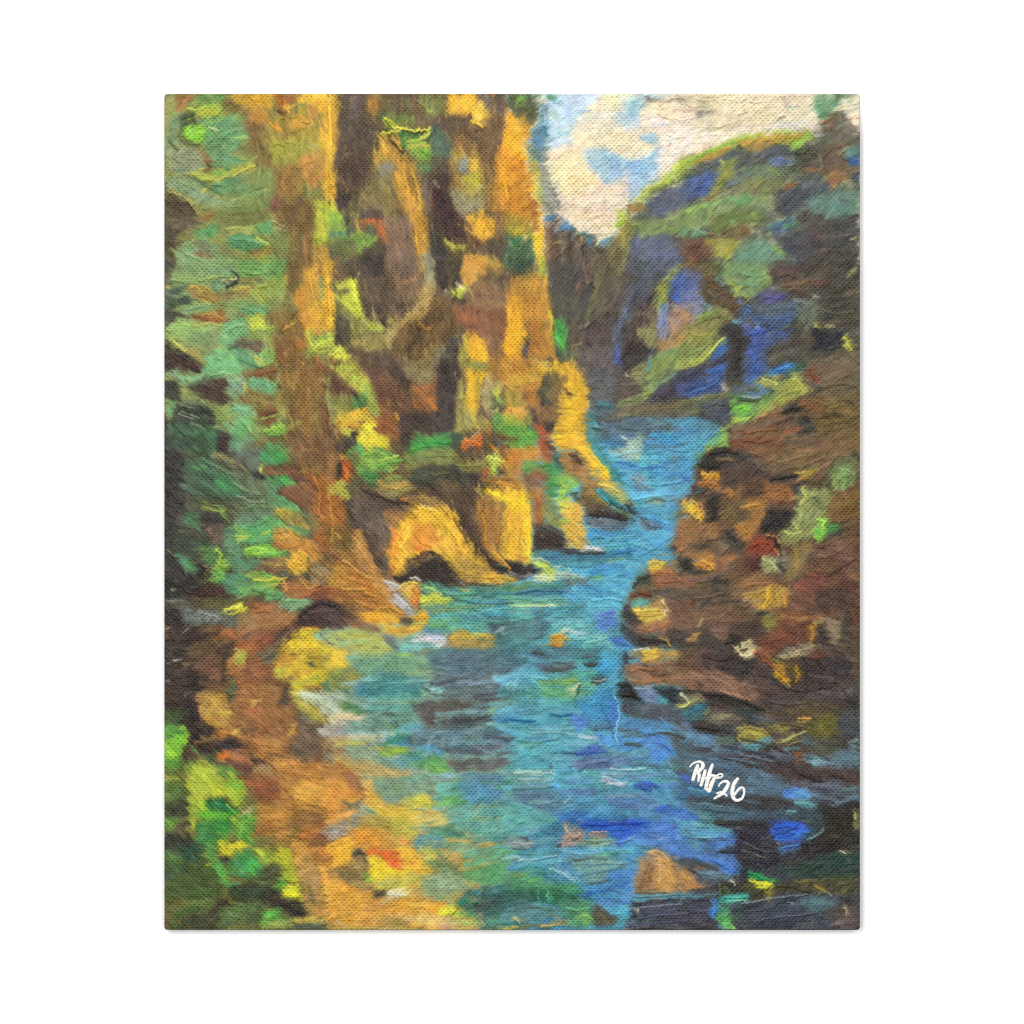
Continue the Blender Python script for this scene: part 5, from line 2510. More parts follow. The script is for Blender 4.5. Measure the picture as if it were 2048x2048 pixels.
c8b850 p 40,134 60,130 90,128 94,134 92,142 70,144 46,144 42,140
b8b868 s4 44,138 64,136
68a030 p 30,127 34,125 40,134 38,136 31,133
2f2c2c p 39,142 46,146 52,146 58,144 54,149 58,152 48,152 40,154 42,148
f0e8c0 p 54,148 64,143 76,142 84,145 78,149 66,152 58,152
e8e0d8 s3 58,148 68,148
e0a838 s4 78,142 92,138
e8c050 s2 76,149 82,145
e09a40 p 0,134 14,138 34,146 40,152 48,156 40,164 20,160 0,158
e0a040 s8 4,150 30,154
d8943c p 0,158 30,160 60,154 90,150 112,156 120,160 114,172 90,175 60,172 40,180 0,185
c89858 s6 30,166 60,156
d0a870 s4 50,160 70,154
e8b850 s6 80,160 110,162
e8a030 p 100,162 114,156 118,164 110,170 102,172
e0b068 s5 60,172 80,172
d89448 s6 20,178 50,182
e8c078 p 76,174 100,170 120,174 124,178 100,184 80,182
e0a038 s6 80,184 115,184
a89068 s3 2,178 8,184
d8d0c0 s2 2,178 6,182
c89878 p 112,184 122,176 128,180 130,187 114,187
d8a848 s4 96,126 104,124
c8a858 s4 92,132 104,130
e8dc3c p 116,164 126,160 131,166 134,170 124,172 114,170
a8c840 s4 124,170 138,174
b8c070 s5 120,178 156,180
98b868 s4 140,182 158,178
8aa078 p 94,130 120,124 136,132 144,140 132,148 114,156 100,150 92,142
98b090 s7 106,132 126,140
b0b878 s5 118,150 124,160
b0c098 s3 110,140 134,144
60a498 p 104,42 140,30 193,20 193,90 160,92 130,84 112,60 108,52
5a8aa8 s10 140,24 180,24
5890b8 p 130,32 150,28 170,34 180,46 160,52 144,52
4a88a8 s5 144,50 170,44
70b8c0 s6 112,34 140,30
60b098 s7 112,40 126,46
70b860 p 110,50 128,44 130,52 112,54
5a9a68 s5 126,52 142,50
6aa8b0 s6 110,56 140,62
88c8b8 s7 130,64 165,64
60a8b0 s8 160,62 188,62
5a90b0 s7 176,46 190,60
68a8a0 s7 130,72 160,76
5888b8 s6 186,68 192,80
78a890 s7 96,78 110,84
4a8a70 p 104,78 126,74 140,84 144,90 120,88 100,88
3f6a58 s3 112,78 134,86
b0c898 s2 128,76 144,88
68a89c s7 140,80 180,82
6098a0 p 82,94 90,86 114,86 118,96 100,104 88,102
c0b850 p 90,100 98,98 110,106 106,114 98,110
c8d080 s2 90,98 104,112
7a9060 s6 108,100 118,112
6a9a80 s10 116,96 150,100
509a80 s10 140,108 180,100
4a9088 s8 150,92 180,90
48a080 s6 140,118 180,108
7a8458 p 96,116 120,110 132,122 120,126 104,124
5a8060 s6 104,114 130,126
6a8048 s4 122,118 136,126
4c9060 p 130,128 150,122 180,110 188,116 180,128 184,136 170,140 150,136
70a858 s5 140,128 160,130
48a860 s7 164,124 180,126
90c060 s2 140,132 152,138
48b0a0 s4 182,110 190,108
c0c8b8 s3 184,110 193,110
4a90d8 s5 188,120 193,124
4a88a0 s4 182,98 190,104
3a4a50 s3 184,90 190,94
8088a0 s4 190,96 193,98
2f6a70 p 132,156 142,144 160,140 193,132 193,193 165,193 150,172 136,170 131,165
2a8060 s6 136,160 142,156
4a90a8 s4 148,146 156,150
c8d8c8 s1 156,147 157,148
28504c s8 160,154 190,146
3a4240 s6 150,164 180,156
2f5a50 s8 160,168 190,165
4a8a78 s7 165,180 190,180
3f9a60 s4 134,170 150,172
b0a070 s4 156,176 160,182
a89880 s4 155,170 158,174
8a8848 s3 175,187 193,186
@1020,1510
4a8cb0 p 0,43 193,43 193,193 0,193
5898b8 s8 0,36 30,34
587888 p 4,40 50,38 56,50 50,62 20,58 6,50
7aa8a0 s4 20,52 46,50
60a8a8 p 0,52 24,56 50,66 40,76 0,80
5ab0a0 s7 0,62 20,72
3f78a0 p 30,80 52,70 60,76 58,90 52,94 40,86
5898c8 s8 60,46 90,48
5088b8 s8 70,58 110,60
5880b0 p 100,42 150,40 160,52 140,60 110,54
8aa8c0 s4 104,44 140,42
5a6898 s5 110,50 136,56
4a80c0 s6 60,64 80,62
6090c0 s5 50,62 70,52
a8c8c8 s2 58,52 64,46
485868 s2 66,61 74,60
3a70c0 p 50,66 80,60 90,70 70,72 56,74
5aa0d0 s7 150,46 170,44
7088b8 s4 150,58 160,54
3858c8 p 154,58 165,53 182,58 184,62 170,64 156,64
4a78c8 s7 160,68 188,66
5a9ac0 s6 170,50 190,52
6090c8 s5 140,64 160,66
4470bc p 140,72 193,64 193,110 180,112 160,100 140,92 130,90
6090d8 s8 140,94 170,92
4a70d0 s7 150,82 180,78
6890e0 s6 165,98 190,100
5a80d0 s5 176,92 190,92
a0b0d8 s3 160,90 172,88
1f4ab8 p 72,74 84,69 100,70 130,68 150,72 146,78 134,84 130,88 120,94 114,98 112,88 104,82 90,82 80,80
1a40b0 s5 80,73 110,73
2a60d0 s6 100,78 140,77
3060c8 s5 114,92 130,84
404a78 s3 72,72 84,74
4a70c8 s5 116,98 126,90
90a8c8 s3 126,92 136,86
a08a80 p 58,74 64,78 74,78 82,84 78,90 72,96 60,100 54,100 56,90 60,84
c8a888 s2 58,76 64,86 72,88 76,84
708088 s4 66,78 74,82
d0a888 s2 56,98 60,90 66,98
8a6a58 s4 68,92 74,92
303030 s3 51,97 54,99
907888 p 84,84 104,82 106,86 98,90 86,88
c0a0a0 s1 88,83 104,82
7a8a70 p 74,92 90,88 112,90 112,96 90,98 74,98
5a8a58 s3 86,90 100,94
a0b090 s2 82,92 86,92
8ab8a0 s3 96,96 112,92
60a8d0 s6 56,104 100,106
58a0d8 s5 70,104 90,104
68b8c8 s6 84,100 130,104
3a6878 s2 104,102 111,108
5a98a0 s6 10,86 40,82
387890 s5 30,84 50,78
80a8b8 s4 20,82 30,78
6aa0a8 s5 24,94 48,90
889898 p 0,90 14,88 24,92 25,98 16,101 4,100 0,98
b8b8b0 s3 2,96 20,97
30404a s3 13,88 18,92
5a6058 s3 8,100 18,101
48b058 s4 0,102 4,106
4a9098 s6 6,104 26,104
88b8b8 s4 0,110 24,114
98c0c8 s3 10,114 30,112
58a0b0 s8 20,110 50,104
4a98b0 s7 10,120 40,116
70b0c0 s6 40,116 60,112
7898c8 s6 48,120 70,134
88b0d0 s4 60,126 76,136
5890c8 s6 60,118 80,136
6a908c p 64,110 90,107 108,110 124,114 126,119 110,124 108,134 100,136 88,140 80,138 74,124
586860 s3 70,113 90,110
7aa898 s6 86,114 110,116
4a7078 s6 88,126 104,130
506860 s2 86,138 106,135
88b098 s3 84,122 102,122
60b090 s4 96,108 108,104
4a88d0 p 110,124 130,118 138,110 136,130 133,150 110,146 84,144 78,142 100,138
4a80d0 s7 112,130 128,126
2f5ac0 s6 102,145 126,138
3068b8 s5 76,150 100,146
2a60b0 s4 116,140 122,142
4a90c8 s7 90,152 130,150
5890d0 p 90,158 110,152 132,150 132,158 124,164 100,164
58b0d8 p 100,164 118,160 130,162 127,174 124,182 116,184 112,180 108,172
78c8c8 s4 120,164 128,162
4c8c60 p 0,124 20,126 40,136 70,140 76,146 60,156 30,150 0,142
7a8a40 s5 6,130 14,128
70c058 s4 20,136 34,132
3f9080 s7 20,124 50,126
4888a0 s6 40,130 60,138
2a6048 p 0,140 20,142 50,144 74,148 70,154 50,160 20,158 0,156
305048 s6 20,146 26,156
40a070 s4 40,148 44,156
3f6a68 s7 4,158 24,160
203028 s1 56,160 62,155 72,152
508a62 p 50,160 74,152 90,158 90,180 70,185 56,176
7ab068 p 70,170 82,168 90,176 86,184 72,180
b0d858 s3 78,174 82,172
6ab080 s6 60,180 70,184
506a60 s7 10,166 40,164
5a8888 p 0,165 30,160 56,166 50,175 0,178
c8a868 s3 6,174 10,178
8a8848 s4 10,184 28,182
a09058 s5 34,184 60,178
8a8a58 s5 46,172 58,182
98b070 s3 30,182 38,186
d8b048 s3 0,187 8,185
405a50 s4 14,180 40,186
5a5038 p 89,168 94,160 104,168 112,176 112,183 100,184 90,182
7a6a48 s4 94,170 106,178
a87c4c p 133,148 135,132 140,114 146,106 152,100 160,101 170,106 178,116 186,122 193,128 193,148 180,146 176,149 150,149
94704e s7 140,128 146,116
c08c50 p 158,112 172,110 176,128 178,146 160,147 156,130
8a6a48 p 136,130 150,110 156,116 152,130 156,146 148,149 136,146
a87848 s4 152,124 152,142
c0a070 s3 150,104 160,110 166,124
6a5038 s3 154,118 150,128
b08450 s5 180,126 190,134
906438 s3 140,146 148,134
e8b878 s2 150,114 160,110
3a3028 s3 184,140 190,144
4a4a44 p 180,112 193,114 193,124 184,120
5a4c40 s4 174,108 184,118
60a0b8 p 133,150 193,148 193,154 150,156 134,157
503f34 s3 131,158 144,160
3c3840 p 130,160 150,156 193,153 193,193 110,193 124,184 128,174
4a4658 s10 150,170 180,165
343038 s8 130,186 160,184
2f2a34 s8 160,176 185,178
8a8088 s3 132,164 138,170
d0d8d8 s2 137,165 138,170
2a2428 s4 134,172 138,178
8890a0 s2 170,165 180,172
282830 s3 174,168 180,172
606070 s4 180,186 190,188
@1370,1510
34363a p 0,43 193,43 193,193 0,193
4a6a78 p 0,50 20,50 50,56 80,60 90,64 70,70 30,70 0,60
3a3c3a s5 4,47 70,52
5a8a98 p 4,56 20,60 30,70 20,74 8,66
3f5058 s7 40,60 80,62
2a2626 s5 34,74 80,72
4a78d8 p 0,54 8,60 14,68 10,72 0,70
60a8c8 p 0,70 20,72 40,80 56,86 40,90 0,88
7ac0c8 s4 6,72 24,76
5a9ab0 s4 20,76 50,82
4a88d0 s7 6,82 40,86
78b8c8 s4 14,88 28,90
3f68b8 s4 34,88 54,86
5a6860 s4 2,82 6,85
4a7cb8 p 0,92 54,90 54,96 46,98 40,102 20,104 0,100
68a0b0 s5 4,92 14,102
4c78c4 p 0,100 20,104 42,106 52,106 54,120 56,128 50,130 38,124 20,116 0,110
4a78d0 s6 30,114 50,124
5090d8 s5 34,100 50,92
262a22 s4 40,102 54,104
404440 p 0,112 20,114 34,118 38,124 24,124 8,122 0,120
6a5a50 s5 12,118 28,122
58747c p 14,124 40,124 52,130 46,134 30,138 20,136
485058 p 8,126 26,134 34,140 30,146 16,144
2c2828 p 34,134 50,134 60,128 62,136 58,142 44,140
c0c0b8 s3 51,134 55,139
d0d0c0 s1 57,129 58,132
202838 p 58,126 66,126 66,132 62,135
2f2c34 p 54,82 90,74 92,100 100,110 90,124 60,120 54,104
36323a s10 66,86 86,84
3a3838 s8 64,100 88,96
464642 s7 64,110 90,112
6a6a60 s1 66,96 88,104
5a5a50 s1 60,104 84,112
8a8880 s2 56,77 60,79
b0b0b8 s1 80,91 92,88
2c4ab0 p 92,70 104,68 118,71 128,76 136,82 130,88 122,90 110,92 100,90 93,86
1f58d0 p 94,74 110,72 122,74 130,80 118,82 100,88 93,84
3070e0 s5 98,90 120,88
1a2a50 s2 94,88 104,84 120,79
4a90e8 s3 118,86 132,82
304890 s4 94,70 108,70
3a50a8 s4 104,94 124,92
3f70b0 p 100,102 104,98 126,94 128,100 112,104 102,106
2a3a80 s5 110,100 126,94
c0b8b0 s2 99,95 101,96
2c2838 p 96,110 120,104 140,100 140,114 110,120 96,118
4a88a8 s4 132,90 140,86
6a98a8 s3 134,90 150,80
304a44 p 124,88 140,78 146,74 150,80 136,88
485850 s6 130,72 150,72
6a98a8 p 108,60 116,58 122,62 114,66 108,64
5888b0 p 94,62 104,58 106,64 98,66
3a4a50 p 84,60 120,56 140,60 150,66 130,70 100,68
609aa8 p 117,50 130,46 142,52 140,56 126,58 118,54
4a88d8 p 104,38 124,36 136,44 134,48 122,46 108,42
5a98d8 s4 126,38 146,46
506070 s6 150,46 170,50
6a8898 s5 160,54 184,44
3c3834 p 70,44 100,44 116,50 112,54 80,52
3f4c54 s6 60,44 80,48
383634 s6 140,56 160,58
2c2820 p 150,60 170,54 187,54 187,104 160,106 140,96 134,92 152,78
221e1c s9 150,94 184,94
35301f s6 150,70 176,64
8a8850 p 180,60 187,58 187,80 180,78 182,68
a0a068 s3 183,62 182,74
7a7870 s1 158,86 166,88
241c1c p 124,96 146,92 160,100 150,110 130,112 126,104
807868 p 164,104 170,101 178,104 172,108 166,108
c0b898 s2 166,103 172,106
c0c8b0 s2 172,118 175,112
203a30 p 100,120 140,112 160,104 187,108 187,130 150,134 110,128
2a4a3c s7 140,118 180,114
1f2a24 s6 150,124 184,124
3a3a2a s5 110,116 130,112
1f8048 p 66,126 70,123 80,126 92,132 100,135 90,137 76,132
2f9a58 s4 70,130 88,134
2f5a48 s3 88,130 104,134
d8d030 p 70,134 80,134 94,138 94,141 84,144 76,140
e8e048 s3 78,137 92,139
5a5228 p 58,138 72,138 80,146 70,150 60,144
3a3820 p 60,144 80,146 96,142 120,134 150,134 187,130 187,148 170,150 140,146 110,148 84,156 70,154
8a8030 p 84,146 94,142 96,150 90,156 84,152
7a7434 s5 124,136 140,136
a09038 p 138,140 146,142 152,147 144,149 140,146
5a5a2c s7 150,134 184,134
6a6a34 s3 168,148 178,142
2f2c20 s5 100,138 120,140
282a24 s5 136,138 140,142
c8c070 s2 36,138 38,150
d8c880 s2 40,142 48,146
2f3828 p 40,144 60,144 76,146 80,150 50,150 38,152
3a8a80 p 38,152 46,148 60,149 70,149 70,156 60,160 46,160 38,158
48b0a8 s4 50,152 68,152
78c8a8 s3 46,157 66,157
b08250 p 0,122 6,126 12,134 18,140 26,140 14,143 0,146
a87040 s5 4,136 14,142
3a3a34 s3 4,146 40,142
5a8898 s4 0,152 34,149
40454c s4 10,148 34,146
3f88e0 p 26,156 34,154 38,160 40,166 34,172 28,178 24,170
3068c8 s4 28,168 32,176
4a8a68 p 36,158 46,162 46,172 54,187 44,187 32,176 36,168
68c060 p 32,174 44,170 50,180 56,187 42,187
5aa8a8 s3 36,158 42,160
44424c p 0,154 28,154 24,172 32,180 44,187 0,187
545870 s8 4,164 20,168
3a3840 s6 4,180 28,182
3c444c p 48,160 70,158 100,150 130,148 165,150 170,160 160,170 187,165 187,187 56,187 52,172
383c48 s9 70,164 110,156
3c4a58 s8 90,172 120,166
4a6868 p 120,152 150,152 164,158 152,168 130,170
5a8088 s5 138,158 158,160
343840 s8 80,182 130,178
5a5a58 s6 120,184 140,180
504448 p 150,170 168,160 187,158 187,187 160,187
8a7a58 s4 172,162 178,172
706860 s6 164,180 184,178
28282c s4 166,150 178,160
909498 s2 164,149 170,152
b8b8c0 s2 154,148 158,151
a0a080 s2 164,180 168,184
@1370,180
000000 r1 2,20 12,24 24,22
000000 r1 8,8 20,12 34,10
000000 r1.5 0,14 8,18 16,17 26,19
000000 r1 30,14 44,9 58,12
000000 r1 52,26 62,25 70,21
000000 r1 98,34 102,29 109,28
000000 r1 60,8 74,14 92,12
000000 r1 20,36 36,40 50,34
@1020,180
000000 r1 150,12 160,20 174,24 190,22
000000 r1 154,22 166,30 178,33
000000 r1 164,14 176,8 188,10
000000 r1 170,28 182,32 193,30
000000 r1 118,88 122,83 128,80
000000 r1 166,46 178,52 190,50
@670,180,1
3a4028 s1.5 53,42 58,44 66,43
d8d850 s2 50,47 56,46 64,44 70,44
e8e868 s1.5 60,41 68,41 74,42 84,43 94,44 100,42
3a4020 s1.5 72,44 80,46 88,47 96,45
e0e060 s2 92,52 97,50 101,46 101,41
2f5030 s2 94,54 100,53 103,48
488a40 s2 70,46 73,52 73,60
3a7a3c s2 74,46 82,49 90,50
b8c850 s2 78,56 88,54 96,52
c8b050 s2 84,60 92,59 100,60
5a3a20 s1.5 58,52 64,56 68,62 73,67
e0a850 s2 62,51 67,57 71,63
4f6a28 s1.5 54,33 58,39 62,43
d8dc50 s2 54,30 60,34 65,41
4a7a2c s1.5 93,66 98,69 103,71
000000 r1.5 60,42 74,42 88,45 100,42 100,50
000000 r1.5 52,30 60,34 66,42
000000 r1.5 50,47 64,46
000000 r1.5 56,52 66,58 73,67
e8b040 s2 150,14 156,22 160,30
c89838 s1.5 148,36 152,33 154,40
4a3020 s1.5 152,44 158,45
f8c850 s2 146,33 152,36 158,40
000000 r1.5 146,32 154,40 160,42
d89838 s2 180,70 184,90
b87830 s2 174,80 176,104
f0b43c s2 186,40 188,60
e8a838 s2 182,100 186,120
c89848 s2 84,90 90,110 92,130
e0a848 s2 74,90 80,110
b88838 s2 90,130 94,150
d8a048 s2 86,150 90,175
8a6a40 s2 64,110 70,130
a08850 s3 50,98 56,110
9a8a50 s3 32,112 38,122
504640 s3 26,80 32,60
483a34 s3 8,78 12,96
6a5a54 s3 22,12 26,40
7a6a40 s3 38,20 44,40
6a7048 s3 52,18 70,16
8a8a50 s2 86,10 98,18
5a6a4c s4 112,44 122,60
a89850 s3 124,62 134,72
b8a058 s3 136,96 150,120
8f8a68 s4 130,110 142,128
6a5a48 s3 140,140 146,150
5a3a2c s3 104,112 108,132
4a3a34 s3 122,140 132,156
b8b060 s2 118,160 128,170
8a6a44 s3 160,170 176,186
c88848 s3 150,184 162,190
@320,180,1
b8cc58 s2 30,20 40,22 52,18
a0c050 s2 60,28 66,20
3f5030 s2 26,30 34,26 38,34
a8dc58 s2 28,50 36,42 44,40
70c03c s2 32,54 42,50
c0c890 s1.5 52,40 62,44
84b070 s3 62,50 76,44 88,40
5f9060 s3 52,62 66,56 80,58
90b468 s2 80,52 92,50
74a470 s3 58,74 70,70 84,72
4f7a58 s2 52,80 66,82 74,86
a8b858 s2 60,82 68,86
c8c460 s2 34,90 48,96 62,97 72,93
d0c858 s2 80,92 90,86 102,80
b0b868 s2 86,74 96,76 104,72
5a8060 s3 58,104 72,100 90,98
4a7050 s2 44,100 54,104 66,112
88a868 s3 76,118 96,112 114,108
6a8848 s3 84,132 104,128 120,120
9cac70 s2 20,98 34,104 44,110
88a488 s2 16,84 28,90
a8ac88 s2 28,72 42,74
9aa080 s2 14,72 24,78
7a8a60 s2 12,40 18,50
4f5a40 s2 10,56 18,64
b8b070 s1.5 10,110 22,113 32,120 40,132
58503c s3 14,124 28,130
6a5c40 s3 14,140 30,138
4a4034 s3 12,164 20,152
a8b468 s2 72,150 82,147 92,149 102,145
6aa078 s2 78,160 92,160 108,164
4a8060 s3 84,168 100,164
b8cc68 s2 104,158 110,162 116,165
90a868 s2 30,176 44,182 60,184
98b078 s2 26,166 36,162
70a058 s2 86,186 106,184
8ab060 s2 108,180 122,178
e8a838 s2 98,8 110,12
c87830 s2 128,12 134,26
5f3c24 s2 126,22 134,24
f0b848 s2 136,20 144,16
e0a038 s2 118,36 130,44
b89040 s2 140,44 158,40
d89848 s2 150,28 160,36
a09848 s2 122,60 136,56 150,58
c8a850 s2 158,60 166,66
c88848 s2 148,84 156,78 166,76
a87c40 s3 152,92 164,104
8a6a40 s3 128,92 142,110
a07844 s3 130,106 140,96
7a5c38 s3 126,126 148,122
6a5034 s3 146,140 150,156
90703c s3 142,150 146,176
a07c40 s3 154,160 158,186
98a048 s2 166,124 176,130
c8d058 s2 168,140 176,150
a8b848 s2 168,158 178,162
f8c048 s2 182,20 184,60
e8a838 s2 178,80 182,108
d8b048 s2 174,110 184,116
000000 r1 126,22 140,30 150,26
000000 r1 118,60 126,58 138,60
000000 r1 40,96 54,101 72,104
000000 r1 92,112 104,106 112,104
000000 r1 120,140 134,147
000000 r1 150,34 164,36
000000 r1.5 8,109 24,114 40,131
@320,530,1
2f4038 s1.5 76,6 82,10 84,14
e8d8a0 s1.5 66,17 74,17 82,16
c8b080 s1.5 70,18 75,21
22302c s2 72,24 78,21 84,16
5a7a58 s2 64,12 74,16
84b060 s2 88,6 100,10 116,8
a8b460 s2 40,16 54,14 68,12
90a868 s2 14,16 30,18 46,22
b89850 s2 32,25 46,23 58,30
9a7a40 s2 40,32 56,38
c0a848 s2 80,26 96,24
98a84c s2 104,24 122,20
b8bc50 s2 104,30 112,40
74a464 s2 86,46 100,42 112,46
58905c s2 84,50 104,50
98a878 s2 28,48 44,44
c09048 s2 44,54 56,52 68,58
7a4a2c s2 36,55 52,58
a0c068 s2 20,60 32,66
b8b060 s2 38,66 54,62 66,66
c8c868 s2 10,80 20,86 28,93
78986c s3 36,78 52,74
84b87c s2 68,72 80,66 90,64
e0e060 s1.5 96,60 104,57 110,62
b0c858 s2 100,70 112,70 122,66
5a6a50 s2 82,82 98,84
4f5f54 s2 74,90 84,86
78b080 s3 60,100 74,94 84,100
68a474 s3 56,112 72,108
88bc80 s2 54,118 70,116
5a9474 s2 86,100 98,106 108,110
c8d060 s2 98,96 108,102 112,108
a0c058 s2 106,108 118,106
4a2c28 s2 12,96 24,104 36,110
281f1e s2 34,112 42,114
88a090 s2 12,118 24,122
9ac090 s2 74,126 84,124
70a880 s2 96,124 110,126 120,132
8a5c30 s2 96,118 110,116 124,112
b08850 s2 132,70 144,62
704a30 s2 126,90 136,104
98703c s3 132,120 144,140
7a5432 s3 140,150 146,176
a87840 s3 160,136 164,160
5f3a28 s2 178,150 182,182
e0a848 s2 160,10 164,30 170,50
c08038 s2 148,30 152,50
f8bc40 s1.5 180,8 182,40 184,62
d88c38 s2 152,60 158,70
9a6434 s2 142,80 150,92
e0e058 s1.5 158,70 161,80 164,90
c8d850 s2 166,88 174,84 184,80
b0c048 s2 160,92 172,94 186,92
e8e860 s1.5 182,96 190,93
8ab04c s2 170,78 182,76
90a850 s2 104,166 116,164 128,160
5a3c28 s2 110,162 122,158
a8cc58 s2 112,178 124,174 134,172
60b058 s2 116,182 128,182
80c080 s2 86,164 94,172 98,180
78b088 s2 74,156 84,154 94,156
30302c s2 30,160 46,156 58,162
a8b898 s1 24,158 40,164
88a880 s1 22,150 36,154
c8c8a8 s1 20,160 34,166
6a9070 s2 34,170 48,176
38584a s2 20,178 36,186
000000 r1.5 66,17 82,16
000000 r1 128,74 138,60 148,48
000000 r1 152,72 166,92 188,86
@320,880,1
3f5a40 s3 30,24 44,30 56,44
4f7a5c s2 36,40 50,48 66,60
5f8a60 s2 44,20 60,28 76,36
3a4a38 s2 40,52 56,60 70,64
7a9068 s2 78,46 92,54 108,58
8a9a70 s2 84,60 98,66 112,66
6a8a60 s2 88,74 104,70 118,72
90b060 s1 46,66 56,70 68,71
98b04c s1 48,72 58,76 68,77
2a2c24 s3 44,96 56,90 64,92
4f8058 s2 28,80 36,90 44,98
62a05c s2 94,92 106,90 120,84
a0d858 s2 92,118 102,115 114,118
b0e058 s1.5 98,122 108,122 118,120
70b050 s2 118,124 128,121 136,119
98c858 s2 62,118 66,124 64,130
a0d050 s2 62,132 68,136 74,134
68a850 s2 58,146 64,142 70,150
70c050 s2 110,142 120,148 128,152
c8d050 s1.5 100,150 112,152 122,150
e0b848 s1.5 120,148 130,150 136,147
5a8a64 s2 100,160 112,164 124,166
7ab078 s2 130,172 144,172 158,172
5c3424 s2 128,56 142,64 152,72
a07038 s2 150,20 156,40
b88440 s2 166,40 172,60 170,80
c89040 s2 182,60 186,90 184,110
8a5a30 s2 174,100 180,120
e8b048 s2 146,122 152,120 158,124
f0c050 s2 144,130 150,132 156,130
d8a048 s2 130,106 140,102 148,106
c07838 s1.5 126,110 140,116 152,112
b88848 s3 160,122 170,124
986a3c s2 162,142 172,150 180,144
c89048 s2 150,150 160,160 170,156
a8602c s2 150,170 166,162 180,158 192,160
e0dc58 s1.5 68,184 78,179 88,177
b8b038 s1.5 70,188 80,186 90,183
2a2624 s2 150,190 160,180 174,174 188,178
5a463a s2 160,186 174,182 188,184
a8a8a4 s1.5 40,184 52,187 62,190
6f6f6a s2 30,182 44,190
70482c s2 90,176 104,180
b07440 s2 104,184 116,184
3a2c24 s2 28,162 44,166 60,166
24201e s3 8,150 20,156 34,152
000000 r1 86,27 92,33 98,41
000000 r1.5 68,187 78,182 92,178
000000 r1 120,100 134,98 146,104
000000 r1 142,132 150,128 158,130
@670,880,1
3a2c28 s2 84,128 96,122 104,120 114,125
2a2020 s3 78,146 90,138 104,130 118,136 126,148
7a5a3a s2 78,136 86,130 98,123
f8cc44 s2 86,78 92,74 104,74 116,80
e8a434 s2 62,120 66,108 72,96 80,86
fccc40 s2 80,90 78,104 70,116
f0b840 s2 114,84 124,96 132,110 140,122
d89838 s2 86,100 92,110 104,114
e0a840 s2 132,116 146,128 160,136
c89c40 s2 134,140 150,146 170,148
f0c048 s2 160,148 176,146 190,150
5a4432 s2 128,84 134,96 142,110
4a382a s3 134,72 142,90 150,104
705840 s2 148,72 148,86 154,104
3a2c26 s2 156,116 164,126 174,132
c88a40 s2 158,80 162,94 162,108
b87c3c s2 172,74 176,92 174,110
d0983f s2 180,80 186,100 184,120
e8ac40 s2 170,120 180,130 188,138
fcd838 s2 164,54 174,60 188,66
e89838 s2 174,46 184,47 192,50
a87038 s2 162,44 176,40 190,42
6a5446 s2 26,62 36,80 44,100
7a6450 s2 46,80 52,96 56,112
4a3c36 s2 30,92 38,112 46,134
5f4e42 s2 42,108 50,128 56,144
b88450 s2 24,110 32,126 42,138
c89450 s2 10,130 24,140 40,150
b07a3c s2 6,146 24,152 44,160
d89c48 s2 8,160 26,160 44,168
c08040 s2 20,172 36,178 50,184
e8a840 s2 46,180 60,178 72,186
f0f0ec s1.5 54,152 62,154 70,158
d8d4dc s1.5 64,166 72,174 82,182
e8e0d8 s1.5 80,148 86,147 92,151
f0c860 s2 72,156 82,152 88,154
e0902c s1.5 84,160 90,164 86,174
d8e068 s1.5 94,160 104,158 114,166
c8d850 s1.5 94,170 108,168 120,172
60a890 s2 112,162 130,166 150,164
4a8090 s2 140,172 160,176 190,174
78b898 s1.5 120,180 140,177 164,179
3a7888 s2 160,168 176,164 192,164
68b0c8 s1.5 150,186 170,182 190,180
2a2422 s2 164,130 172,136 184,140
90c050 s2 30,16 44,12 56,16
6aa048 s2 48,28 60,24 72,22
b8d058 s1.5 48,22 58,19 68,17
3f7a44 s2 30,36 40,40 48,38
a0b858 s2 58,34 68,30
5fb050 s2 82,10 96,6 110,6
3a9a48 s2 96,4 108,2 120,3
7a8a4c s2 100,18 114,16 128,18
545a3a s2 96,34 108,38 122,34
3a3a2c s2 84,46 98,44 110,40
90904c s2 130,26 144,28 156,26
d8e060 s1.5 164,18 174,20 182,24
b0cc50 s2 164,30 172,34
d86c30 s1.5 135,8 142,3 150,2 156,6
e88038 s1.5 10,30 14,36 12,42
3a2c28 s2 4,26 6,36
8a7a5a s2 44,54 54,60 64,64
c8a050 s1.5 52,50 66,52 78,48
3f3028 s2 28,52 40,58 56,64 78,68
000000 r1.5 70,64 82,68 96,66
000000 r1 60,112 70,118 80,124
000000 r1.5 84,124 96,118 110,120
000000 r1 20,160 40,162 44,176
@1020,880,1
4a3028 s2 64,16 72,18 76,26
fcd048 s2 84,10 94,22 106,36
f0b838 s2 70,6 80,16 90,28
e8c058 s1.5 96,48 108,50 116,56
a08040 s2 82,50 92,60 104,70
6a5034 s2 78,60 88,72
241c1c s2 86,80 104,82 126,86
2a282c s1.5 124,70 130,74 134,80
4aa8b8 s1.5 95,56 101,62 106,68
b8d058 s2 54,46 60,52 58,60
78b048 s2 42,44 52,48 60,44
5a8a40 s2 14,32 28,28 40,26
d8c858 s2 54,70 62,72
e0b050 s2 64,84 72,92 78,104
c8a048 s2 56,92 64,104 74,114
9a6030 s2 28,60 32,76 34,90
b07838 s2 22,52 28,60
3a2e28 s2 30,100 44,102 54,110
f8c83c s2 8,64 18,72 22,86
f0b840 s2 4,84 10,98 8,114
fcd040 s2 20,96 22,112 20,128
e0a044 s2 10,122 16,132
dcd8d0 s1.5 78,116 86,114 96,119
ececec s1 82,116 92,117
3a3238 s1.5 60,120 78,122 100,121
5a6a78 s1.5 80,86 96,92 116,92
7ab8d8 s1.5 92,102 110,106 134,102
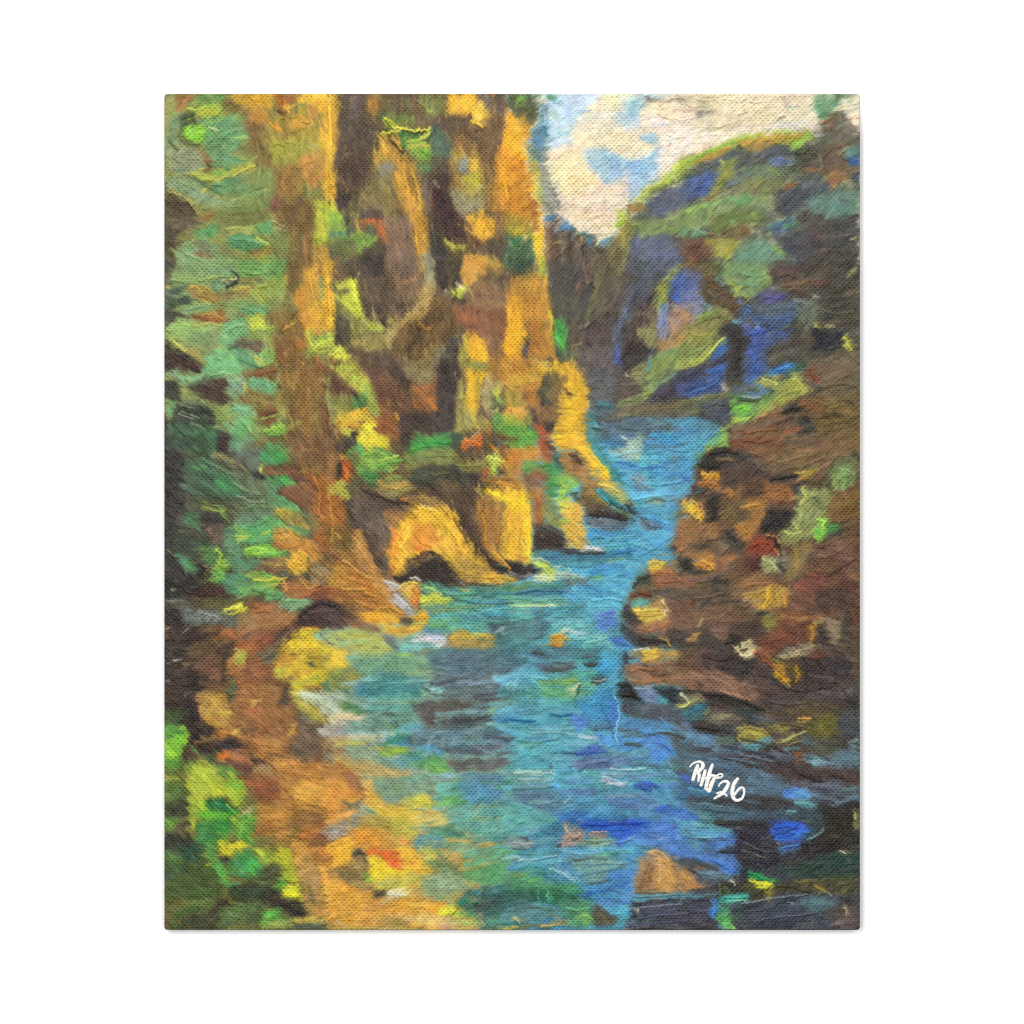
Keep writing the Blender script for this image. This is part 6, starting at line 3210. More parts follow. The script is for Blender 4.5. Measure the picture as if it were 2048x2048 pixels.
60b0d8 s2 100,114 124,112 150,104
3f80b8 s2 104,124 120,120 134,118
50a0d0 s2 140,124 158,114 172,104
70c0e0 s1.5 132,64 150,60 176,58
60a8d8 s2 140,46 160,48 184,44
4888c8 s1.5 118,30 140,30 170,30
88c0d8 s1.5 110,18 124,14 140,12
5a98c0 s2 150,14 170,10 190,12
8a9aa8 s1.5 130,40 140,44 148,50
5a7060 s1.5 146,66 156,62 166,64
5a6878 s1.5 142,86 152,92 162,94
c8d0a8 s1 0,177 20,178 46,177
60a098 s2 4,168 30,172 56,170
3f6f90 s2 6,164 30,160 56,162
508890 s2 44,182 64,178 82,178
d0dcb8 s1.5 26,146 40,148 50,150
b8c8b8 s1.5 48,144 62,144 76,148
c8d468 s1.5 28,132 38,140 46,148
4a90a8 s2 52,132 72,136 90,134
6ab0c0 s1.5 90,150 106,148 122,142
4a98d0 s2 92,160 108,158 124,152
70c8e0 s1.5 90,172 106,170 120,172
5a78d8 s2 94,188 104,186 112,184
e8c048 s2 150,132 158,130 164,134
b07848 s2 152,144 162,140 174,142
2a2420 s2 132,158 138,150 148,146
5a2c20 s2 130,168 140,164 150,166
e0c868 s1.5 134,184 146,182 160,182
c8a050 s1.5 136,188 150,188 164,186
d8c8a8 s1 164,172 168,180 166,188
a07048 s2 184,92 186,106 184,118
2a2622 s2 184,132 190,138
d8b048 s2 188,68 192,76
8a5c3c s2 156,152 170,152 184,150
@1370,880,1
e8b048 s1.5 18,35 26,37 34,36
c08040 s2 16,46 26,46 34,48
241f1c s2 14,26 24,28 34,28
30302a s2 28,14 42,12 56,14
7a6848 s1.5 36,21 46,20 54,22
8a6040 s2 70,12 84,18 96,22
7a6a4c s2 100,24 116,20 130,16
8a7450 s2 120,30 136,24 150,18
6a6048 s3 74,24 86,32
302a26 s2 26,64 32,74 30,84
f8d848 s1.5 4,72 8,80 16,86
e8b850 s1.5 10,66 16,76
9a7040 s2 46,54 54,60
c08840 s2 60,72 70,70 80,70
b87c38 s2 60,94 68,100 72,108
1c1c22 s3 90,92 100,84 110,80
2c2c38 s2 96,90 106,92
d8a868 s1 90,102 98,105 102,110
a04028 s1.5 74,112 84,108 94,114
c8d070 s2 126,54 130,60 124,68
a0b060 s2 118,72 126,80 122,92
b8cc68 s1.5 106,98 116,100 126,98
7a8a54 s2 138,66 148,74
a8f058 s2 144,86 150,88 148,94
78c848 s2 142,96 148,100 144,106
4a9a50 s2 154,92 162,92
8aa860 s2 164,40 172,44 170,52
90b068 s2 166,30 176,34
b08838 s1.5 124,42 134,38 142,32
d0a848 s1 118,36 126,35 134,34
8a5a3c s2 156,82 162,86
26241f s2 92,42 104,40 118,38
8a6040 s2 88,52 104,54 116,56
9a683c s2 80,60 96,62 112,66
6a5a50 s2 4,150 16,152 30,150
7a5c48 s2 8,170 24,168 40,164
54443a s2 30,174 46,172 60,174
e8b848 s2 90,160 88,170 84,180
d89838 s2 106,166 108,176
c0a048 s2 98,162 100,174
a06c3c s2 60,158 74,154 90,154
b08c50 s2 64,166 76,164 86,162
a8b478 s2 84,128 92,132 98,138
3a3438 s2 100,134 108,140
e0a048 s1.5 20,130 28,134 32,138
b87c40 s2 8,132 18,136
5a4438 s2 24,108 40,104
6a6450 s2 36,110 48,114
2a2a26 s2 44,100 54,108
74503c s2 140,116 156,110 172,102
80584a s2 150,126 166,118 180,108
5c4038 s2 150,146 166,136 182,128
443630 s3 140,172 154,164 168,160
6a5440 s2 130,184 146,188 160,190
@1370,1230,1
3a4450 s3 30,150 60,156 90,166
32383c s2 40,140 70,146 96,152
4a5c6c s3 20,160 50,166 80,172
6a8ca0 s1.5 10,140 24,142 36,146
5a7a90 s1.5 40,152 60,156 80,160
2c2826 s2 20,84 44,86 66,94 84,102
262220 s2 10,120 30,122 48,126
3a3634 s2 60,132 90,140 110,148
7a90a0 s1.5 60,150 80,154 100,158
8a9aa0 s1 130,158 146,156 160,160
98885a s2 58,122 72,120 88,126
6a6238 s2 100,116 120,118 140,124
a8a070 s1.5 104,136 118,130 130,126
d0b878 s1.5 54,36 62,30 70,28
e0d8b0 s1.5 58,42 66,44 72,42
2c2826 s1.5 60,38 66,36
7a3c28 s2 82,30 96,26 110,22
8a4a30 s2 80,44 88,50 94,56
c08c34 s2 136,12 138,22 134,32
d09c30 s1.5 98,62 106,68 112,76
b88830 s1.5 120,54 122,64 118,72
b8a078 s1.5 104,44 118,40 132,36
2a2624 s2 126,46 140,48 150,58
3a302c s3 140,60 160,66 176,62
2c2a28 s2 44,30 54,26 60,34
332c28 s2 20,44 34,48 50,46
9a765a s2 8,64 30,68 50,76
a88468 s1.5 40,82 56,86 70,92
4a4240 s2 90,72 110,78 130,82
332e2a s2 80,64 92,66 100,72
5a5048 s2 90,92 110,96 130,94
2a2622 s3 170,80 180,92 184,104
e8a458 s1.5 122,111 128,110 134,111
404c54 s2 70,108 84,112 94,118
505a60 s2 100,150 120,154
38302c s2 96,156 112,162 128,170
2c2624 s2 124,170 136,174 146,178
@1020,1230,1
e09c30 s2 45,24 52,21 60,25
b07c28 s1.5 44,32 52,34 58,33
3a3a38 s1.5 88,72 94,74 102,71
c0b8b0 s1 90,71 96,71 102,69
404844 s1.5 82,52 88,54 93,52
3a4440 s1.5 26,41 34,41
4a5450 s2 38,58 50,60 62,57
58686a s1.5 50,50 62,52 72,55
a8d0d8 s1.5 62,18 74,20 84,19
88c8d0 s1.5 80,30 92,28 104,25
70b8c8 s2 10,64 26,66 40,68
90b870 s1.5 58,71 66,69 72,70
d8d0a8 s1.5 68,80 72,76 75,73
2c4c44 s1 71,88 73,82 75,75
a0d8f0 s1 112,88 116,96 117,106 115,118 113,128 115,136 117,139
3868a0 s1 97,95 103,106 108,118 111,130
1c6090 s2 46,106 56,108 66,106
1a5890 s1.5 2,112 14,113 28,113
70b0c0 s2 20,122 44,124 66,122
88b8c0 s1.5 26,126 50,126 70,128
60a0b8 s2 8,134 30,136 50,132
3850a8 s2 70,150 84,147 98,146
4460b0 s2 84,142 92,144 104,147
6a7aa0 s2 64,162 84,158 104,156
486090 s1.5 76,167 80,163 83,160
a0c8d0 s1.5 108,165 126,167 146,165
b8c8d8 s1.5 100,174 114,178 122,182
3a5cc0 s2 134,182 146,180 156,184
2c50b0 s2 140,186 152,188
a8c8c0 s1.5 4,170 20,168 44,170
90b0a8 s2 10,176 30,176
5c7c80 s2 4,186 24,186 44,184
60a8e0 s2 46,182 54,184
241e20 s2 120,76 128,74 132,82
1e1a1c s2 122,86 130,86 138,90
f0cc50 s1.5 142,40 150,38 156,41
e0b058 s1.5 144,48 152,47 160,45
d8e0c8 s1 135,37 142,36 150,36
b08450 s2 130,60 140,56 152,58
9a7048 s2 130,70 146,72 164,70
5a4430 s1.5 140,58 154,64 166,64
3a302a s2 140,24 156,26 172,30
a87448 s2 138,14 152,16 168,10
c09450 s1.5 160,24 168,28 173,34
90a0c8 s1.5 136,78 148,80 154,86
c8d0a8 s1.5 184,84 192,92
d8d070 s1.5 182,99 190,97 193,94
5088d0 s2 140,124 156,126 168,132
4a78d8 s2 164,138 172,144
3a3e3c s2 150,128 168,126 186,132
4a5450 s2 124,138 134,138 140,140
@1020,1510,1
1c44b4 s2 78,74 96,75 116,73 140,73
2050c0 s2 90,79 110,80 128,79
6090e0 s1.5 118,94 130,90
c8a890 s1.5 58,75 62,82 68,88 76,85
b08a70 s1.5 58,98 60,91 66,86
5a4a48 s1.5 66,92 72,90
c8b0b0 s1 88,83 96,82 104,82
8aa890 s1.5 82,92 96,92 110,91
2c3030 s1.5 51,98 54,96
e0bc88 s1.5 150,104 156,102 164,106 170,114
d8b078 s1.5 160,112 162,124 160,138
7a5c40 s2 148,118 144,130 140,142
8a6848 s2 152,120 150,134
c89858 s2 168,116 174,128 176,140
b88850 s2 180,124 188,130 192,140
5a4634 s1.5 136,148 150,148 170,148
506870 s1.5 134,152 160,152 190,149
30282c s3 132,162 150,158 180,156
8888a0 s1 140,164 160,162 184,160
606078 s1 136,176 160,172 190,170
58587a s1 130,184 160,180 190,178
78787a s1 120,187 150,184
506068 s2 68,112 88,110 104,112
7a98a0 s1.5 84,118 104,116 122,116
5a8090 s1.5 84,126 104,124 118,120
4a5a68 s1.5 86,138 98,136 108,134
88b8d8 s1.5 56,104 76,106 96,105
a8d0d8 s1.5 10,112 30,112 50,108
98c0d0 s2 44,122 58,128 70,136
60a0c0 s2 10,118 30,116 50,112
60c090 s1.5 40,146 41,156
48a078 s1.5 30,146 30,158
70c088 s1.5 60,164 72,166 84,164
98c868 s1.5 74,174 82,172 88,176
c8c078 s1.5 6,174 10,180
2c4a44 s2 24,146 28,156
4a6a5c s2 6,164 24,162 44,166
c0b068 s1.5 34,184 48,182 60,183
a8b0b0 s1.5 4,94 14,96 24,95
485458 s1.5 12,88 20,92
6a7a78 s1.5 2,100 16,101
@1370,1510,1
1c54d8 s2 96,78 108,76 120,76
2c68e8 s2 98,88 112,84 126,82
1c2c60 s1 92,88 106,84 118,79
5088d8 s1.5 104,100 114,98 124,95
8ab8d8 s1.5 110,60 118,61
68a0d8 s2 118,40 128,42 134,46
68a8b0 s1.5 118,52 128,52 140,53
7a98a0 s1 134,90 142,86 150,79
241e1c s3 130,102 150,98 170,94
2a2622 s2 40,73 60,74 80,74
44606c s2 20,58 40,60 60,62
607c88 s1.5 8,52 30,54 50,58
506068 s2 50,46 66,50 80,52
5898d8 s2 8,84 24,86 44,88
78b8d0 s1.5 14,88 24,89 36,87
4c80d8 s2 30,96 44,94 54,91
3c6cd0 s2 28,112 40,118 52,126
2a2a28 s2 40,103 50,104
6a6a66 s1 60,102 74,106 88,112
5c5c58 s1 66,96 80,102 90,104
504844 s1.5 14,116 26,119 36,123
68848c s1.5 16,126 30,130 46,132
e0d8cc s1.5 51,135 54,139
2a9858 s2 68,126 78,128 90,134
e8e438 s2 71,136 80,137 90,140
d0c838 s1.5 78,142 88,143
9a8c34 s1.5 86,146 92,150
a89840 s1.5 138,140 146,144 152,148
6c6634 s2 120,136 136,134
3a3822 s2 100,140 116,142 134,146
48b0a4 s2 44,152 56,153 68,152
80d0b0 s1.5 46,157 56,157 66,156
4890e8 s2 28,158 32,164 30,172
60b860 s1.5 36,174 44,178 52,186
a0c868 s1 46,180 54,187
8a94a0 s1 60,160 90,154 130,150
585e70 s1 70,168 100,162 130,160
606878 s1 60,180 100,174 140,170
b0c0c8 s1 110,158 116,160
a09070 s1.5 172,164 174,172
e0d0b8 s1 166,103 172,105
c0b880 s1.5 182,62 184,70
@1370,530,1
4a60a8 s2 70,92 76,100 72,114
3c5098 s2 70,74 84,72 96,66
5a74c0 s1.5 76,68 84,70
3a3438 s2 52,70 54,90 52,110
282628 s2 58,80 58,100 56,118
a8b858 s1.5 40,80 32,90 22,100 10,108
c0cc68 s1.5 42,78 36,84 28,94
8a9a50 s2 4,96 18,90 30,82
b09850 s1.5 2,72 14,76 24,74
7c8c48 s2 10,64 24,58 36,54
5a4832 s1.5 18,22 28,34 42,44 56,50
705838 s1.5 22,14 34,26 48,34
7ca078 s2 60,8 74,12 86,10
6a9074 s2 54,18 68,22 80,20
a8a850 s1.5 48,18 56,28 52,34
4a5268 s2 92,48 108,46 120,50
586890 s2 80,56 96,58 110,56
4c4a44 s3 120,20 140,26 160,34
5a5048 s2 110,10 130,16 150,14
6a5c48 s2 104,22 116,22 130,18
443c38 s3 130,60 120,76 104,88
2a2a30 s3 136,74 150,80 164,82
3a3a40 s2 152,90 166,88
c8c858 s1.5 172,78 176,86 178,92
6a6050 s2 140,46 160,52 180,50
504a40 s3 160,100 174,96 186,104
7c4634 s2 132,116 142,122
6a5440 s2 150,130 170,126 184,130
4a88d8 s1.5 96,114 106,110 114,110
5ca8e0 s1 100,112 110,108
b8bc68 s1.5 84,122 92,124 100,128
c8c460 s1.5 112,124 118,122 126,130
a8b058 s2 100,142 112,136 122,134
80c84c s2 52,154 62,152 68,156
b0d058 s1.5 50,164 60,166 70,164
3c5438 s1.5 58,143 68,146 78,145
90b8b0 s1 60,141 70,143 80,142
8a6444 s2 78,164 92,160 104,156
3a2c24 s2 100,170 116,164
202224 s2 106,158 114,153 120,156
6a5038 s2 126,160 140,164 156,160
80683c s2 140,146 156,152 172,150
5a4834 s3 150,172 170,168 184,174
8c5434 s2 62,180 80,178 98,176
74422a s2 60,188 80,190 100,186
5a5088 s2 88,34 96,34 104,36
384870 s2 0,134 14,130 30,126
4468b0 s2 10,136 24,132 36,124
4c4c50 s2 20,152 34,148 46,150
"""

X0, Y0, X1, Y1 = 328.4, 187.2, 1720.0, 1860.3      # canvas outline on the measuring grid
PXW, PXH = X1 - X0, Y1 - Y0
S = 1.0                                            # mesh vertices per grid unit
W, H = int(round(PXW * S)) + 1, int(round(PXH * S)) + 1
SX, SY = (W - 1) / PXW, (H - 1) / PXH
RNG = np.random.RandomState(7)
f32 = np.float32


def smooth(a, b, x):
    t = np.clip((x - a) / (b - a), 0, 1)
    return t * t * (3 - 2 * t)


def vnoise(cx, cy, seed):
    """value noise on the raster, cells cx by cy raster pixels, range -1..1"""
    r = np.random.RandomState(seed)
    nx, ny = int(W / cx) + 3, int(H / cy) + 3
    g = r.rand(ny, nx).astype(f32) * 2 - 1
    xs = np.arange(W, dtype=f32) / cx
    ys = np.arange(H, dtype=f32) / cy
    xi, yi = xs.astype(int), ys.astype(int)
    fx, fy = xs - xi, ys - yi
    fx, fy = fx * fx * (3 - 2 * fx), fy * fy * (3 - 2 * fy)
    a = g[:, xi] * (1 - fx) + g[:, xi + 1] * fx
    return a[yi] * (1 - fy)[:, None] + a[yi + 1] * fy[:, None]


def fbm(c, seed, n=3):
    o, amp, tot = 0, 1.0, 0
    for k in range(n):
        o = o + amp * vnoise(max(c / 2 ** k, 1.01), max(c / 2 ** k, 1.01), seed + k)
        tot += amp
        amp *= 0.55
    return o / tot * 1.6


# canvas weave: over/under threads, slightly wandering
yy, xx = np.mgrid[0:H, 0:W].astype(f32)
ux, uy = xx / SX, yy / SY
wob_x, wob_y = fbm(150 * S, 11, 2) * 2.2, fbm(150 * S, 21, 2) * 2.2
_x, _y = ux + wob_x, uy + wob_y
_y2 = _y + 0.9 * np.cos(np.pi * _x / 4.85)            # weft threads ride over and under
WEAVE = (0.75 * np.sin(np.pi * _x / 4.85) * np.sin(np.pi * _y / 5.15) + 0.45 * np.cos(2 * np.pi * _y2 / 5.15)).astype(f32)
WEAVE *= (1 + 0.35 * fbm(9 * S, 31, 2))
WARPX, WARPY = fbm(26 * S, 41, 3) * 2.4, fbm(26 * S, 51, 3) * 2.4
WARPX += fbm(10 * S, 45, 2) * 1.9; WARPY += fbm(10 * S, 55, 2) * 1.9
RAG = fbm(7 * S, 61, 3)
PATCH = fbm(30 * S, 71, 4); PATCHF = fbm(11 * S, 91, 3); PATCHR = fbm(18 * S, 75, 3); PATCHB = fbm(22 * S, 79, 3)
TEETH = smooth(-0.55, 0.5, fbm(90 * S, 83, 3))       # where the weave stays open / is filled with paint
FINE = RNG.randn(H, W).astype(f32)

# direction of the brushwork: control points (x, y, angle in degrees, 0 = horizontal)
DIRS = [(400, 300, -15), (400, 600, 20), (400, 900, 30), (450, 1100, 10), (600, 300, 80), (600, 700, 85), (600, 1000, 60),
        (760, 350, 85), (760, 650, 75), (900, 350, 85), (950, 650, 85), (800, 950, 25), (800, 1080, 60), (960, 1050, 85),
        (1080, 700, 85), (1150, 350, -25), (1350, 250, -15), (1550, 230, -20), (1250, 600, -65), (1400, 450, -30),
        (1600, 450, -30), (1500, 650, -30), (1600, 800, -25), (1200, 850, 2), (1250, 950, 5), (1450, 950, -30), (1600, 1000, -35),
        (1500, 1150, -30), (1650, 1200, 20), (1300, 1250, 10), (1000, 1200, 2), (800, 1300, -5), (1000, 1400, -5), (1200, 1450, -5),
        (1450, 1350, 15), (1600, 1450, 15), (500, 1250, -35), (550, 1450, 30), (700, 1550, 20), (420, 1600, 40), (520, 1750, 25),
        (650, 1750, -20), (800, 1750, -10), (950, 1700, -20), (1150, 1650, -8), (1350, 1600, 8), (1550, 1650, 15), (1600, 1800, -20),
        (1100, 1800, 5), (700, 1180, 30)]


def flow():
    gy, gx = np.mgrid[0:H:8, 0:W:8]
    gx, gy = gx / SX + X0, gy / SY + Y0
    c = np.zeros(gx.shape); s = np.zeros(gx.shape)
    for (x, y, a) in DIRS:
        w = 1.0 / (((gx - x) ** 2 + (gy - y) ** 2) / 1e4 + 0.15) ** 2
        c += w * math.cos(2 * math.radians(a)); s += w * math.sin(2 * math.radians(a))
    a = 0.5 * np.arctan2(s, c)
    return a


FLOW = flow()


def flow_at(px, py):
    i = np.clip((py / 8).astype(int), 0, FLOW.shape[0] - 1)
    j = np.clip((px / 8).astype(int), 0, FLOW.shape[1] - 1)
    return FLOW[i, j]


COL = np.full((H, W, 3), 0.35, f32)
HGT = np.zeros((H, W), f32)
BR = np.random.RandomState(3).rand(64, 512).astype(f32)          # bristle profiles


def hexc(h):
    return np.array([int(h[i:i + 2], 16) / 255.0 for i in (0, 2, 4)], f32)


def box(pts, pad):
    x0 = max(int(pts[:, 0].min() - pad), 0); x1 = min(int(pts[:, 0].max() + pad) + 2, W)
    y0 = max(int(pts[:, 1].min() - pad), 0); y1 = min(int(pts[:, 1].max() + pad) + 2, H)
    return x0, x1, y0, y1


def seg(X, Y, a, b):
    d = b - a
    L2 = float(d @ d) + 1e-6
    t = np.clip(((X - a[0]) * d[0] + (Y - a[1]) * d[1]) / L2, 0, 1)
    ex, ey = X - a[0] - t * d[0], Y - a[1] - t * d[1]
    return ex * ex + ey * ey, t, math.sqrt(L2)


def lay(x0, x1, y0, y1, a, col, hnew):
    sl = (slice(y0, y1), slice(x0, x1))
    COL[sl] += (col - COL[sl]) * a[..., None]
    HGT[sl] += (hnew - HGT[sl]) * a


def polygon(col, pts, soft=None, op=0.95, patch=0.45):
    if soft is None:
        sz = math.sqrt(float(np.prod(pts.max(0) - pts.min(0)))) / S
        soft = min(2.0 + 0.075 * sz, 8.0)
    x0, x1, y0, y1 = box(pts, (8 + soft) * S)
    if x1 <= x0 or y1 <= y0:
        return
    sl = (slice(y0, y1), slice(x0, x1))
    X = xx[sl] + WARPX[sl] * S; Y = yy[sl] + WARPY[sl] * S
    ins = np.zeros(X.shape, bool); dm = np.full(X.shape, 1e9, f32)
    n = len(pts)
    for i in range(n):
        a, b = pts[i], pts[(i + 1) % n]
        d2, _, _ = seg(X, Y, a, b)
        np.minimum(dm, d2, out=dm)
        if a[1] != b[1]:
            c = ((a[1] > Y) != (b[1] > Y)) & (X < (b[0] - a[0]) * (Y - a[1]) / (b[1] - a[1]) + a[0])
            ins ^= c
    sd = np.sqrt(dm) / S
    sd = np.where(ins, sd, -sd)
    a = smooth(-soft, soft, sd + RAG[sl] * (1.6 + 0.3 * soft) + WEAVE[sl] * (1.2 + 0.35 * soft)) * op
    iy = (np.arange(y0, y1) + RNG.randint(H)) % H; ix = (np.arange(x0, x1) + RNG.randint(W)) % W
    g = np.ix_(iy, ix)
    pa = 0.5 * PATCH[g] + 0.65 * PATCHF[g]
    a = a * (1 - patch * smooth(-0.15, 0.75, pa - 0.4 * WEAVE[sl]))
    tv = 1.15 - float(col @ np.array([0.3, 0.59, 0.11], f32))
    tone = 1 + (0.05 * RNG.randn() + 0.15 * PATCHR[g]) * tv
    c = col * np.stack([tone, tone, tone - 0.05 * PATCHB[g]], -1) + 0.01 * PATCHB[g][..., None] * np.array([1, 0.6, -1], f32)
    lay(x0, x1, y0, y1, a, c, RNG.rand() * 0.7 + 0.25 * RAG[sl])


def ridge(pts, w, h):
    """a lip of thick paint: relief only"""
    w = w * 1.863 * S
    x0, x1, y0, y1 = box(pts, w + 4 * S)
    if x1 <= x0 or y1 <= y0:
        return
    sl = (slice(y0, y1), slice(x0, x1))
    X = xx[sl] + WARPX[sl] * S * 0.5; Y = yy[sl] + WARPY[sl] * S * 0.5
    dm = np.full(X.shape, 1e9, f32); T = np.zeros(X.shape, f32)
    n = len(pts) - 1
    for i in range(n):
        d2, t, L = seg(X, Y, pts[i], pts[i + 1])
        T = np.where(d2 < dm, (i + t) / n, T)
        dm = np.minimum(dm, d2)
    d = np.sqrt(dm)
    HGT[sl] += h * smooth(w * 0.75, w * 0.1, d) * np.clip(4 * T * (1 - T) + 0.15, 0, 1) * (1 + 0.3 * RAG[sl])


def impasto(n, seed):
    r = np.random.RandomState(seed)
    k = 0
    while k < n:
        x, y = r.rand() * W, r.rand() * H
        if PATCH[int(y), int(x)] < 0.05 and r.rand() < 0.7:
            continue
        k += 1
        a = float(flow_at(np.array([x]), np.array([y]))[0]) + 0.5 * r.randn()
        L, b = (8 + 26 * r.rand() ** 2) * S, 0.9 * r.randn()
        p = [(x, y)]
        for q in range(4):
            x += math.cos(a) * L / 4; y += math.sin(a) * L / 4; a += b / 4
            p.append((x, y))
        ridge(np.array(p, f32), 0.8 + 0.9 * r.rand(), (0.5 + 1.1 * r.rand() ** 2))


def grow(p, d):
    c = p.mean(0)
    return p + np.sign(p - c) * d * S


def stroke(col, pts, w, op=0.95):
    w = w * 1.863 * S                                # full width in raster px
    x0, x1, y0, y1 = box(pts, w / 2 + 7 * S)
    if x1 <= x0 or y1 <= y0:
        return
    sl = (slice(y0, y1), slice(x0, x1))
    wf = S * (0.8 if w > 5 * S else 0.35)
    X = xx[sl] + WARPX[sl] * wf; Y = yy[sl] + WARPY[sl] * wf
    dm = np.full(X.shape, 1e9, f32); pr = np.zeros(X.shape, f32)
    lo = 0.0; T = np.zeros(X.shape, f32); tot = 0.0
    for i in range(len(pts) - 1):
        a, b = pts[i], pts[i + 1]
        d2, t, L = seg(X, Y, a, b)
        side = ((X - a[0]) * (b[1] - a[1]) - (Y - a[1]) * (b[0] - a[0])) / max(L, 1e-3)
        m = d2 < dm
        dm = np.where(m, d2, dm); pr = np.where(m, side, pr); T = np.where(m, tot + t * L, T)
        tot += L
    d = np.sqrt(dm)
    row = BR[RNG.randint(64)]
    k = np.clip((pr / S * 1.1 + 40 + RAG[sl] * 0.8) * 2, 0, 511)
    bri = row[k.astype(int)]
    bri = 0.5 * bri + 0.5 * row[np.clip(k.astype(int) + 1, 0, 511)]
    wide = w > 5 * S
    end = smooth(0.45, 1.0, T / max(tot, 1e-3)) if tot > 1 else 0 * d
    edge = (w / 2 - d) / S + RAG[sl] * (1.6 if wide else 0.5) + WEAVE[sl] * (1.4 if wide else 0.5)
    a = smooth(-1.4, 1.8 if wide else 0.8, edge - (bri * 2.2 * end if wide else 0)) * op
    if wide:
        a = a * (1 - 0.35 * bri)
    jit = 1 + 0.04 * RNG.randn()
    c = col * jit * (1 + 0.10 * (bri[..., None] - 0.5))
    lay(x0, x1, y0, y1, a, c, (0.55 + 0.5 * RNG.rand()) * (1.0 if wide else 2.0) + 0.5 * (bri - 0.5))


def paint():
    tiles, cur = [], None
    for ln in DABS.strip().splitlines():
        ln = ln.strip()
        if not ln:
            continue
        if ln[0] == '@':
            cur = [tuple(float(v) for v in ln[1:].split(',')), []]
            tiles.append(cur)
            continue
        t = ln.split()
        pts = np.array([[float(v) for v in p.split(',')] for p in t[2:]], f32)
        lim = 193.0
        if cur[1] and len(cur[0]) < 3:                # let dabs that touch a sheet edge run on past it
            ext = (1 + 9 * RNG.rand(len(pts), 2)).astype(f32)
            pts = np.where(pts >= lim - 1, pts + ext, np.where(pts <= 1, pts - ext, pts))
        pts = pts * 1.8634 + np.array(cur[0][:2], f32)
        pts = (pts - np.array([X0, Y0], f32)) * np.array([SX, SY], f32)
        c = hexc(t[0])
        if cur[0][0] < 400 and cur[0][1] < 1000 and c[1] > c[2] > c[0]:      # the conifer's greens
            c[2] = c[0] + (c[2] - c[0]) * 0.45
            c[0] *= 1.03
        if c[0] == c.max() and c[2] > c[1] * 0.97 and c[0] < 0.75:           # earths stay earths
            c[2] = c[1] * 0.93
        if c[0] > c[1] > c[2] and c[0] > 0.7 and c[0] - c[2] > 0.32:                                # ochres lean to yellow
            c[1] *= 1.035
            c[2] *= 0.96
        if c[0] == c.max() and c[1] < c[0] * 0.62 and c[0] < 0.8:            # reds broken with umber
            c = (c * 0.8 + np.array([0.48, 0.37, 0.24], f32) * 0.2).astype(f32)
        if c[2] == c.max() and c[2] - c[0] > 0.2:                            # blues let down with grey
            m = c.mean()
            c = (m + (c - m) * 0.93).astype(f32)
            c[0] *= 0.95
            if c[1] > c[0] + 0.12:
                c[2] *= 0.95
        cur[1].append((c, t[1], pts))
    fresh = [t for t in tiles if len(t[0]) > 2]
    tiles = [t for t in tiles if len(t[0]) < 3]
    for (o, ops) in tiles:                            # grounds first, then everything else
        polygon(ops[0][0], grow(ops[0][2], 14), 26.0, 1.0, 0.0)
    for (o, ops) in tiles:
        for (c, k, pts) in ops[1:]:
            if k == 'p':
                polygon(c, pts)
            elif k[0] == 's':
                stroke(c, pts, float(k[1:]), 0.5 if float(k[1:]) <= 2 else 0.9)  # some thin pale strokes are painted highlights of lit ridges
    return tiles, fresh


def last_touches(tiles):
    for (o, ops) in tiles:
        for (c, k, pts) in ops:
            if k[0] == 'r':
                ridge(pts, float(k[1:]), 2.0)
            else:
                stroke(c, pts, float(k[1:]) * 1.25, 0.7)


def accents(tiles):
    """the last, crisp touches: small dabs and thin strokes again, on top of the blended paint"""
    for (o, ops) in tiles:
        for (c, k, pts) in ops[1:]:
            if k == 'p':
                sz = math.sqrt(float(np.prod(pts.max(0) - pts.min(0)))) / S
                if sz < 110:
                    polygon(c, pts, 3.0 + 0.03 * sz, 0.58, 0.75)
            elif k[0] == 'r':
                ridge(pts, float(k[1:]), 1.8)
            else:
                w = float(k[1:])
                if w <= 5:
                    stroke(c, pts, w, 0.25 if w <= 2 else 0.5)  # thin pale ones again: ridge highlights laid on as colour


def scumble(n, seed, big=1.0, tone=0.07, hue=0.018, opq=0.45, far=0.0):
    """short dabs that drag the wet colour along the direction of the brushwork"""
    r = np.random.RandomState(seed)
    px, py = r.rand(n) * (W - 1), r.rand(n) * (H - 1)
    ang = flow_at(px, py) + r.randn(n) * 0.28
    ln = (6 + 16 * r.rand(n) ** 2) * S * big
    wd = (1.2 + 2.4 * r.rand(n)) * S * big ** 0.7
    for i in range(n):
        ca, sa = math.cos(ang[i]), math.sin(ang[i])
        L, w = ln[i], wd[i]
        R = int(L / 2 * 1.0 + w + 2)
        cx, cy = int(px[i]), int(py[i])
        x0, x1, y0, y1 = max(cx - R, 0), min(cx + R + 1, W), max(cy - R, 0), min(cy + R + 1, H)
        X = xx[y0:y1, x0:x1] - px[i]; Y = yy[y0:y1, x0:x1] - py[i]
        t = X * ca + Y * sa
        q = -X * sa + Y * ca
        sx = min(max(int(px[i] - ca * L * 0.45), 0), W - 1); sy = min(max(int(py[i] - sa * L * 0.45), 0), H - 1)
        if far:
            sx = min(max(int(sx + far * S * r.randn()), 0), W - 1); sy = min(max(int(sy + far * S * r.randn()), 0), H - 1)
        col = COL[sy, sx] * (1 + tone * r.randn()) + hue * r.randn(3)
        a = smooth(L / 2 + 1, L / 2 - 2, np.abs(t)) * smooth(w / 2 + 0.8, w / 2 - 0.5, np.abs(q) + 0.35 * RAG[y0:y1, x0:x1] + 0.3 * WEAVE[y0:y1, x0:x1])
        a = a * (opq + 0.4 * r.rand()) * (1 - 0.6 * smooth(-L / 2, L / 2, t))
        lay(x0, x1, y0, y1, a.astype(f32), col.astype(f32), HGT[sy, sx] + 0.35 * r.rand() * (1 - np.abs(q) / w))


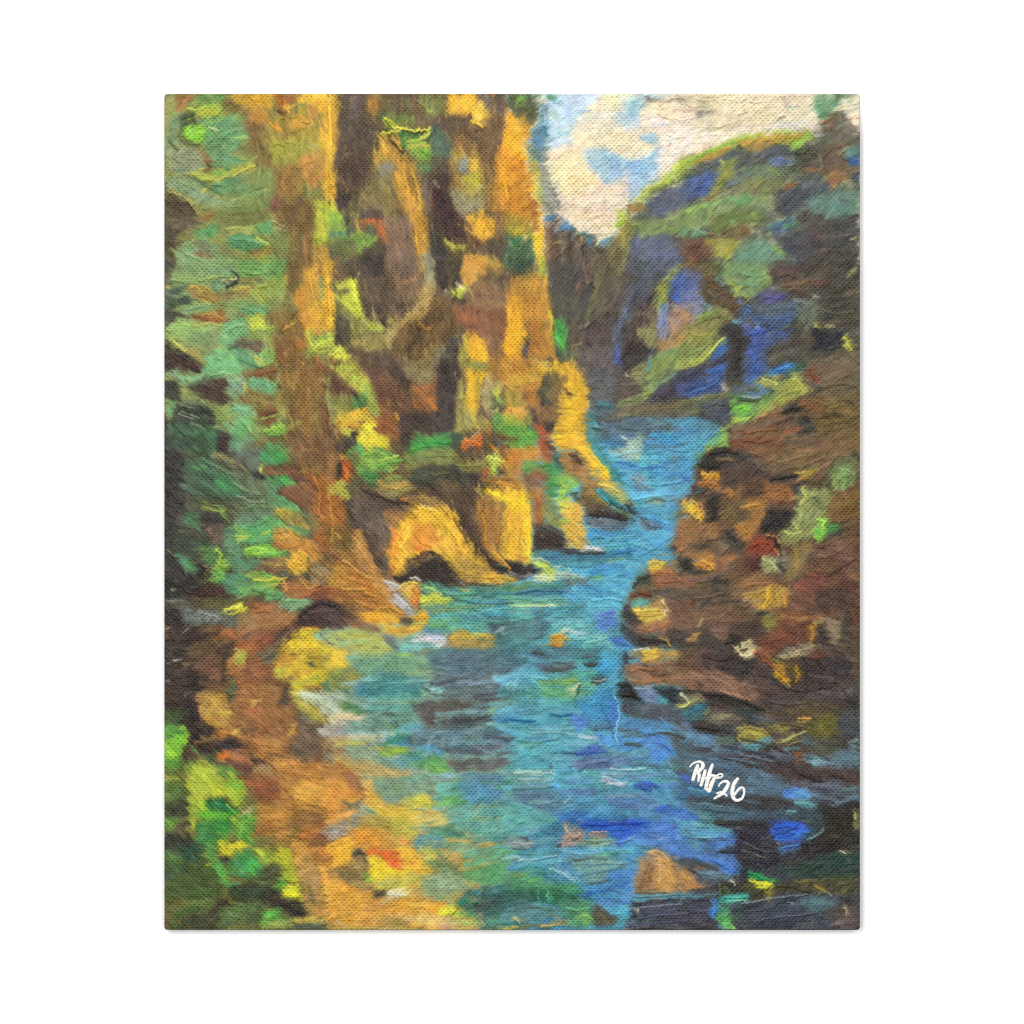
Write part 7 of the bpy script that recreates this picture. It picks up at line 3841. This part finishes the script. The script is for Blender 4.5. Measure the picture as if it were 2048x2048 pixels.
def take(A, X, Y):
    X = np.clip(X, 0, W - 1.001); Y = np.clip(Y, 0, H - 1.001)
    xi, yi = X.astype(int), Y.astype(int)
    fx, fy = (X - xi)[..., None], (Y - yi)[..., None]
    return (A[yi, xi] * (1 - fx) + A[yi, xi + 1] * fx) * (1 - fy) + (A[yi + 1, xi] * (1 - fx) + A[yi + 1, xi + 1] * fx) * fy


def flow_full():
    yi = np.clip((yy / 8).astype(int), 0, FLOW.shape[0] - 1); xi = np.clip((xx / 8).astype(int), 0, FLOW.shape[1] - 1)
    a = FLOW[yi, xi] + 0.35 * fbm(40 * S, 201, 2)
    return np.cos(a).astype(f32), np.sin(a).astype(f32)


def drag(length, mix, seed):
    """wet-in-wet: pull the colours along the brush direction"""
    global COL, HGT
    ca, sa = flow_full()
    jit = fbm(5 * S, seed, 2) * 0.5
    acc = 0
    ks = np.linspace(-1, 1, 7)
    for k in ks:
        d = (k + jit * 0.5) * length * S
        acc = acc + take(COL, xx + ca * d, yy + sa * d)
    acc /= len(ks)
    m = (mix * smooth(-0.7, 0.5, fbm(45 * S, seed + 3, 3)))[..., None]
    COL = (COL + (acc - COL) * m).astype(f32)


def drybrush(dist, amt, seed):
    """colour from next door caught on the thread tops, or left open in the pits"""
    global COL
    ca, sa = flow_full()
    d = dist * S * fbm(35 * S, seed, 2)
    e = dist * S * 0.5 * fbm(28 * S, seed + 9, 2)
    C2 = take(COL, xx + ca * d - sa * e, yy + sa * d + ca * e)
    m = amt * smooth(-0.1, 0.7, WEAVE * 0.9 + 0.9 * fbm(38 * S, seed + 5, 3) + 0.3 * RAG)
    COL = (COL + (C2 - COL) * m[..., None]).astype(f32)


def streaks(amt, seed):
    """bristle marks: noise combed along the brush direction, in tone and in thickness"""
    global COL, HGT
    ca, sa = flow_full()
    n = np.random.RandomState(seed).randn(H, W, 1).astype(f32)
    acc = 0
    for k in np.linspace(-1, 1, 9):
        acc = acc + take(n, xx + ca * k * 9 * S, yy + sa * k * 9 * S)
    acc = acc[..., 0] / 3.0 * 1.25
    m = smooth(-0.6, 0.6, fbm(60 * S, seed + 1, 3))
    COL *= (1 + amt * acc * (0.4 + 0.6 * m))[..., None]
    HGT += 0.22 * acc * (0.3 + 0.7 * m)


def blur(a, n=1):
    for _ in range(n):
        p = np.pad(a, 1, mode='edge')
        a = (p[:-2, 1:-1] + p[2:, 1:-1] + p[1:-1, :-2] + p[1:-1, 2:] + 4 * p[1:-1, 1:-1]) / 8
    return a


def comb(amp, width, length, seed, tone, relief):
    """brush marks: combed noise breaks every edge up into bristle strokes, and leaves furrows"""
    global COL, HGT
    ca, sa = flow_full()
    n = fbm(width * S, seed, 2)[..., None]
    acc = 0
    for k in np.linspace(-1, 1, 11):
        acc = acc + take(n, xx + ca * k * length * S, yy + sa * k * length * S)
    acc = acc[..., 0] / 11
    acc = acc / (acc.std() + 1e-6)
    d = amp * S * acc
    C = take(COL, xx + ca * d, yy + sa * d)
    lum = C @ np.array([0.3, 0.59, 0.11], f32)
    COL = (C * (1 + tone * acc * (1.15 - lum))[..., None]).astype(f32)
    HGT = (take(HGT[..., None], xx + ca * d, yy + sa * d)[..., 0] + relief * acc).astype(f32)


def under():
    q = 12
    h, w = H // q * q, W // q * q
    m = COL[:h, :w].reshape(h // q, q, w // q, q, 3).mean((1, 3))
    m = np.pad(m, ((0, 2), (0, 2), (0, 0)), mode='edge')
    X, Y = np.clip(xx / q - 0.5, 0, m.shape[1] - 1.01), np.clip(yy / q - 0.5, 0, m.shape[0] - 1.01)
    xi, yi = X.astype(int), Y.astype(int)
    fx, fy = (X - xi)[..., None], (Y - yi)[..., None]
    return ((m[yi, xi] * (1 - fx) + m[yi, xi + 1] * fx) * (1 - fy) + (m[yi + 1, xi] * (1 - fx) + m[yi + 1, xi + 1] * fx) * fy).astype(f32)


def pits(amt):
    """relief shade put into the colour: pits between threads darkened, blurred underlayer showing"""
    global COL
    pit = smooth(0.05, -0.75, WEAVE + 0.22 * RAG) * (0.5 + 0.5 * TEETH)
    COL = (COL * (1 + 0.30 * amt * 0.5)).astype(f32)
    U = UNDER * 0.55 + COL * 0.12  # darkened underlayer colour stands for shade between the threads
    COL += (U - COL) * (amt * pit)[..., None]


def finish():
    """hue drift of hand mixed paint and dry-brushed thread tops"""
    global COL
    for k in range(3):
        COL[..., k] *= 1 + 0.025 * fbm(60 * S, 101 + 7 * k, 3)
    COL *= (1 + 0.05 * fbm(10 * S, 140, 2) + 0.02 * FINE)[..., None]
    lum = COL @ np.array([0.3, 0.59, 0.11], f32)
    COL = lum[..., None] + (COL - lum[..., None]) * 1.0
    np.clip(COL, 0.02, 0.985, out=COL)


TILES, FRESH = paint()
scumble(8000, 5, 1.6, 0.10, 0.012, 0.3)
drag(4, 0.4, 301)
drybrush(14, 0.5, 401)
comb(2.6, 6, 12, 701, 0.06, 0.1)
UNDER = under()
accents(TILES)
scumble(9000, 8, 1.2, 0.08, 0.008, 0.25, 16)
scumble(20000, 6, 0.7, 0.11, 0.010, 0.3, 4)
drybrush(7, 0.35, 441)
last_touches(FRESH)
scumble(9000, 9, 0.6, 0.08, 0.008, 0.25, 2)
comb(1.0, 5, 10, 711, 0.045, 0.16)
comb(0.5, 3, 5, 721, 0.03, 0.05)
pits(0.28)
impasto(400, 601)
finish()

# ----------------------------------------------------------------------------
# scene
# ----------------------------------------------------------------------------
MM = 0.508 / PXW                                      # metres per grid unit (a 20 x 24 inch canvas)
DEPTH = 0.019
FRONT = -DEPTH - 0.0015                               # y of the canvas front
E_LIGHT = 1.54                                        # light on the canvas; pigments are divided by it

scene = bpy.context.scene
coll = scene.collection


def to_lin(c):
    return np.where(c <= 0.04045, c / 12.92, ((c + 0.055) / 1.055) ** 2.4)


def new_mat(name):
    m = bpy.data.materials.new(name)
    m.use_nodes = True
    nt = m.node_tree
    return m, nt, nt.nodes['Principled BSDF']


def canvas_material():
    m, nt, b = new_mat('painted_canvas')
    at = nt.nodes.new('ShaderNodeAttribute'); at.attribute_name = 'pigment'
    nt.links.new(at.outputs['Color'], b.inputs['Base Color'])
    tc = nt.nodes.new('ShaderNodeTexCoord')
    nz = nt.nodes.new('ShaderNodeTexNoise'); nz.inputs['Scale'].default_value = 900; nz.inputs['Detail'].default_value = 3
    nt.links.new(tc.outputs['Object'], nz.inputs['Vector'])
    bp = nt.nodes.new('ShaderNodeBump'); bp.inputs['Strength'].default_value = 0.25; bp.inputs['Distance'].default_value = 0.0003
    nt.links.new(nz.outputs['Fac'], bp.inputs['Height'])
    nt.links.new(bp.outputs['Normal'], b.inputs['Normal'])
    b.inputs['Roughness'].default_value = 0.38
    b.inputs['Specular IOR Level'].default_value = 0.11
    return m


def build_canvas(parent):
    lin = to_lin(COL.astype(np.float64)).astype(f32) / E_LIGHT
    # rounded rectangle outline
    R = 6.0
    gx, gy = ux - PXW / 2, uy - PXH / 2
    qx, qy = np.abs(gx) - (PXW / 2 - R), np.abs(gy) - (PXH / 2 - R)
    cor = (qx > 0) & (qy > 0)
    rr = np.hypot(np.where(cor, qx, 0), np.where(cor, qy, 0))
    mx = np.maximum(qx, qy)                           # pull the square corners in to the arc
    k = np.where(cor & (rr > 1e-6), np.maximum(qx, qy) / np.maximum(rr, 1e-6), 1.0)
    gx = np.where(cor, np.sign(gx) * ((PXW / 2 - R) + qx * k), gx)
    gy = np.where(cor, np.sign(gy) * ((PXH / 2 - R) + qy * k), gy)
    dist = np.where(cor, R - np.maximum(qx, qy), np.minimum(PXW / 2 - np.abs(gx), PXH / 2 - np.abs(gy)))
    fr = 3.0
    dd = np.clip(fr - dist, 0, fr)
    fillet = -(fr - np.sqrt(np.maximum(fr * fr - dd * dd, 0)))
    hg = blur(HGT, 1)
    hg = hg - hg.mean()
    thick = smooth(0.2, 1.2, hg)
    z = WEAVE * WEAVE_AMP * (1 - 0.45 * thick) * (0.45 + 0.55 * TEETH) + hg * PAINT_AMP + fillet
    z = z.astype(f32)
    co = np.empty((H, W, 3), f32)
    co[..., 0] = gx * MM
    co[..., 1] = FRONT - z * MM
    co[..., 2] = -gy * MM
    # edge loop, wrapped round the sides in three rings to the back
    ring = np.concatenate([np.arange(W), np.arange(1, H) * W + W - 1,
                           (H - 1) * W + np.arange(W - 2, -1, -1), np.arange(H - 2, 0, -1) * W])
    vco = [co.reshape(-1, 3)]; vcol = [lin.reshape(-1, 3)]
    n = len(ring); base = vco[0][ring]; bcol = vcol[0][ring]
    loops = [ring]; start = H * W
    for q in (0.08, 0.35, 1.0):
        c = base.copy(); c[:, 1] = FRONT + 3 * MM + q * (DEPTH - 3 * MM)
        vco.append(c); vcol.append(bcol); loops.append(start + np.arange(n)); start += n
    c = base * np.array([0.9, 1, 0.9], f32); c[:, 1] = FRONT + DEPTH; vco.append(c); vcol.append(bcol * 0 + 0.6)
    loops.append(start + np.arange(n)); start += n
    vco.append(np.array([[0, FRONT + DEPTH, 0]], f32)); vcol.append(np.full((1, 3), 0.6, f32)); mid = start
    V = np.concatenate(vco); C = np.concatenate(vcol)
    i = np.arange(H * W).reshape(H, W)
    quads = [np.stack([i[:-1, :-1], i[1:, :-1], i[1:, 1:], i[:-1, 1:]], -1).reshape(-1, 4)]
    for a, b in zip(loops[:-1], loops[1:]):
        quads.append(np.stack([a, np.roll(a, -1), np.roll(b, -1), b], -1))
    quads = np.concatenate(quads)
    la = loops[-1]
    tris = np.stack([la, np.roll(la, -1), np.full(n, mid)], -1)
    me = bpy.data.meshes.new('canvas')
    nl = quads.size + tris.size
    me.vertices.add(len(V)); me.vertices.foreach_set('co', V.ravel())
    me.loops.add(nl); me.loops.foreach_set('vertex_index', np.concatenate([quads.ravel(), tris.ravel()]).astype(np.int32))
    npoly = len(quads) + len(tris)
    me.polygons.add(npoly)
    st = np.concatenate([np.arange(len(quads)) * 4, quads.size + np.arange(len(tris)) * 3]).astype(np.int32)
    me.polygons.foreach_set('loop_start', st)
    me.polygons.foreach_set('use_smooth', np.ones(npoly, bool))
    me.update(calc_edges=True)
    me.validate()
    at = me.attributes.new('pigment', 'FLOAT_COLOR', 'POINT')
    at.data.foreach_set('color', np.concatenate([C, np.ones((len(C), 1), f32)], 1).astype(f32).ravel())
    me.materials.append(canvas_material())
    o = bpy.data.objects.new('canvas', me); coll.objects.link(o)
    o.parent = parent
    return o, z


def spline(pts, n=10):
    p = np.array(pts, float); p = np.vstack([2 * p[0] - p[1], p, 2 * p[-1] - p[-2]])
    out = []
    for i in range(1, len(p) - 2):
        for t in np.linspace(0, 1, n, endpoint=False):
            a, b, c, d = p[i - 1:i + 3]
            out.append(0.5 * (2 * b + (c - a) * t + (2 * a - 5 * b + 4 * c - d) * t * t + (3 * b - a - 3 * c + d) * t ** 3))
    out.append(p[-2])
    return np.array(out)


# the painter's initials and year, in grid units /14.86 from (1370, 1510)
LETTERS = [[(1.5, 3.5, 2.6), (2.2, 2.7, 3.2), (3.4, 2.15, 4), (4.6, 2.1, 5), (5.35, 2.8, 6), (5.2, 3.7, 6.4), (4.3, 4.7, 6.2), (3.6, 5.2, 5.4)],
           [(3.75, 3.2, 5.6), (3.2, 4.6, 6.6), (2.4, 7.3, 6.0)],
           [(3.9, 5.1, 5.4), (4.25, 6.2, 6), (4.0, 7.7, 4.6)],
           [(6.0, 4.75, 5.4), (5.5, 6.6, 6), (4.8, 8.9, 5.6)],
           [(5.2, 7.0, 4), (6.2, 6.95, 4.5), (7.4, 6.9, 4.5)],
           [(8.1, 3.0, 5.4), (7.4, 5.0, 6.6), (6.7, 7.6, 7), (6.2, 9.9, 6)],
           [(7.2, 6.2, 5.5), (8.4, 6.2, 5.5), (9.4, 6.3, 4.4), (10.0, 5.8, 3.2), (10.9, 5.7, 3.2), (11.2, 6.2, 3.2), (10.6, 6.7, 3.6), (9.3, 6.7, 4.4)],
           [(8.9, 6.7, 5.6), (8.0, 8.4, 6.6), (7.2, 10.6, 6.6), (6.4, 10.0, 5)],
           [(10.0, 9.3, 2.6), (10.5, 8.5, 3.2), (11.6, 7.85, 4.2), (12.6, 8.0, 5), (12.9, 8.7, 6), (12.2, 10.0, 6.4), (11.2, 11.3, 5.6), (9.8, 12.3, 5), (8.8, 12.9, 3.6)],
           [(9.4, 11.4, 2.8), (10.6, 11.1, 3.6), (11.6, 11.5, 4), (12.4, 12.1, 3.2)],
           [(15.6, 7.2, 5.6), (14.6, 8.6, 6.6), (14.1, 10.6, 6.8), (14.3, 12.6, 6.4), (15.4, 13.5, 5.4), (16.9, 12.9, 4.4), (17.6, 11.2, 4), (17.3, 9.9, 4.6), (16.3, 9.9, 4.6), (15.2, 11.2, 4.4), (14.5, 12.2, 4)]]


def build_signature(parent, z):
    V, F = [], []
    K = 8
    for L in LETTERS:
        p = np.array(L); s = spline(p)
        xy = s[:, :2] * (130 / 19.32) + np.array([1370 - X0, 1510 - Y0])
        r = s[:, 2] * 0.64
        t = np.gradient(xy, axis=0); t /= np.linalg.norm(t, axis=1)[:, None] + 1e-9
        # round ends
        first, last = xy[0], xy[-1]
        rows = []
        for (c, d, rad, sc) in [(xy[0] - t[0] * r[0] * q, t[0], r[0], math.sqrt(1 - q * q)) for q in (0.95, 0.75, 0.4)]:
            rows.append((c, d, rad * sc))
        rows += [(xy[i], t[i], r[i]) for i in range(len(xy))]
        for (c, d, rad, sc) in [(xy[-1] + t[-1] * r[-1] * q, t[-1], r[-1], math.sqrt(1 - q * q)) for q in (0.4, 0.75, 0.95)]:
            rows.append((c, d, rad * sc))
        b0 = len(V)
        for (c, d, rad) in rows:
            nrm = np.array([-d[1], d[0]])
            for k in range(K):
                a = math.pi * k / (K - 1)
                q = c + nrm * rad * math.cos(a)
                iy = min(max(int(q[1] * SY), 0), H - 1); ix = min(max(int(q[0] * SX), 0), W - 1)
                h = z[iy, ix] * 0.75 + 0.35 + 0.9 * math.sin(a) - (1.2 if k in (0, K - 1) else 0)
                V.append(((q[0] - PXW / 2) * MM, FRONT - h * MM, -(q[1] - PXH / 2) * MM))
        for i in range(len(rows) - 1):
            for k in range(K - 1):
                a = b0 + i * K + k
                F.append((a, a + 1, a + K + 1, a + K))
        F.append(tuple(b0 + k for k in range(K)))
        F.append(tuple(b0 + (len(rows) - 1) * K + k for k in reversed(range(K))))
    me = bpy.data.meshes.new('signature'); me.from_pydata(V, [], F); me.update()
    import bmesh
    bm = bmesh.new(); bm.from_mesh(me); bmesh.ops.recalc_face_normals(bm, faces=bm.faces); bm.to_mesh(me); bm.free()
    me.polygons.foreach_set('use_smooth', np.ones(len(me.polygons), bool))
    m, nt, b = new_mat('white_paint')
    tc = nt.nodes.new('ShaderNodeTexCoord')
    nz = nt.nodes.new('ShaderNodeTexNoise'); nz.inputs['Scale'].default_value = 420; nz.inputs['Detail'].default_value = 2
    nt.links.new(tc.outputs['Object'], nz.inputs['Vector'])
    cr = nt.nodes.new('ShaderNodeValToRGB')
    cr.color_ramp.elements[0].position = 0.3; cr.color_ramp.elements[0].color = (0.52, 0.50, 0.46, 1)
    cr.color_ramp.elements[1].position = 0.6; cr.color_ramp.elements[1].color = (0.68, 0.66, 0.61, 1)
    nt.links.new(nz.outputs['Fac'], cr.inputs['Fac']); nt.links.new(cr.outputs['Color'], b.inputs['Base Color'])
    b.inputs['Roughness'].default_value = 0.45
    me.materials.append(m)
    o = bpy.data.objects.new('signature', me); coll.objects.link(o)
    o.parent = parent
    return o


WEAVE_AMP, PAINT_AMP = 0.95, 1.5
KEY, FILL, AMB = 450.0, 90.0, 0.10
thing = bpy.data.objects.new('canvas_painting', None)
coll.objects.link(thing)
thing.empty_display_size = 0.1
thing['label'] = 'stretched canvas painting of a blue river between golden cliffs and dark rocks, on white'
thing['category'] = 'painting'
canvas, zmap = build_canvas(thing)
sig = build_signature(canvas, zmap)
sig['label'] = 'small white hand painted initials and year at lower right'

# white wall behind
wm = bpy.data.meshes.new('wall')
wm.from_pydata([(-4, 0, -4), (4, 0, -4), (4, 0, 4), (-4, 0, 4)], [], [(0, 1, 2, 3)])
m, nt, b = new_mat('white_wall')
nz = nt.nodes.new('ShaderNodeTexNoise'); nz.inputs['Scale'].default_value = 60
bp = nt.nodes.new('ShaderNodeBump'); bp.inputs['Strength'].default_value = 0.03
nt.links.new(nz.outputs['Fac'], bp.inputs['Height']); nt.links.new(bp.outputs['Normal'], b.inputs['Normal'])
b.inputs['Base Color'].default_value = (0.93, 0.93, 0.93, 1)
b.inputs['Roughness'].default_value = 0.9
b.inputs['Specular IOR Level'].default_value = 0.0
wm.materials.append(m)
wall = bpy.data.objects.new('wall', wm); coll.objects.link(wall); wall['kind'] = 'structure'

# lamps: one big soft box above, unseen side fills added to whiten the wall
def lamp(name, loc, size, energy, col=(1, 1, 1)):
    d = bpy.data.lights.new(name, 'AREA'); d.shape = 'RECTANGLE'; d.size, d.size_y = size; d.energy = energy; d.color = col
    o = bpy.data.objects.new(name, d); coll.objects.link(o); o.location = loc
    v = -np.array(loc); import mathutils
    o.rotation_euler = mathutils.Vector(v).to_track_quat('-Z', 'Y').to_euler()
    return o

lamp('softbox_above', (-1.2, -3.6, 6.6), (2.4, 1.6), KEY)
lamp('added_fill_left', (-0.75, -4.0, 0.2), (0.8, 1.4), FILL)  # unseen fill pair, added to lift the shadows on the wall
lamp('added_fill_right', (0.75, -4.0, 0.2), (0.8, 1.4), FILL)

w = bpy.data.worlds.new('World'); scene.world = w; w.use_nodes = True
w.node_tree.nodes['Background'].inputs['Color'].default_value = (1, 1, 1, 1)
w.node_tree.nodes['Background'].inputs['Strength'].default_value = AMB

cam = bpy.data.cameras.new('camera')
D = 3.0
co_ = bpy.data.objects.new('camera', cam); coll.objects.link(co_)
cx, cz = (1024 - (X0 + X1) / 2) * MM, -(1024 - (Y0 + Y1) / 2) * MM
co_.location = (cx, FRONT - D, cz)
co_.rotation_euler = (math.pi / 2, 0, 0)
cam.sensor_width = 36
cam.lens = 36 * D / (2048 * MM)
cam.clip_start = 0.05; cam.clip_end = 50
scene.camera = co_
scene.view_settings.view_transform = 'Standard'
scene.view_settings.look = 'None'
scene.view_settings.exposure = 0
scene.view_settings.gamma = 1
scene.view_settings.use_curve_mapping = False
scene.cycles.pixel_filter_type = 'BLACKMAN_HARRIS'
scene.cycles.filter_width = 1.0
